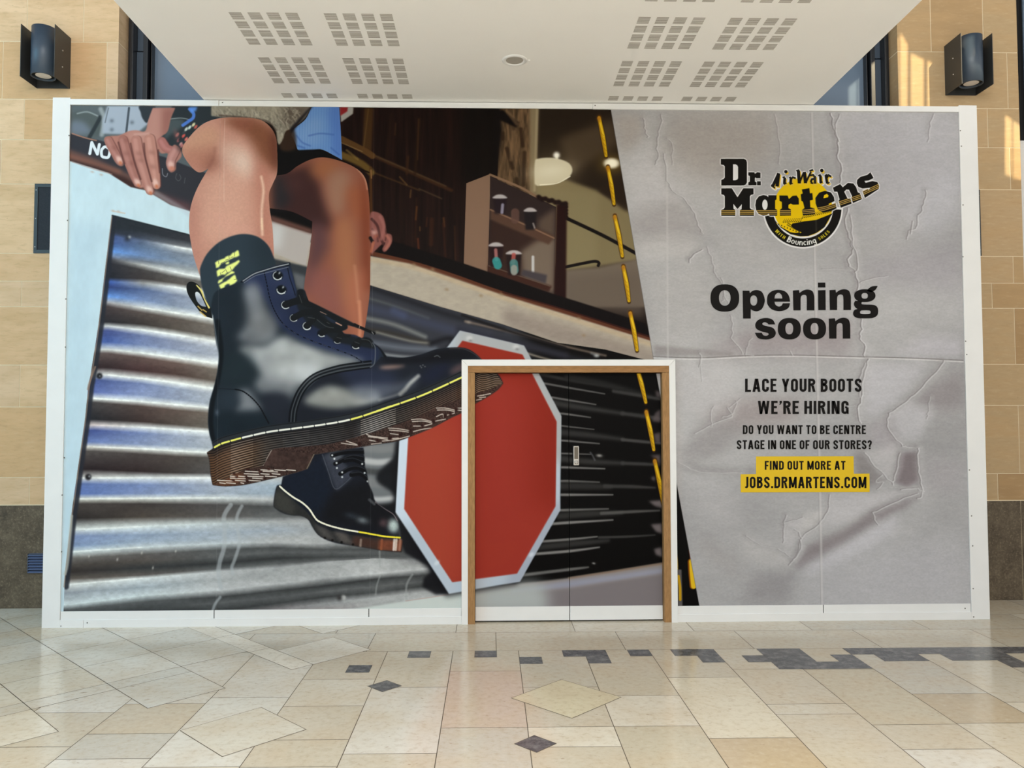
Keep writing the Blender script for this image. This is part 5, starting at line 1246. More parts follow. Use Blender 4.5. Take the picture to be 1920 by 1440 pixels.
    dk = zW([(690, 690), (760, 772), (858, 828), (900, 836), (975, 832), (900, 795), (868, 768), (880, 742), (1000, 720), (1120, 706), (1284, 640), (1262, 672), (1200, 780), (1120, 836), (1040, 866), (960, 870), (860, 848), (760, 780)])
    fill(cn(dk), BK)
    for k in range(26):
        for j in range(3):
            x, y = 790 + 19 * k, 728 - 5.2 * k * (k > 9) * .62 - 3 * k * .3 - j * 14
            blob(*zW([(x + j * 7, y)])[0], 1.15 - .2 * j, 1.15 - .2 * j, 0, BK, .85, 4)
    for k in range(18):
        blob(*zW([(715 + 14.5 * k, 735 + 7.2 * k * (1 - k * .012))])[0], 1.3, 1.3, 0, YE if k % 2 else BK, .8, 4)
    for k in range(12):
        for j in range(2):
            blob(*zW([(830 + 11 * k + j * 8, 756 + 6 * k - j * 16)])[0], 1.2, 1.2, 0, BK, .7, 4)
    # the white rim around letters stays on top of the disc only outside it
    for pts, w in small:
        for q in stroke_quads(pts, w):
            fill(cn(zW([(x + 11, y + 13) for x, y in q])), (222, 184, 60))
    for d in dots:
        fill(cn(zW(E(d[0] + 12, d[1] + 14, 17, 17))), (222, 184, 60))
    for pts, w in small:
        for q in stroke_quads(pts, w):
            fill(cn(zW(q)), BK)
    for d in dots:
        fill(cn(zW(E(*d, 17, 17))), BK)
    for g in big:
        fill(g, BK, 1, 0, 3)
    allm = np.zeros((CH, CW), np.float32)
    for g in big[3:]:
        m = shape(g, 3); h, w = m.a.shape
        allm[m.y:m.y + h, m.x:m.x + w] = np.maximum(allm[m.y:m.y + h, m.x:m.x + w], m.a)
    CLIP[0] = allm
    st = (212, 174, 84)
    for dy in (0, 17, 34):
        line(zW([(160, 614 + dy), (866, 614 + dy)]), 1.3, st, 1, .55, smooth=False)
        line(zW([(960, 612 + dy), (1110, 598 + dy)]), 1.3, st, 1, .55, smooth=False)
        line(zW([(1112, 590 + dy), (1200, 575 + dy), (1330, 534 + dy)]), 1.3, st, 1, .55, smooth=False)
        line(zW([(1340, 528 + dy), (1580, 448 + dy)]), 1.3, st, 1, .55, smooth=False)
        line(zW([(1570, 428 + dy), (1760, 342 + dy)]), 1.3, st, 1, .55, smooth=False)
    CLIP[0] = None
    # words along the ring
    def on_arc(polys, w, hgt, rad, a0, a1, col):
        for q in polys:
            out = []
            for x, y in q:
                t = math.radians(a0 + (a1 - a0) * x / w)
                r = rad - hgt * y
                out.append((C[0] + r * math.cos(t), C[1] + r * math.sin(t)))
            fill(cn(zW(out)), col)
    P, w = text_polys('WITH', .2); on_arc(P, w, 34, 362, 141, 121, (214, 196, 40))
    P, w = text_polys('SOLES', .2); on_arc(P, w, 34, 362, 63, 41, (214, 196, 40))
    t = .15
    low = {'o': (.52, stroke_quads(arc(.26, .34, .19, .27, 0, 360, 16), t)), 'u': (.5, stroke_quads([(.08, .66), (.08, .26)] + arc(.25, .25, .17, .18, 180, 360, 8) + [(.42, .66)], t)), 'n': (.5, stroke_quads([(.08, 0), (.08, .66)], t) + stroke_quads([(.08, .42)] + arc(.25, .42, .17, .18, 180, 0, 8) + [(.42, 0)], t)),
           'c': (.44, stroke_quads(arc(.25, .34, .18, .27, 45, 315, 12), t)), 'i': (.17, stroke_quads([(.08, 0), (.08, .66)], t) + stroke_quads([(.08, .8), (.08, .95)], t)), 'g': (.5, stroke_quads(arc(.25, .36, .18, .25, 0, 360, 14), t) + stroke_quads([(.43, .66), (.43, -.06)] + arc(.25, -.08, .18, .18, 0, -150, 8), t))}
    x = .62; W = [[(p[0] * 1.15, p[1]) for p in q] for q in glyph('B')]
    for ch in 'ouncing':
        W += [[(x + p[0], p[1]) for p in q] for q in low[ch][1]]
        x += low[ch][0] + .08
    on_arc(W, x - .08, 62, 370, 116.5, 68, (236, 236, 232))
    line([(1527, 330), (1531, 470)], 3, (220, 210, 180), 0.12, 1.6)

def paint_all():
    paint_backdrop()
    paint_dark_sheet()
    paint_left()
    paint_sign()
    paint_person()
    paint_far_boot()
    paint_sock_text()
    paint_near_boot()
    paint_stitches()
    paint_paper()
    paint_logo()
    for x in (405, 693):
        line([(x + 8, 205), (x, 1146)], 0.9, (200, 200, 200), 0.13, 0.8)
    np.clip(CV, 0, 255, out=CV)
# ---------------------------------------------------------------- mesh helpers
def srgb(r, g, b):
    f = lambda c: (c / 12.92 if c <= 0.04045 else ((c + 0.055) / 1.055) ** 2.4)
    return tuple(f(c / 255.0) for c in (r, g, b))

class MB:
    """collects polygons and builds ONE mesh object"""
    def __init__(s):
        s.v, s.f, s.m, s.uv, s.c = [], [], [], [], []
        s.smooth = set()
    def poly(s, pts, m=0, c=None, smooth=False):
        i = len(s.v)
        s.v.extend([tuple(float(x) for x in p) for p in pts])
        if smooth:
            s.smooth.add(len(s.f))
        s.f.append(tuple(range(i, i + len(pts)))); s.m.append(m); s.c.append(c)
    def box(s, x0, x1, y0, y1, z0, z1, m=0, bev=0.0):
        if bev > 0:
            bm = bmesh.new()
            bmesh.ops.create_cube(bm, size=1)
            for v in bm.verts:
                v.co = Vector((x0 + (v.co.x + .5) * (x1 - x0), y0 + (v.co.y + .5) * (y1 - y0), z0 + (v.co.z + .5) * (z1 - z0)))
            bmesh.ops.bevel(bm, geom=bm.edges[:], offset=bev, segments=2, affect='EDGES', profile=0.5)
            s.add_bm(bm, m); bm.free()
            return
        P = [(x0, y0, z0), (x1, y0, z0), (x1, y1, z0), (x0, y1, z0), (x0, y0, z1), (x1, y0, z1), (x1, y1, z1), (x0, y1, z1)]
        for q in ((0, 3, 2, 1), (4, 5, 6, 7), (0, 1, 5, 4), (1, 2, 6, 5), (2, 3, 7, 6), (3, 0, 4, 7)):
            s.poly([P[k] for k in q], m)
    def add_bm(s, bm, m=0, smooth=False):
        i = len(s.v)
        bm.verts.index_update()
        s.v.extend([tuple(v.co) for v in bm.verts])
        for f in bm.faces:
            if smooth:
                s.smooth.add(len(s.f))
            s.f.append(tuple(i + v.index for v in f.verts)); s.m.append(m); s.c.append(None)
    def lathe(s, prof, c, axis='z', n=40, m=0, cap=True):
        """prof: (radius, height) pairs around an axis through c"""
        def pt(r, h, k):
            a = 2 * math.pi * k / n
            if axis == 'z':
                return (c[0] + r * math.cos(a), c[1] + r * math.sin(a), c[2] + h)
            if axis == 'y':
                return (c[0] + r * math.cos(a), c[1] + h, c[2] + r * math.sin(a))
            return (c[0] + h, c[1] + r * math.cos(a), c[2] + r * math.sin(a))
        for (r0, h0), (r1, h1) in zip(prof, prof[1:]):
            for k in range(n):
                q = [pt(r0, h0, k), pt(r0, h0, k + 1), pt(r1, h1, k + 1), pt(r1, h1, k)]
                if r0 < 1e-6: q = q[1:]
                if r1 < 1e-6: q = q[:3]
                s.poly(q, m, smooth=True)
    def prism(s, poly, y0, y1, m=0):
        """outline in (x, z), front at y0, back at y1"""
        pts = [Vector((p[0], p[1], 0)) for p in poly]
        tri = tessellate_polygon([pts])
        for t in tri:
            s.poly([(poly[k][0], y0, poly[k][1]) for k in t], m)
            s.poly([(poly[k][0], y1, poly[k][1]) for k in reversed(t)], m)
        for a, b in zip(poly, poly[1:] + poly[:1]):
            s.poly([(a[0], y0, a[1]), (b[0], y0, b[1]), (b[0], y1, b[1]), (a[0], y1, a[1])], m)
    def sheet(s, contours, y, m=0):
        """flat face in (x, z) at depth y facing the mall; later contours are holes"""
        pts = [[Vector((p[0], p[1], 0)) for p in c] for c in contours]
        flat = [p for c in contours for p in c]
        for t in tessellate_polygon(pts):
            P = [flat[k] for k in t]
            ar = (P[1][0] - P[0][0]) * (P[2][1] - P[0][1]) - (P[2][0] - P[0][0]) * (P[1][1] - P[0][1])
            if abs(ar) < 1e-10:
                continue
            if ar < 0:
                P = P[::-1]
            s.poly([(p[0], y, p[1]) for p in P], m)
    def build(s, name, mats, parent=None, uvfun=None, bevel=0.0, weld=False):
        me = bpy.data.meshes.new(name)
        me.from_pydata(s.v, [], s.f)
        if not isinstance(mats, (list, tuple)):
            mats = [mats]
        for mm in mats:
            me.materials.append(mm)
        me.polygons.foreach_set('material_index', s.m)
        me.polygons.foreach_set('use_smooth', [k in s.smooth for k in range(len(s.f))])
        if uvfun:
            uv = me.uv_layers.new(name='print')
            for l in me.loops:
                uv.data[l.index].uv = uvfun(me.vertices[l.vertex_index].co)
        if any(c is not None for c in s.c):
            at = me.color_attributes.new('tint', 'FLOAT_COLOR', 'CORNER')
            for p in me.polygons:
                c = s.c[p.index] or (0.5, 0.5, 0.5)
                for li in p.loop_indices:
                    at.data[li].color = (*c, 1)
        me.update()
        if weld or s.smooth:
            bm = bmesh.new(); bm.from_mesh(me)
            bmesh.ops.remove_doubles(bm, verts=bm.verts[:], dist=1e-6)
            bm.to_mesh(me); bm.free()
        o = bpy.data.objects.new(name, me); COL.objects.link(o)
        if parent:
            o.parent = parent
            o.matrix_parent_inverse = Matrix.Translation(-Vector(parent_loc(parent)))
        return o

def parent_loc(o):
    """all meshes are written in mall coordinates; only a thing's own Empty is moved"""
    return o.location if o.parent is None else (0, 0, 0)

def tag(o, label=None, cat=None, group=None, kind=None):
    if label: o['label'] = label
    if cat: o['category'] = cat
    if group: o['group'] = group
    if kind: o['kind'] = kind
    return o

def empty(name, loc):
    o = bpy.data.objects.new(name, None); COL.objects.link(o)
    o.location = loc; o.empty_display_size = 0.1
    return o

# ---------------------------------------------------------------- materials
def mat(name, col, rough=0.5, spec=0.5, metal=0.0, noise=0.0, scale=20.0, bump=0.0, stretch=(1, 1, 1), detail=6):
    m = bpy.data.materials.new(name); m.use_nodes = True
    n, l = m.node_tree.nodes, m.node_tree.links
    b = n['Principled BSDF']
    b.inputs['Roughness'].default_value = rough
    b.inputs['Specular IOR Level'].default_value = spec
    b.inputs['Metallic'].default_value = metal
    c = (*col, 1)
    b.inputs['Base Color'].default_value = c
    if noise > 0 or bump > 0:
        t = n.new('ShaderNodeTexCoord'); mp = n.new('ShaderNodeMapping'); nz = n.new('ShaderNodeTexNoise')
        mp.inputs['Scale'].default_value = stretch
        nz.inputs['Scale'].default_value = scale; nz.inputs['Detail'].default_value = detail
        l.new(t.outputs['Object'], mp.inputs[0]); l.new(mp.outputs[0], nz.inputs[0])
        if noise > 0:
            mr = n.new('ShaderNodeMapRange'); mr.inputs[1].default_value = 0.25; mr.inputs[2].default_value = 0.75
            mr.inputs[3].default_value = 1 - noise; mr.inputs[4].default_value = 1 + noise
            l.new(nz.outputs['Fac'], mr.inputs[0])
            mx = n.new('ShaderNodeVectorMath'); mx.operation = 'SCALE'
            mx.inputs[0].default_value = col
            l.new(mr.outputs[0], mx.inputs['Scale']); l.new(mx.outputs[0], b.inputs['Base Color'])
        if bump > 0:
            bp = n.new('ShaderNodeBump'); bp.inputs['Strength'].default_value = bump; bp.inputs['Distance'].default_value = 0.002
            l.new(nz.outputs['Fac'], bp.inputs['Height']); l.new(bp.outputs[0], b.inputs['Normal'])
    return m

def stone_mat(name, rough, spec, kind):
    """natural stone: the tint of each slab times veins and flecks"""
    m = bpy.data.materials.new(name); m.use_nodes = True
    n, l = m.node_tree.nodes, m.node_tree.links
    b = n['Principled BSDF']
    b.inputs['Roughness'].default_value = rough; b.inputs['Specular IOR Level'].default_value = spec
    at = n.new('ShaderNodeAttribute'); at.attribute_name = 'tint'
    t = n.new('ShaderNodeTexCoord'); mp = n.new('ShaderNodeMapping')
    l.new(t.outputs['Object'], mp.inputs[0])
    def noise(scale, detail, rgh=0.55, vec=None):
        z = n.new('ShaderNodeTexNoise'); z.inputs['Scale'].default_value = scale; z.inputs['Detail'].default_value = detail
        z.inputs['Roughness'].default_value = rgh
        l.new((vec or mp).outputs[0], z.inputs[0])
        return z
    def rng(src, a, c, lo, hi):
        r = n.new('ShaderNodeMapRange'); r.inputs[1].default_value = a; r.inputs[2].default_value = c
        r.inputs[3].default_value = lo; r.inputs[4].default_value = hi
        l.new(src.outputs['Fac'], r.inputs[0])
        return r
    def mix(f, a, bcol):
        x = n.new('ShaderNodeMix'); x.data_type = 'RGBA'
        l.new(f.outputs[0], x.inputs[0])
        l.new(a, x.inputs[6]) if not isinstance(a, tuple) else setattr(x.inputs[6], 'default_value', a)
        l.new(bcol, x.inputs[7]) if not isinstance(bcol, tuple) else setattr(x.inputs[7], 'default_value', bcol)
        return x
    if kind == 'marble':
        mp.inputs['Scale'].default_value = (1, 1, 1)
        big = noise(3.2, 5); sm = noise(26, 6, 0.65); fl = noise(48, 3, 0.5)
        mp2 = n.new('ShaderNodeMapping'); mp2.inputs['Scale'].default_value = (.55, 1, 1); l.new(t.outputs['Object'], mp2.inputs[0])
        fl2 = noise(30, 4, 0.6, mp2)
        c = mix(rng(big, .42, .68, 0, .45), at.outputs['Color'], (*srgb(198, 178, 148), 1))
        c = mix(rng(sm, .5, .72, 0, .42), c.outputs[2], (*srgb(170, 148, 118), 1))
        c = mix(rng(fl2, .645, .73, 0, .55), c.outputs[2], (*srgb(140, 112, 80), 1))
        c = mix(rng(sm, .30, .45, .16, 0), c.outputs[2], (*srgb(232, 226, 210), 1))
        l.new(c.outputs[2], b.inputs['Base Color'])
    elif kind == 'granite':
        a = noise(14, 8, 0.7); v = noise(60, 6, 0.7)
        c = mix(rng(a, .45, .68, 0, .75), at.outputs['Color'], (*srgb(138, 136, 134), 1))
        c = mix(rng(v, .55, .75, 0, .5), c.outputs[2], (*srgb(44, 44, 46), 1))
        l.new(c.outputs[2], b.inputs['Base Color'])
    elif kind == 'sandstone':
        mp.inputs['Scale'].default_value = (1, 1, 4.5)
        big = noise(2.2, 6, .6); st = noise(9, 8, .65)
        c = mix(rng(big, .4, .68, 0, .55), at.outputs['Color'], (*srgb(190, 158, 116), 1))
        c = mix(rng(st, .52, .72, 0, .42), c.outputs[2], (*srgb(166, 138, 100), 1))
        c = mix(rng(st, .28, .46, .22, 0), c.outputs[2], (*srgb(222, 202, 168), 1))
        mpv = n.new('ShaderNodeMapping'); mpv.inputs['Scale'].default_value = (3, 1, 9); l.new(t.outputs['Object'], mpv.inputs[0])
        fk = noise(11, 5, .6, mpv)
        c = mix(rng(fk, .69, .76, 0, .6), c.outputs[2], (*srgb(120, 96, 66), 1))
        l.new(c.outputs[2], b.inputs['Base Color'])
        bp = n.new('ShaderNodeBump'); bp.inputs['Strength'].default_value = .25; bp.inputs['Distance'].default_value = .002
        l.new(st.outputs['Fac'], bp.inputs['Height']); l.new(bp.outputs[0], b.inputs['Normal'])
    else:
        a = noise(7, 10, 0.72); v = noise(55, 6, 0.7)
        c = mix(rng(a, .3, .7, 0, 1), (*srgb(64, 54, 42), 1), (*srgb(108, 96, 78), 1))
        c = mix(rng(v, .52, .72, 0, .55), c.outputs[2], (*srgb(150, 134, 110), 1))
        c = mix(rng(v, .3, .44, .55, 0), c.outputs[2], (*srgb(48, 40, 32), 1))
        l.new(c.outputs[2], b.inputs['Base Color'])
    return m

M_white = mat('white_painted_board', (0.80, 0.80, 0.79), 0.45, 0.35, noise=0.02, scale=6)
M_screw = mat('screw_steel', srgb(120, 118, 112), 0.35, 0.5, 0.7)
M_joint = mat('joint_shadow_gap', srgb(60, 58, 55), 0.8, 0.1)
M_timber = mat('raw_timber', srgb(160, 122, 80), 0.65, 0.2, noise=0.22, scale=14, stretch=(6, 6, 1.2), bump=0.1)
M_timber_h = mat('raw_timber_lengthwise', srgb(156, 116, 74), 0.65, 0.2, noise=0.22, scale=14, stretch=(1.2, 6, 6), bump=0.1)
M_ink = mat('black_vinyl_ink', srgb(17, 14, 12), 0.36, 0.12)
M_yellow = mat('yellow_vinyl_ink', srgb(222, 184, 8), 0.42, 0.4)
M_soffit = mat('soffit_paint', srgb(246, 245, 243), 0.7, 0.2, noise=0.015, scale=2)
M_slot = mat('slot_dark', srgb(150, 143, 133), 0.9, 0.1)
M_gun = mat('gunmetal_paint', srgb(62, 74, 88), 0.40, 0.5)
M_gun_dark = mat('dark_grey_paint', srgb(52, 53, 53), 0.42, 0.45)
M_black = mat('black_inside', srgb(16, 16, 17), 0.6, 0.2)
M_lens = mat('frosted_lens', srgb(214, 212, 210), 0.35, 0.4)
M_steel = mat('satin_steel', srgb(190, 186, 180), 0.28, 0.5, 0.85)
M_key = mat('keypad_grey', srgb(112, 104, 92), 0.45, 0.4, 0.3)
M_frame = mat('window_frame_paint', srgb(30, 32, 36), 0.3, 0.5)
M_glass = mat('dark_window_glass', srgb(104, 120, 138), 0.08, 0.6, noise=0.12, scale=1.2)
M_mesh = mat('dark_insect_mesh', srgb(44, 48, 54), 0.7, 0.2, noise=0.15, scale=90)
M_louvre = mat('blue_grey_louvre', srgb(86, 100, 132), 0.3, 0.5)
M_mortar = mat('pale_mortar', srgb(236, 220, 188), 0.9, 0.1, noise=0.05, scale=30)
M_grout = mat('floor_grout', srgb(92, 82, 68), 0.8, 0.2, noise=0.1, scale=30)
M_sand = stone_mat('sandstone_blocks', 0.8, 0.2, 'sandstone')
M_plinth = stone_mat('brown_plinth_stone', 0.45, 0.35, 'plinth')
M_marble = stone_mat('polished_limestone', 0.16, 0.42, 'marble')
M_granite = stone_mat('dark_inlay_stone', 0.22, 0.4, 'granite')
M_pale = mat('pale_panel', srgb(214, 214, 212), 0.4, 0.3)

PRINT_K = 1.0
def print_material():
    paint_all()
    im = bpy.data.images.new('hoarding_print', CW, CH, alpha=False)
    px = np.ones((CH, CW, 4), np.float32)
    px[:, :, :3] = CV[::-1] / 255.0
    im.pixels.foreach_set(px.ravel())
    im.update(); im.pack()
    m = bpy.data.materials.new('printed_vinyl'); m.use_nodes = True
    n, l = m.node_tree.nodes, m.node_tree.links
    b = n['Principled BSDF']
    b.inputs['Roughness'].default_value = 0.42; b.inputs['Specular IOR Level'].default_value = 0.06
    u = n.new('ShaderNodeUVMap'); u.uv_map = 'print'
    t = n.new('ShaderNodeTexImage'); t.image = im; t.extension = 'EXTEND'
    v = n.new('ShaderNodeVectorMath'); v.operation = 'SCALE'; v.inputs['Scale'].default_value = PRINT_K
    l.new(u.outputs[0], t.inputs[0]); l.new(t.outputs[0], v.inputs[0]); l.new(v.outputs[0], b.inputs['Base Color'])
    return m
M_print = print_material()

def print_uv(co):
    return ((co[0] - PX0) / (PX1 - PX0), (co[2] - PZ0) / (PZ1 - PZ0))

def wall_xz(pts):
    return [(p[0], p[2]) for p in (at_y(q[0], q[1], 0.0) for q in pts)]

def clip_rect(poly, r):
    """outline cut to a rectangle (x0, x1, z0, z1)"""
    def cut(P, ax, v, keep_less):
        out = []
        for a, b in zip(P, P[1:] + P[:1]):
            ia = a[ax] <= v if keep_less else a[ax] >= v
            ib = b[ax] <= v if keep_less else b[ax] >= v
            if ia: out.append(a)
            if ia != ib:
                t = (v - a[ax]) / (b[ax] - a[ax])
                out.append((a[0] + t * (b[0] - a[0]), a[1] + t * (b[1] - a[1])))
        return out
    P = list(poly)
    for ax, v, k in ((0, r[0], 0), (0, r[1], 1), (1, r[2], 0), (1, r[3], 1)):
        if P: P = cut(P, ax, v, k)
    return P
# ---------------------------------------------------------------- the hoarding
HX0, HX1, HZ, HY = -3.545, 4.072, 4.249, 0.664      # outer box of the hoarding
PXL, PXR, PZB, PZT = -3.405, 3.920, 0.128, 4.200    # printed field
DX0, DX1, DZ = -0.232, 1.509, 2.124                 # outside of the door architrave
AW, TW = 0.050, 0.056                               # architrave and timber widths
LX0, LX1, LZ = DX0 + AW + TW, DX1 - AW - TW, DZ - AW - TW
DY = 0.045                                          # the leaves sit a little back
SEAM1, SEAM2, SEAM3 = at_y(405, 900)[0], at_y(693, 900)[0], at_y(1539, 900)[0]
MEET = at_y(1067, 900, DY)[0]

H = empty('hoarding', ((HX0 + HX1) / 2, 0, 0))
tag(H, 'big white-framed shopfront hoarding with printed boot advert and double door', 'hoarding')

for x0, x1, z0, z1 in [(PXL, SEAM1, 0, PZT + .02), (SEAM1, SEAM2, 0, PZT + .02), (SEAM2, DX0 + .02, 0, PZT + .02), (DX0 + .02, DX1 - .02, DZ - .02, PZT + .02),
                       (DX1 - .02, SEAM3, 0, PZT + .02), (SEAM3, PXR, 0, PZT + .02)]:
    b = MB(); b.box(x0, x1, 0.0, 0.018, z0, z1)
    b.build('printed_panel', M_print, H, print_uv)

def screws(part, pts, y, m=M_screw):
    for x, z in pts:
        b = MB(); b.lathe([(0.0055, 0), (0.005, -0.002), (0.0, -0.0025)], (x, y, z), 'y', 10)
        b.build('screw', m, part)

b = MB(); b.box(HX0, PXL, -0.012, 0.0, 0, HZ + .008, bev=0.0015); b.box(HX0, HX0 + .012, 0.0, HY, 0, HZ)
t = b.build('corner_trim', M_white, H)
screws(t, [(at_y(px, py)[0], at_y(px, py)[2]) for px, py in [(131, 255), (128, 414), (125, 561), (124, 651), (122, 858), (118, 928), (117, 1034), (116, 1173)]], -0.012)
b = MB(); b.box(PXR, HX1, -0.012, 0.0, 0, HZ + .006, bev=0.0015); b.box(HX1 - .012, HX1, 0.0, HY, 0, HZ)
t = b.build('corner_trim', M_white, H)
screws(t, [(at_y(px, py)[0], at_y(px, py)[2]) for px, py in [(1799, 246), (1801, 275), (1804, 385), (1804, 482), (1809, 640), (1811, 665), (1816, 881), (1820, 967), (1822, 1023), (1823, 1103), (1824, 1156)]], -0.012)

# top cap, three overlapping lengths
cx1, cx2 = at_y(411, 195)[0], at_y(1111, 198)[0]
for x0, x1, z0, y0, sx in [(PXL, cx1, PZT - .002, -0.014, None), (cx1, cx2, PZT, -0.010, cx1 + .03), (cx2, PXR, PZT - .002, -0.013, cx2 + .02)]:
    b = MB(); b.box(x0 + .001, x1 - .001, y0, 0.03, z0, HZ - .004, bev=0.0015)
    t = b.build('top_trim', M_white, H)
    if sx: screws(t, [(sx, HZ - .022)], y0)
b = MB(); b.box(HX0 + .012, HX1 - .012, 0.03, HY, HZ - .03, HZ - .006)
b.build('lid_board', M_white, H)

# skirting: flat strip and a thicker strip on the floor, cut where the boards meet
for x0, x1 in [(PXL, SEAM1), (SEAM1, SEAM2), (SEAM2, DX0), (DX1, SEAM3), (SEAM3, PXR)]:
    b = MB(); b.box(x0 + .003, x1 - .003, -0.006, 0.0, 0.060, PZB, bev=0.001)
    b.build('skirting_strip', M_white, H)
for x in (SEAM1, SEAM2, SEAM3):
    b = MB(); b.box(x - .0032, x + .0032, -0.003, 0.0, 0.060, PZB)
    b.build('skirting_joint', M_joint, H)
sx = at_y(158, 1170)[0]
for x0, x1 in [(PXL, sx), (sx, DX0), (DX1, PXR)]:
    b = MB(); b.box(x0 + .001, x1 - .001, -0.014, 0.0, 0.0, 0.062, bev=0.001)
    t = b.build('skirting_base', M_white, H)
    if x0 == sx: screws(t, [(sx + .03, .04)], -0.014)
    if x0 == DX1: screws(t, [(PXR - .05, .09)], -0.006)

# white architrave, mitred
b = MB(); y0, y1 = -0.022, 0.0
o, i = (DX0, DX1, DZ), (DX0 + AW, DX1 - AW, DZ - AW)
g = 0.0012
b.prism([(o[0], 0), (i[0], 0), (i[0], i[2]), (o[0], o[2] - g)], y0, y1)
b.prism([(o[0] + g, o[2]), (i[0] + g, i[2]), (i[1] - g, i[2]), (o[1] - g, o[2])], y0, y1)
b.prism([(i[1], 0), (o[1], 0), (o[1], o[2] - g), (i[1], i[2])], y0, y1)
b.build('architrave', M_white, H)
# timber lining
L = empty('door_lining', (0, 0, 0)); L.parent = H; L.matrix_parent_inverse = Matrix.Translation(-H.location)
b = MB(); b.box(i[0], LX0, -0.014, 0.12, 0, LZ); b.build('jamb', M_timber, L)
b = MB(); b.box(LX1, i[1], -0.014, 0.12, 0, LZ); b.build('jamb', M_timber, L)
b = MB(); b.box(i[0], i[1], -0.014, 0.12, LZ + .0015, i[2]); b.build('head', M_timber_h, L)

def door_uv(co):
    """the print runs on over the recessed leaves"""
    s = (0.0 - CAM_Y) / (co[1] - CAM_Y) if co[1] > 0.01 else 1.0
    return print_uv((CAM_X + (co[0] - CAM_X) * s, 0, CAM_Z + (co[2] - CAM_Z) * s))

leaves = []
KZ = at_y(1000, 1137, DY)[2]
for x0, x1 in [(LX0 + .003, MEET - .0025), (MEET + .0025, LX1 - .003)]:
    b = MB(); b.box(x0, x1, DY, DY + .04, 0.012, LZ - .004)
    d = b.build('door_leaf', M_print, H, door_uv)
    b = MB(); b.box(x0, x1, DY - .004, DY, 0.012, KZ, bev=.001)
    b.build('kick_strip', M_white, d)
    leaves.append((d, x0, x1))
b = MB(); b.box(LX0, LX1, DY + .05, DY + .06, 0.0, LZ); b.build('door_backing', M_black, H)
# push-button lock on the right leaf
dl = leaves[1][0]
lx, lz = at_y(1079.5, 854, DY)[0], at_y(1079.5, 854, DY)[2]
b = MB(); b.box(lx - .027, lx + .027, DY - .004, DY, lz - .082, lz + .083, bev=.002)
b.build('lock_plate', M_black, dl)
b = MB(); b.box(lx - .022, lx + .026, DY - .024, DY - .004, lz - .080, lz + .078, bev=.006)
b.build('lock_body', M_steel, dl)
b = MB(); b.box(lx - .014, lx + .017, DY - .026, DY - .022, lz - .028, lz + .070)
for r in range(7):
    for c in range(2):
        b.box(lx - .011 + c * .014, lx - .001 + c * .014, DY - .029, DY - .026, lz - .022 + r * .013, lz - .014 + r * .013)
b.build('keypad', M_key, dl)
b = MB(); b.lathe([(.015, 0), (.015, -.012), (.011, -.016), (0, -.016)], (lx + .002, DY - .024, lz - .054), 'y', 24)
b.box(lx - .002, lx + .006, DY - .048, DY - .038, lz - .068, lz - .040, bev=.002)
b.build('turn_knob', M_steel, dl)

# ---------------------------------------------------------------- elements of the print, cut to their outlines
ZONES = [(PXL, DX0, PZB, PZT), (DX0, DX1, DZ, PZT), (DX1, PXR, PZB, PZT)]
def leaf_xz(P):
    s = (DY - CAM_Y) / (0.0 - CAM_Y)
    return [(CAM_X + (p[0] - CAM_X) * s, CAM_Z + (p[1] - CAM_Z) * s) for p in P]

LAYER = [0]
def printed(name, outlines, on_door=True, corner=False, parent=None, n=6, material=None):
    """thin vinyl piece(s) showing one element of the print"""
    LAYER[0] += 1
    y = -0.0004 - 0.00012 * LAYER[0]
    b = MB(); parts = []
    for c in outlines:
        P = wall_xz(curve(cn(c) if corner else c, n))
        for zr in ZONES:
            q = clip_rect(P, zr)
            if len(q) > 2: b.sheet([q], y)
        if on_door:
            for d, x0, x1 in leaves:
                q = clip_rect(leaf_xz(P), (x0, x1, KZ, LZ - .004))
                if len(q) > 2:
                    e = MB(); e.sheet([q], DY + y)
                    if e.f: parts.append((e, d))
    first = b.build(name, material or M_print, parent or H, print_uv) if b.f else None
    for e, d in parts:
        e.build(name, material or M_print, d, door_uv)
    return first

printed('printed_backing_paper', [PAPER], corner=True)
printed('printed_shelf_unit', [SHELF], corner=True, on_door=False)
printed('printed_lamp', [LAMP], on_door=False)
printed('printed_far_hand', [zB([(1412, 1010), (1480, 1000), (1530, 1040), (1548, 1120), (1550, 1180), (1600, 1200), (1608, 1260), (1580, 1320), (1540, 1356), (1500, 1300), (1440, 1360), (1412, 1366)])], on_door=False)
printed('printed_shirt_tail', [zB([(885, 40, 1), (1132, 40, 1), (1148, 300), (1158, 528, 1), (1090, 490), (960, 432), (810, 462), (755, 430, 1), (735, 370), (702, 305, 1), (722, 250), (830, 160)])], on_door=False)
printed('printed_octagonal_sign', [SIGN_OUT], corner=True)
printed('printed_far_leg', [LEG_FAR], on_door=False)
printed('printed_near_leg', [LEG_NEAR], on_door=False)
printed('printed_near_hand', [HAND_NEAR], on_door=False)
printed('printed_far_boot', [BOOT_FAR], on_door=False)
printed('printed_sock', [SOCK], on_door=False)
printed('printed_near_boot', [BOOT_NEAR])
for a, c in STITCH:
    dx, dy = c[0] - a[0], c[1] - a[1]
    L_ = math.hypot(dx, dy); nx, ny = -dy / L_ * 4.6, dx / L_ * 4.6
    mx, my = (a[0] + c[0]) / 2, (a[1] + c[1]) / 2
    LAYER[0] -= 1
    printed('printed_stitch', [[(a[0], a[1] - 3), (a[0] - nx * .75, a[1] + 6 - ny * .75), (mx - nx, my - ny), (c[0] - nx * .6, c[1] - 4), (c[0], c[1] + 2), (c[0] + nx * .6, c[1] - 6), (mx + nx, my + ny), (a[0] + nx * .75, a[1] + 6)]])
LAYER[0] += 1

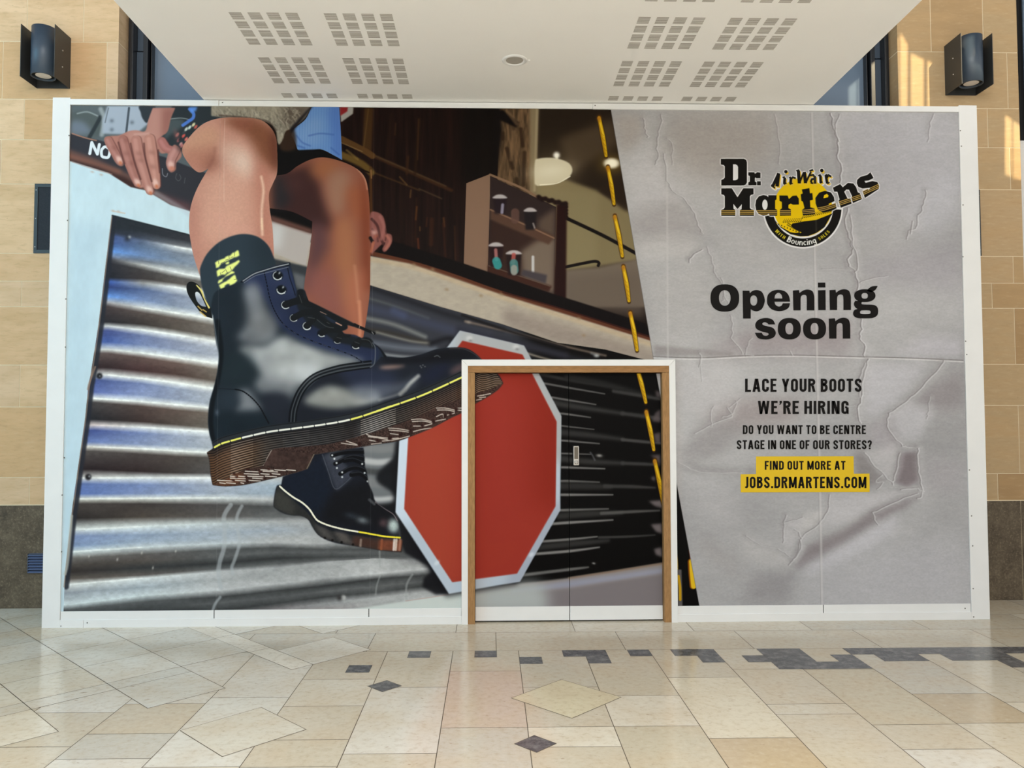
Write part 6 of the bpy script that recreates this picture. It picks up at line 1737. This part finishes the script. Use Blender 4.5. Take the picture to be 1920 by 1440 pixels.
# lettering -------------------------------------------------------------
def lettering(name, polys, y, material, parent=H, label=None):
    """polys in photo coordinates -> raised vinyl letters on the wall plane"""
    b = MB()
    for c in polys:
        cs = c if hasattr(c[0][0], '__len__') else [c]
        b.sheet([wall_xz(k) for k in cs], y)
    return tag(b.build(name, material, parent), label)

zt = Z(1360, 690, 5.76)
def line_of_text(name, txt, x0, x1, y0, y1, y, material=M_ink):
    total = text_polys(txt)[1]
    start = 0
    for word in txt.split(' '):
        off = text_polys(txt[:start] + 'I')[1] - GW['I'] if start else 0.0
        polys, _ = text_polys(word)
        P = [zt([(x0 + (x1 - x0) * (off + p[0]) / total, y1 + (y0 - y1) * p[1]) for p in q]) for q in polys]
        lettering(name, P, y, material)
        start += len(word) + 1
YT = -0.0034
lettering('yellow_banner', [zt([(330, 955), (1384, 952), (1386, 1142), (1555, 1140), (1557, 1338), (166, 1343), (164, 1148), (330, 1146)])], YT + .0004, M_yellow)
line_of_text('text_word', 'LACE YOUR BOOTS', 212, 1470, 115, 258, YT)
line_of_text('text_word', "WE'RE HIRING", 350, 1330, 355, 497, YT)
line_of_text('text_word', 'DO YOU WANT TO BE CENTRE', 188, 1516, 618, 714, YT)
line_of_text('text_word', 'STAGE IN ONE OF OUR STORES?', 122, 1580, 780, 877, YT)
line_of_text('text_word', 'FIND OUT MORE AT', 424, 1296, 1004, 1099, YT)
line_of_text('text_word', 'JOBS.DRMARTENS.COM', 198, 1522, 1174, 1297, YT)

zX = Z(1300, 500, 5.053)
def sup(cx, cy, a, b_, n=2.4, k=40):
    out = []
    for i in range(k):
        t = 2 * math.pi * i / k
        c, s = math.cos(t), math.sin(t)
        out.append((cx + a * math.copysign(abs(c) ** (2 / n), c), cy + b_ * math.copysign(abs(s) ** (2 / n), s)))
    return out
def crv(p, n=6):
    return [tuple(q) for q in curve(p, n)]
N_ = [(942, 226, 1), (1000, 222, 1), (1004, 250, 1), (1040, 226), (1085, 217), (1128, 234), (1145, 285, 1), (1146, 415, 1), (1074, 415, 1), (1073, 295), (1063, 272), (1042, 268), (1021, 280), (1015, 305, 1), (1015, 415, 1), (946, 415, 1)]
sh_ = lambda p, dx, dy: [(q[0] + dx, q[1] + dy) + tuple(q[2:]) for q in p]
word1 = [[sup(297, 297, 136, 130), sup(297, 297, 55, 73, 2.2)],
         [crv([(466, 228, 1), (530, 228, 1), (535, 252, 1), (560, 230), (605, 222), (652, 245), (676, 320), (652, 395), (607, 423), (565, 417), (543, 402, 1), (543, 492, 1), (470, 492, 1)]), sup(571, 321, 33, 48, 2.3)],
         [crv([(916, 332, 1), (768, 333, 1), (778, 362), (808, 378), (835, 368), (846, 347, 1), (915, 346, 1), (902, 388), (862, 414), (806, 422), (742, 405), (704, 362), (697, 318), (706, 268), (745, 232), (806, 220), (868, 235), (903, 275)]), crv([(768, 302, 1), (776, 268), (805, 248), (834, 268), (842, 302, 1)])],
         [crv(N_)], [[(1180, 224), (1251, 222), (1253, 413), (1182, 413)]], [[(1178, 151), (1249, 151), (1250, 198), (1179, 198)]], [crv(sh_(N_, 346, -3))],
         [crv([(1645, 225), (1680, 192), (1712, 184), (1745, 183, 1), (1728, 215), (1700, 236), (1680, 244, 1)])],
         [sup(1623, 275, 101, 61, 2.2), sup(1622, 277, 30, 27)],
         [crv([(1530, 325, 1), (1570, 325), (1600, 330, 1), (1592, 345), (1605, 358), (1700, 362), (1738, 380), (1750, 420), (1740, 462), (1700, 486), (1640, 490), (1560, 488), (1522, 470), (1512, 440), (1525, 412), (1552, 402, 1), (1528, 380), (1520, 350)]), sup(1628, 432, 50, 18, 3.5)]]
word2 = [[crv([(775, 548, 1), (712, 548, 1), (692, 531), (668, 528), (654, 538), (660, 553), (705, 566), (755, 582), (780, 625), (766, 664), (722, 686), (672, 690), (612, 676), (582, 627, 1), (648, 627, 1), (662, 649), (690, 655), (712, 642), (700, 628), (640, 612), (598, 590), (585, 552), (605, 512), (650, 491), (702, 487), (752, 505)])],
         [sup(908, 588, 109, 102), sup(908, 588, 37, 54, 2.3)], [sup(1147, 588, 109, 102), sup(1147, 588, 37, 54, 2.3)], [crv(sh_(N_, 340, 267))]]
lettering('headline_word', [[zX(c) for c in g_] for g_ in word1], YT, M_ink)
lettering('headline_word', [[zX(c) for c in g_] for g_ in word2], YT, M_ink)

# emblem: painted on the print, cut out as its own piece
printed('emblem', [zW([(150, 80), (430, 80), (440, 215), (560, 215), (590, 230), (585, 385), (640, 400), (650, 330), (760, 200), (960, 160), (1200, 170), (1290, 250), (1290, 340), (1380, 330), (1520, 300), (1660, 215), (1760, 340), (1750, 400), (1380, 590), (1350, 720), (1260, 860), (1120, 960), (980, 992), (830, 960), (690, 850), (610, 720), (590, 680), (150, 685)])], corner=True, on_door=False)
# ---------------------------------------------------------------- floor
P0, X00 = 0.4635, 0.197
TINTS = [tuple(v * f for v, f in zip(srgb(*c), (.93, .945, .97))) for c in [(222, 211, 190), (217, 206, 185), (212, 201, 180), (208, 197, 176), (212, 200, 177), (205, 194, 173), (219, 210, 193), (206, 193, 169), (203, 194, 176), (208, 195, 172)]]
PALE = [srgb(*c) for c in [(222, 216, 202), (216, 210, 196), (210, 205, 192), (218, 209, 190)]]  # paler slabs on the left, the cool light there put into their tint
fr = random.Random(5)
SKEW = -0.010
fl = MB()
def fpt(x, y, z):
    return (x, y + SKEW * (x - 0.2), z)
def slab(pts, z, gap=0.0021, m=0, tint=None, edge=False):
    """one floor slab, set in by the joint width; edge: with its own joint laid under it"""
    c = np.mean(pts, axis=0)
    def inset(g):
        out = []
        n = len(pts)
        for k in range(n):
            a, b, d = np.array(pts[k - 1]), np.array(pts[k]), np.array(pts[(k + 1) % n])
            e0, e1 = (b - a) / np.linalg.norm(b - a), (d - b) / np.linalg.norm(d - b)
            n0, n1 = np.array([-e0[1], e0[0]]), np.array([-e1[1], e1[0]])
            mm = n0 + n1
            mm = mm / max(mm @ n0, 1e-6) * 1.0
            out.append(b + mm * g)
        return out
    A = sum(p[0] * q[1] - q[0] * p[1] for p, q in zip(pts, pts[1:] + pts[:1]))
    if A < 0: pts = pts[::-1]
    if edge:
        fl.poly([fpt(*p, z - 0.00025) for p in inset(-gap)], 2)
    fl.poly([fpt(*p, z) for p in inset(gap)], m, tint or fr.choice(PALE if c[0] < -1.1 and edge else TINTS))

fl.poly([(-16, -16, -0.0015), (16, -16, -0.0015), (16, 1.2, -0.0015), (-16, 1.2, -0.0015)], 2)
ROWS = {-6: [-1.88, -2.35], -5: [-1.75, -2.19, -2.5], -4: [-1.66, -2.6], -3: [-1.34, -1.81, -2.29], -2: [-1.5, -2.47], -1: [-1.2, -2.15], 0: [-1.52, -2.15, -2.41], 1: [-1.68, -2.15, -2.9], 2: [-1.36, -2.32],
        3: [-1.2, -1.84, -2.0, -3.0], 4: [-1.22, -2.16, -2.48], 5: [-1.69, -2.15, -2.8], 6: [-1.84, -2.6], 7: [-1.3, -2.2], 8: [-1.7, -2.5]}
SPEC = {(0, -2.15): (218, 209, 190), (2, -1.36): (216, 205, 182), (2, -2.32): (190, 170, 140), (-1, -1.2): (202, 187, 170), (1, -2.15): (196, 185, 162), (5, -1.69): (188, 172, 146), (4, -1.22): (196, 184, 160), (-4, -1.66): (214, 208, 194), (-5, -1.75): (198, 184, 160), (-5, -2.19): (196, 189, 174)}
for k in range(-24, 26):
    x0, x1 = X00 + k * P0, X00 + (k + 1) * P0
    ys = [-0.745] + ROWS.get(k, [])
    y = ys[-1]
    while y > -15:
        y -= fr.choice([0.32, 0.47, 0.62, 0.78, 0.93])
        ys.append(y)
    for a, b in zip(ys, ys[1:]):
        t = SPEC.get((k, a))
        slab([(x0, b), (x1, b), (x1, a), (x0, a)], 0.0, tint=srgb(*t) if t else None)
for j in range(-18, 16):                       # the two long rows along the shopfront
    xa = 0.04 + j * 0.922
    slab([(xa, -0.745), (xa + .922, -0.745), (xa + .922, -0.262), (xa, -0.262)], 0.0)
    xb = -0.268 + j * 0.922
    slab([(xb, -0.262), (xb + .922, -0.262), (xb + .922, 0.20), (xb, 0.20)], 0.0)
    slab([(xa, 0.20), (xa + .922, 0.20), (xa + .922, 0.70), (xa, 0.70)], 0.0)

# left-hand field laid at 45 degrees
R2 = math.sqrt(2)
def uv_slab(u0, u1, v0, v1, z=0.0006, m=0, tint=None):
    slab([((u + v) / R2, (u - v) / R2) for u, v in ((u0, v0), (u1, v0), (u1, v1), (u0, v1))], z, m=m, tint=tint, edge=True)
VROW = [-5.2, -4.75, -4.3, -3.9, -3.45, -3.0, -2.54, -2.11, -1.64, -1.18, -0.718, -0.563, -0.097]
for u0, u1, vend in [(-6.4, -5.93, 1.2), (-5.93, -5.46, 1.0), (-5.46, -4.99, .8), (-4.99, -4.53, .5), (-4.53, -4.07, .35), (-4.07, -3.607, -.097), (-3.607, -3.14, -.097), (-3.14, -2.675, -.563), (-2.675, -2.205, -.097), (-2.205, -1.73, -.718)]:
    vs = VROW + [.36, .5, .97, 1.4]
    for a, b in zip(vs, vs[1:]):
        if b <= vend + .01 and (u0 - a) / R2 < 1.6:
            uv_slab(u0, u1, a, b)
for a, b in [(-2.6, -1.73), (-1.73, -1.2), (-1.2, -.68), (-.68, -.12)]:
    uv_slab(-1.732, -1.572, a, b, tint=srgb(228, 220, 204))
uv_slab(-1.572, -1.10, -1.66, -1.19); uv_slab(-1.572, -1.10, -.58, -.113)
uv_slab(-1.10, -.64, -1.19, -.72)
# turned squares and the dark inlays
def turned(cx, cy, h, m=0, tint=None):
    slab([(cx, cy - h), (cx + h, cy), (cx, cy + h), (cx - h, cy)], 0.0010, m=m, tint=tint, edge=True)
turned(-1.315, -2.155, .333, tint=srgb(212, 204, 186)); turned(.447, -1.705, .326, tint=srgb(212, 200, 170))
turned(-2.45, -2.85, .333); turned(1.4, -3.3, .333); turned(-.3, -3.5, .333)
DK = srgb(88, 87, 88)
turned(.227, -2.367, .107, 1, DK); turned(-.655, -1.475, .106, 1, DK); turned(.2, -3.05, .107, 1, DK)
q = P0 / 3
def inlay(cells):
    for cx, cy, w, h in cells:
        x, y = X00 + cx * q, -0.745 - cy * q
        slab([(x, y - h * q), (x + w * q, y - h * q), (x + w * q, y), (x, y)], 0.0008, gap=0.0008, m=1, tint=srgb(*fr.choice([(84, 84, 86), (94, 93, 94), (76, 76, 79)])), edge=True)
inlay([(-5, 0, 1, 1), (-2, 0, 1, 1), (-7.4, 2, 1, 1), (0, 1, 1, 1), (2, 0, 2, 1), (3, 1, 1, 1), (5, 0, 1, 1), (7, 0, 2, 1), (8, 1, 1, 1), (10, 1, 1, 1),
       (11, 0, 2, 1), (11, 1, 2, 1), (11, 2, 4, 1), (14, 1, 1, 1), (15, 0, 2, 1), (16, 1, 2, 1), (17, 0, 3, 1), (19, 1, 1, 1), (20, 0, 2, 1), (20, 1, 2, 1), (21, 2, 1, 1),
       (22, 0, 2, 1), (23, 1, 1, 1), (24, 0, 3, 1), (25, 1, 2, 1), (25, 2, 2, 1), (28, 0, 3, 1), (29, 1, 2, 1)])
tag(fl.build('floor', [M_marble, M_granite, M_grout]), kind='structure')

# ---------------------------------------------------------------- ceiling soffit with slotted panels
SZ, SX0, SX1 = 4.251, -2.335, 2.694
b = MB(); b.box(SX0, SX1, -4.2, 0.60, SZ, SZ + 0.55)
for bx in (-1.672, -1.067, 0.966, 1.568):
    for r in range(-1, 6):
        by = -0.15 - .6425 * r
        for i in range(4):
            for j in range(4):
                x, y = bx + .1195 * i, by + .119 * j
                if y + .09 > .0 : continue
                for s in range(7):
                    yy = y + .0133 * s
                    b.poly([(x, yy, SZ - .0006), (x, yy + .0075, SZ - .0006), (x + .079, yy + .0075, SZ - .0006), (x + .079, yy, SZ - .0006)], 1)
tag(b.build('ceiling', [M_soffit, M_slot]), kind='structure')

t = empty('downlight', (.179, -.787, SZ))
tag(t, 'round white recessed downlight in the pale soffit above the hoarding', 'ceiling light')
b = MB(); b.lathe([(.062, -.002), (.068, -.008), (.080, -.010), (.091, -.004), (.092, 0.0)], (.179, -.787, SZ), 'z', 48)
b.build('trim_ring', M_white, t)
b = MB(); b.lathe([(.063, -.0025), (.03, -.003), (0, -.003)], (.179, -.787, SZ), 'z', 48)
tag(b.build('lens', mat('grey_diffuser', srgb(170, 166, 158), .5, .3), t), 'grey round diffuser')
b = MB(); b.lathe([(.010, 0), (.009, -.004), (0, -.005)], (.283, -.787, SZ), 'z', 16)
b.build('indicator', M_soffit, t)

# ---------------------------------------------------------------- stone piers
WY = HY
def zrow(px, py): return at_y(px, py, WY)[2]
def xcol(px, py): return at_y(px, py, WY)[0]
LE, RE0, RE1 = xcol(222, 100), xcol(1683, 100), xcol(1909, 140)
BACKY = WY + 0.30
sr = random.Random(3)
def pier(name, rows, x_left, x_right, tints, returns, dark=None):
    b = MB()
    zt_ = 6.6
    b.box(x_left, x_right, WY + .003, WY + .35, 0, zt_, 1)
    pz = rows[0][0]
    for (z0, cuts), (z1, _) in zip(rows[:-1], rows[1:]):
        xs = [x_left] + sorted(c for c in cuts if x_left < c < x_right) + [x_right]
        for a, c in zip(xs, xs[1:]):
            g = .0035
            t = sr.choice(tints)
            a_ = a + (g if a != x_left else 0); c_ = c - (g if c != x_right else 0)
            b.poly([(a_, WY, z0 + g), (c_, WY, z0 + g), (c_, WY, z1 - g), (a_, WY, z1 - g)], 0, t)
            for side, X, sg in returns:
                if (side == 'r' and c == x_right) or (side == 'l' and a == x_left):
                    b.poly([(X, WY, z0 + g), (X, WY + .35, z0 + g), (X, WY + .35, z1 - g), (X, WY, z1 - g)][::sg], 0, t)
    return tag(b.build(name, [M_sand, M_mortar]), kind='structure')

LT = [srgb(*c) for c in [(220, 188, 150), (213, 179, 140), (224, 194, 158), (208, 172, 130), (216, 186, 152)]]
RT = [srgb(*c) for c in [(180, 152, 114), (174, 145, 107), (186, 160, 124), (168, 138, 100), (182, 157, 121)]]
pl_l = zrow(60, 946.5); pl_r = zrow(1880, 938)
lrows = [(pl_l, [xcol(55, 920)]), (zrow(60, 895), []), (zrow(60, 763), [xcol(37, 720)]), (zrow(60, 684.4), [xcol(-90, 640)]), (zrow(60, 575), [xcol(40, 550)]), (zrow(60, 527), [xcol(-60, 500)]), (zrow(60, 475), [xcol(-120, 400)]), (zrow(60, 345), [xcol(2, 300)]),
         (zrow(60, 262), [xcol(45, 225)]), (zrow(60, 186), [xcol(5, 130), xcol(200, 130)]), (zrow(60, 78), [xcol(51, 40), xcol(157, 40)]), (zrow(60, -30), [xcol(110, -60)]), (zrow(60, -110), []), (6.6, [])]
lrows = [(z, c + [-5.9, -5.2]) for z, c in lrows]
pier('wall_left', lrows, -8.0, LE, LT, [('r', LE + .0006, 1)])
rrows = [(pl_r, [xcol(1871, 915)]), (zrow(1880, 888), [xcol(1911, 830)]), (zrow(1880, 760), []), (zrow(1880, 683), [xcol(1903, 630)]), (zrow(1880, 578), [xcol(1860, 550)]), (zrow(1880, 531), [xcol(1900, 505)]), (zrow(1880, 480.6), []), (zrow(1880, 355.6), [xcol(1894, 310)]),
         (zrow(1880, 277), [xcol(1852, 240)]), (zrow(1880, 203.6), [xcol(1889, 150)]), (zrow(1880, 98.6), [xcol(1745, 50), xcol(1843, 50)]), (zrow(1880, -10), [xcol(1790, -40)]), (zrow(1880, -95), []), (6.6, [])]
pier('wall_right', rrows, RE0, RE1, RT, [('l', RE0 - .0006, -1), ('r', RE1 + .0006, 1)])
# brown plinth under the piers
for nm, x0, x1, zt_, jx in [('baseboard_left', -8.0, LE, pl_l, None), ('baseboard_right', RE0, RE1 + .0, pl_r, xcol(1915, 1000))]:
    b = MB()
    cuts = [x0] + ([jx] if jx and x0 < jx < x1 else []) + ([-5.0] if x0 < -5 else []) + [x1]
    cuts = sorted(cuts)
    for a, c in zip(cuts, cuts[1:]):
        b.box(a + .002, c - .002, WY - .004, WY + .002, 0.0, zt_ - .005)
    b.box(x0, x1, WY - .001, WY + .003, 0.0, zt_, 1)
    tag(b.build(nm, [M_plinth, M_mortar]), kind='structure')
# wall behind the hoarding between the piers (the closed shop) and beyond the right pier
b = MB(); b.box(LE, RE0, BACKY + .08, BACKY + .2, 0, 6.6)
tag(b.build('wall_back', M_black), kind='structure')

# ---------------------------------------------------------------- tall dark windows between pier and soffit
def window(name, xs, flip):
    w = empty(name, (xs[0], BACKY, 3.6)); tag(w, kind='structure')
    s = -1 if flip else 1
    z0, z1 = 3.6, 6.4
    X = lambda d: xs[0] + s * d
    def bar(a, c, ya, yb, za=z0, zb=z1):
        b_.box(min(X(a), X(c)), max(X(a), X(c)), ya, yb, za, zb, bev=.003)
    b_ = MB()
    bar(0, .028, WY + .16, BACKY); bar(.046, .060, WY + .12, BACKY); bar(.135, .175, WY + .16, BACKY); bar(.19, .198, WY + .2, BACKY)
    b_.build('window_frame', M_frame, w)
    b_ = MB(); bar(.060, .135, WY + .20, BACKY, z0, zrow(270, 79)); bar(.060, .135, WY + .21, BACKY, zrow(270, 76), z1)
    b_.build('side_panel', M_gun, w)
    b_ = MB(); b_.box(min(X(.198), X(2.3)), max(X(.198), X(2.3)), BACKY - .03, BACKY - .02, z0, z1)
    b_.build('glass', M_glass, w)
window('window_1', (at_y(248, 150, WY + .25)[0], 0), False)
window('window_2', (at_y(1659, 150, WY + .25)[0], 0), True)
# dark window over a pale panel beyond the right pier
w = empty('window_3', (RE1, BACKY, 3.0)); tag(w, kind='structure')
zb = at_y(1912, 266, WY + .12)[2]
b = MB(); b.box(RE1 + .003, RE1 + 7.0, WY + .10, BACKY, zb, 6.6); b.box(RE1 + .02, RE1 + .05, WY + .04, WY + .1, zb, 6.4, bev=.003); b.build('window_frame', M_black, w)
b = MB(); b.box(RE1 + .12, RE1 + 6.9, WY + .085, WY + .10, zb + .1, 6.5); b.build('glass', M_glass, w)
b = MB(); b.box(RE1 + .003, RE1 + 7.0, WY + .08, BACKY, 0.0, zb - .002); tag(b.build('wall_side', M_pale), kind='structure')

# ---------------------------------------------------------------- wall lights
def wall_light(cx, z0, z1, half, flip, label):
    o = empty('wall_light', (cx, WY, (z0 + z1) / 2)); tag(o, label, 'wall light', 'up and down wall lights on the piers')
    dep, th = .262, .006
    b = MB(); b.box(cx - half, cx + half, WY - .006, WY - .0005, z0, z1, bev=.001); b.build('back_plate', M_gun_dark, o)
    sides = [-1, 1] if not flip else [1, -1]
    for s in sides:
        x = cx + s * (half - th / 2)
        b = MB(); b.box(x - th / 2, x + th / 2, WY - dep, WY - .006, z0, z1, bev=.0012)
        p = b.build('side_plate', M_gun_dark, o)
        for zz in (z0 + .30 * (z1 - z0), z0 + .62 * (z1 - z0)):
            e = MB(); e.lathe([(.007, 0), (.006, s * .004), (0, s * .005)], (x + s * th / 2, WY - dep * .52, zz), 'x', 12)
            e.build('bolt', M_steel, p)
    r = .098; cy = WY - .165; zc0, zc1 = z0 + .035, z1 + .004
    b = MB(); b.lathe([(r - .012, zc1 - .03), (r - .012, zc1), (r, zc1), (r, zc0), (r - .008, zc0), (r - .008, zc0 + .02)], (cx, cy, 0), 'z', 56)
    b.build('body_tube', M_gun, o)
    b = MB(); b.lathe([(r - .008, zc0 + .02), (.062, zc0 + .012)], (cx, cy, 0), 'z', 48)
    b.build('baffle', M_black, o)
    b = MB(); b.lathe([(r - .012, zc1 - .03), (0, zc1 - .03)], (cx, cy, 0), 'z', 40)
    b.build('upper_baffle', M_black, o)
    b = MB(); b.lathe([(.062, zc0 + .010), (.03, zc0 + .006), (0, zc0 + .006)], (cx, cy, 0), 'z', 40)
    tag(b.build('lens', M_lens, o), 'pale round lens')
zl0, zl1 = zrow(132, 166.5), zrow(133, 72)
xr_ = xcol(132.5, 120); xl_ = xcol(69, 166)
wall_light((xr_ + xl_) / 2, zl0, zl1, (xr_ - xl_) / 2, False, 'dark grey tube wall light on the left stone pier above the white trim')
zr0, zr1 = zrow(1773, 179), zrow(1769, 87)
a_, c_ = xcol(1771, 130), xcol(1830, 179)
wall_light((a_ + c_) / 2, zr0, zr1, (c_ - a_) / 2, True, 'dark grey tube wall light on the sunlit right stone pier')

# ---------------------------------------------------------------- framed vents in the piers, louvre in the plinth
def framed_vent(x0, x1, z0, z1, label, edge):
    o = empty('wall_vent', ((x0 + x1) / 2, WY, z0)); tag(o, label, 'vent')
    f = .030
    b = MB()
    for q_ in ((x0, x1, z0, z0 + f), (x0, x1, z1 - f, z1), (x0, x0 + f, z0 + f, z1 - f), (x1 - f, x1, z0 + f, z1 - f)):
        b.box(q_[0], q_[1], WY - .010, WY, q_[2], q_[3], bev=.001)
    fr_ = b.build('frame', M_gun_dark, o)
    b = MB(); b.box(x0 + f, x1 - f, WY - .003, WY - .0005, z0 + f, z1 - f); b.build('insect_mesh', M_mesh, o)
    for k in (.09, .5, .91):
        e = MB(); e.lathe([(.005, 0), (.004, -.002), (0, -.0025)], (edge, WY - .010, z0 + k * (z1 - z0)), 'y', 10); e.build('screw', M_steel, fr_)
vx = xcol(65, 400)
framed_vent(vx, vx + .32, zrow(65, 475), zrow(65, 345), 'dark framed vent set in the left stone pier beside the white trim', vx + .014)
vx2 = xcol(1838, 420)
framed_vent(vx2 - .32, vx2, zrow(1837, 480), zrow(1834, 356), 'dark framed vent on the right stone pier, nearly hidden by the hoarding', vx2 - .014)

lx0 = xcol(54, 1056); lz0, lz1 = zrow(56, 1074), zrow(56, 1038)
o = empty('louvre_vent', (lx0 + .15, WY - .004, lz0)); tag(o, 'small blue-grey louvred vent low in the brown left plinth', 'vent')
lw = .30
b = MB(); b.box(lx0, lx0 + .006, WY - .024, WY - .004, lz0, lz1); b.box(lx0 + lw - .006, lx0 + lw, WY - .024, WY - .004, lz0, lz1)
b.box(lx0, lx0 + lw, WY - .024, WY - .004, lz1 - .006, lz1); b.box(lx0, lx0 + lw, WY - .024, WY - .004, lz0, lz0 + .004); b.build('frame', M_gun, o)
n_ = 7
for k in range(n_):
    zz = lz0 + .008 + (lz1 - lz0 - .02) * k / (n_ - 1)
    b = MB(); y_ = WY - .006
    b.poly([(lx0 + .006, y_ - .020, zz), (lx0 + lw - .006, y_ - .020, zz), (lx0 + lw - .006, y_, zz + .014), (lx0 + .006, y_, zz + .014)])
    b.poly([(lx0 + .006, y_ - .020, zz - .004), (lx0 + lw - .006, y_ - .020, zz - .004), (lx0 + lw - .006, y_ - .020, zz), (lx0 + .006, y_ - .020, zz)])
    b.build('slat', M_louvre, o)
b = MB(); b.box(lx0 + .004, lx0 + lw - .004, WY - .0055, WY - .0042, lz0, lz1); b.build('backing', M_black, o)

# ---------------------------------------------------------------- unseen panel added to cut the sun spot into patches
def mask_point(px, py, t=0.45):
    w = Vector(at_y(px, py, WY))
    return SUN_AT + (w - SUN_AT) * t
slits = [[(1648, 100), (1664, 86), (1664, 240), (1648, 240)], [(1667, 84), (1684, 70), (1684, 240), (1667, 240)], [(1688, 62), (1702, 84), (1702, 240), (1688, 240)], [(1708, 100), (1732, 112), (1732, 240), (1708, 240)], [(1739, 113), (1766, 134), (1766, 182), (1796, 200), (1796, 240), (1739, 240)],
         [(1884, 216), (1897, 224), (1897, 332), (1884, 326)], [(1899, 226), (1916, 238), (1920, 338), (1899, 334)]]
c0 = mask_point(1770, 190)
nrm = (SUN_AT - c0).normalized()
ex = Vector((0, 0, 1)).cross(nrm).normalized(); ey = nrm.cross(ex)
def flat(p):
    d = p - SUN_AT
    q_ = SUN_AT + d * ((c0 - SUN_AT).dot(nrm) / d.dot(nrm))
    return Vector(((q_ - c0).dot(ex), (q_ - c0).dot(ey), 0))
rings = [[Vector((x, y, 0)) for x, y in ((-1.6, -1.4), (1.6, -1.4), (1.6, 1.4), (-1.6, 1.4))]]
for s_ in slits:
    rings.append([flat(mask_point(*p)) for p in s_])
allp = [p for r_ in rings for p in r_]
b = MB()
for t_ in tessellate_polygon(rings):
    b.poly([tuple(c0 + ex * allp[k].x + ey * allp[k].y) for k in t_])
for r_ in rings:
    for p, q_ in zip(r_, r_[1:] + r_[:1]):
        a_, c_ = c0 + ex * p.x + ey * p.y, c0 + ex * q_.x + ey * q_.y
        b.poly([tuple(a_), tuple(c_), tuple(c_ + nrm * .04), tuple(a_ + nrm * .04)])
tag(b.build('sun_mask_panel', M_gun_dark), kind='structure')
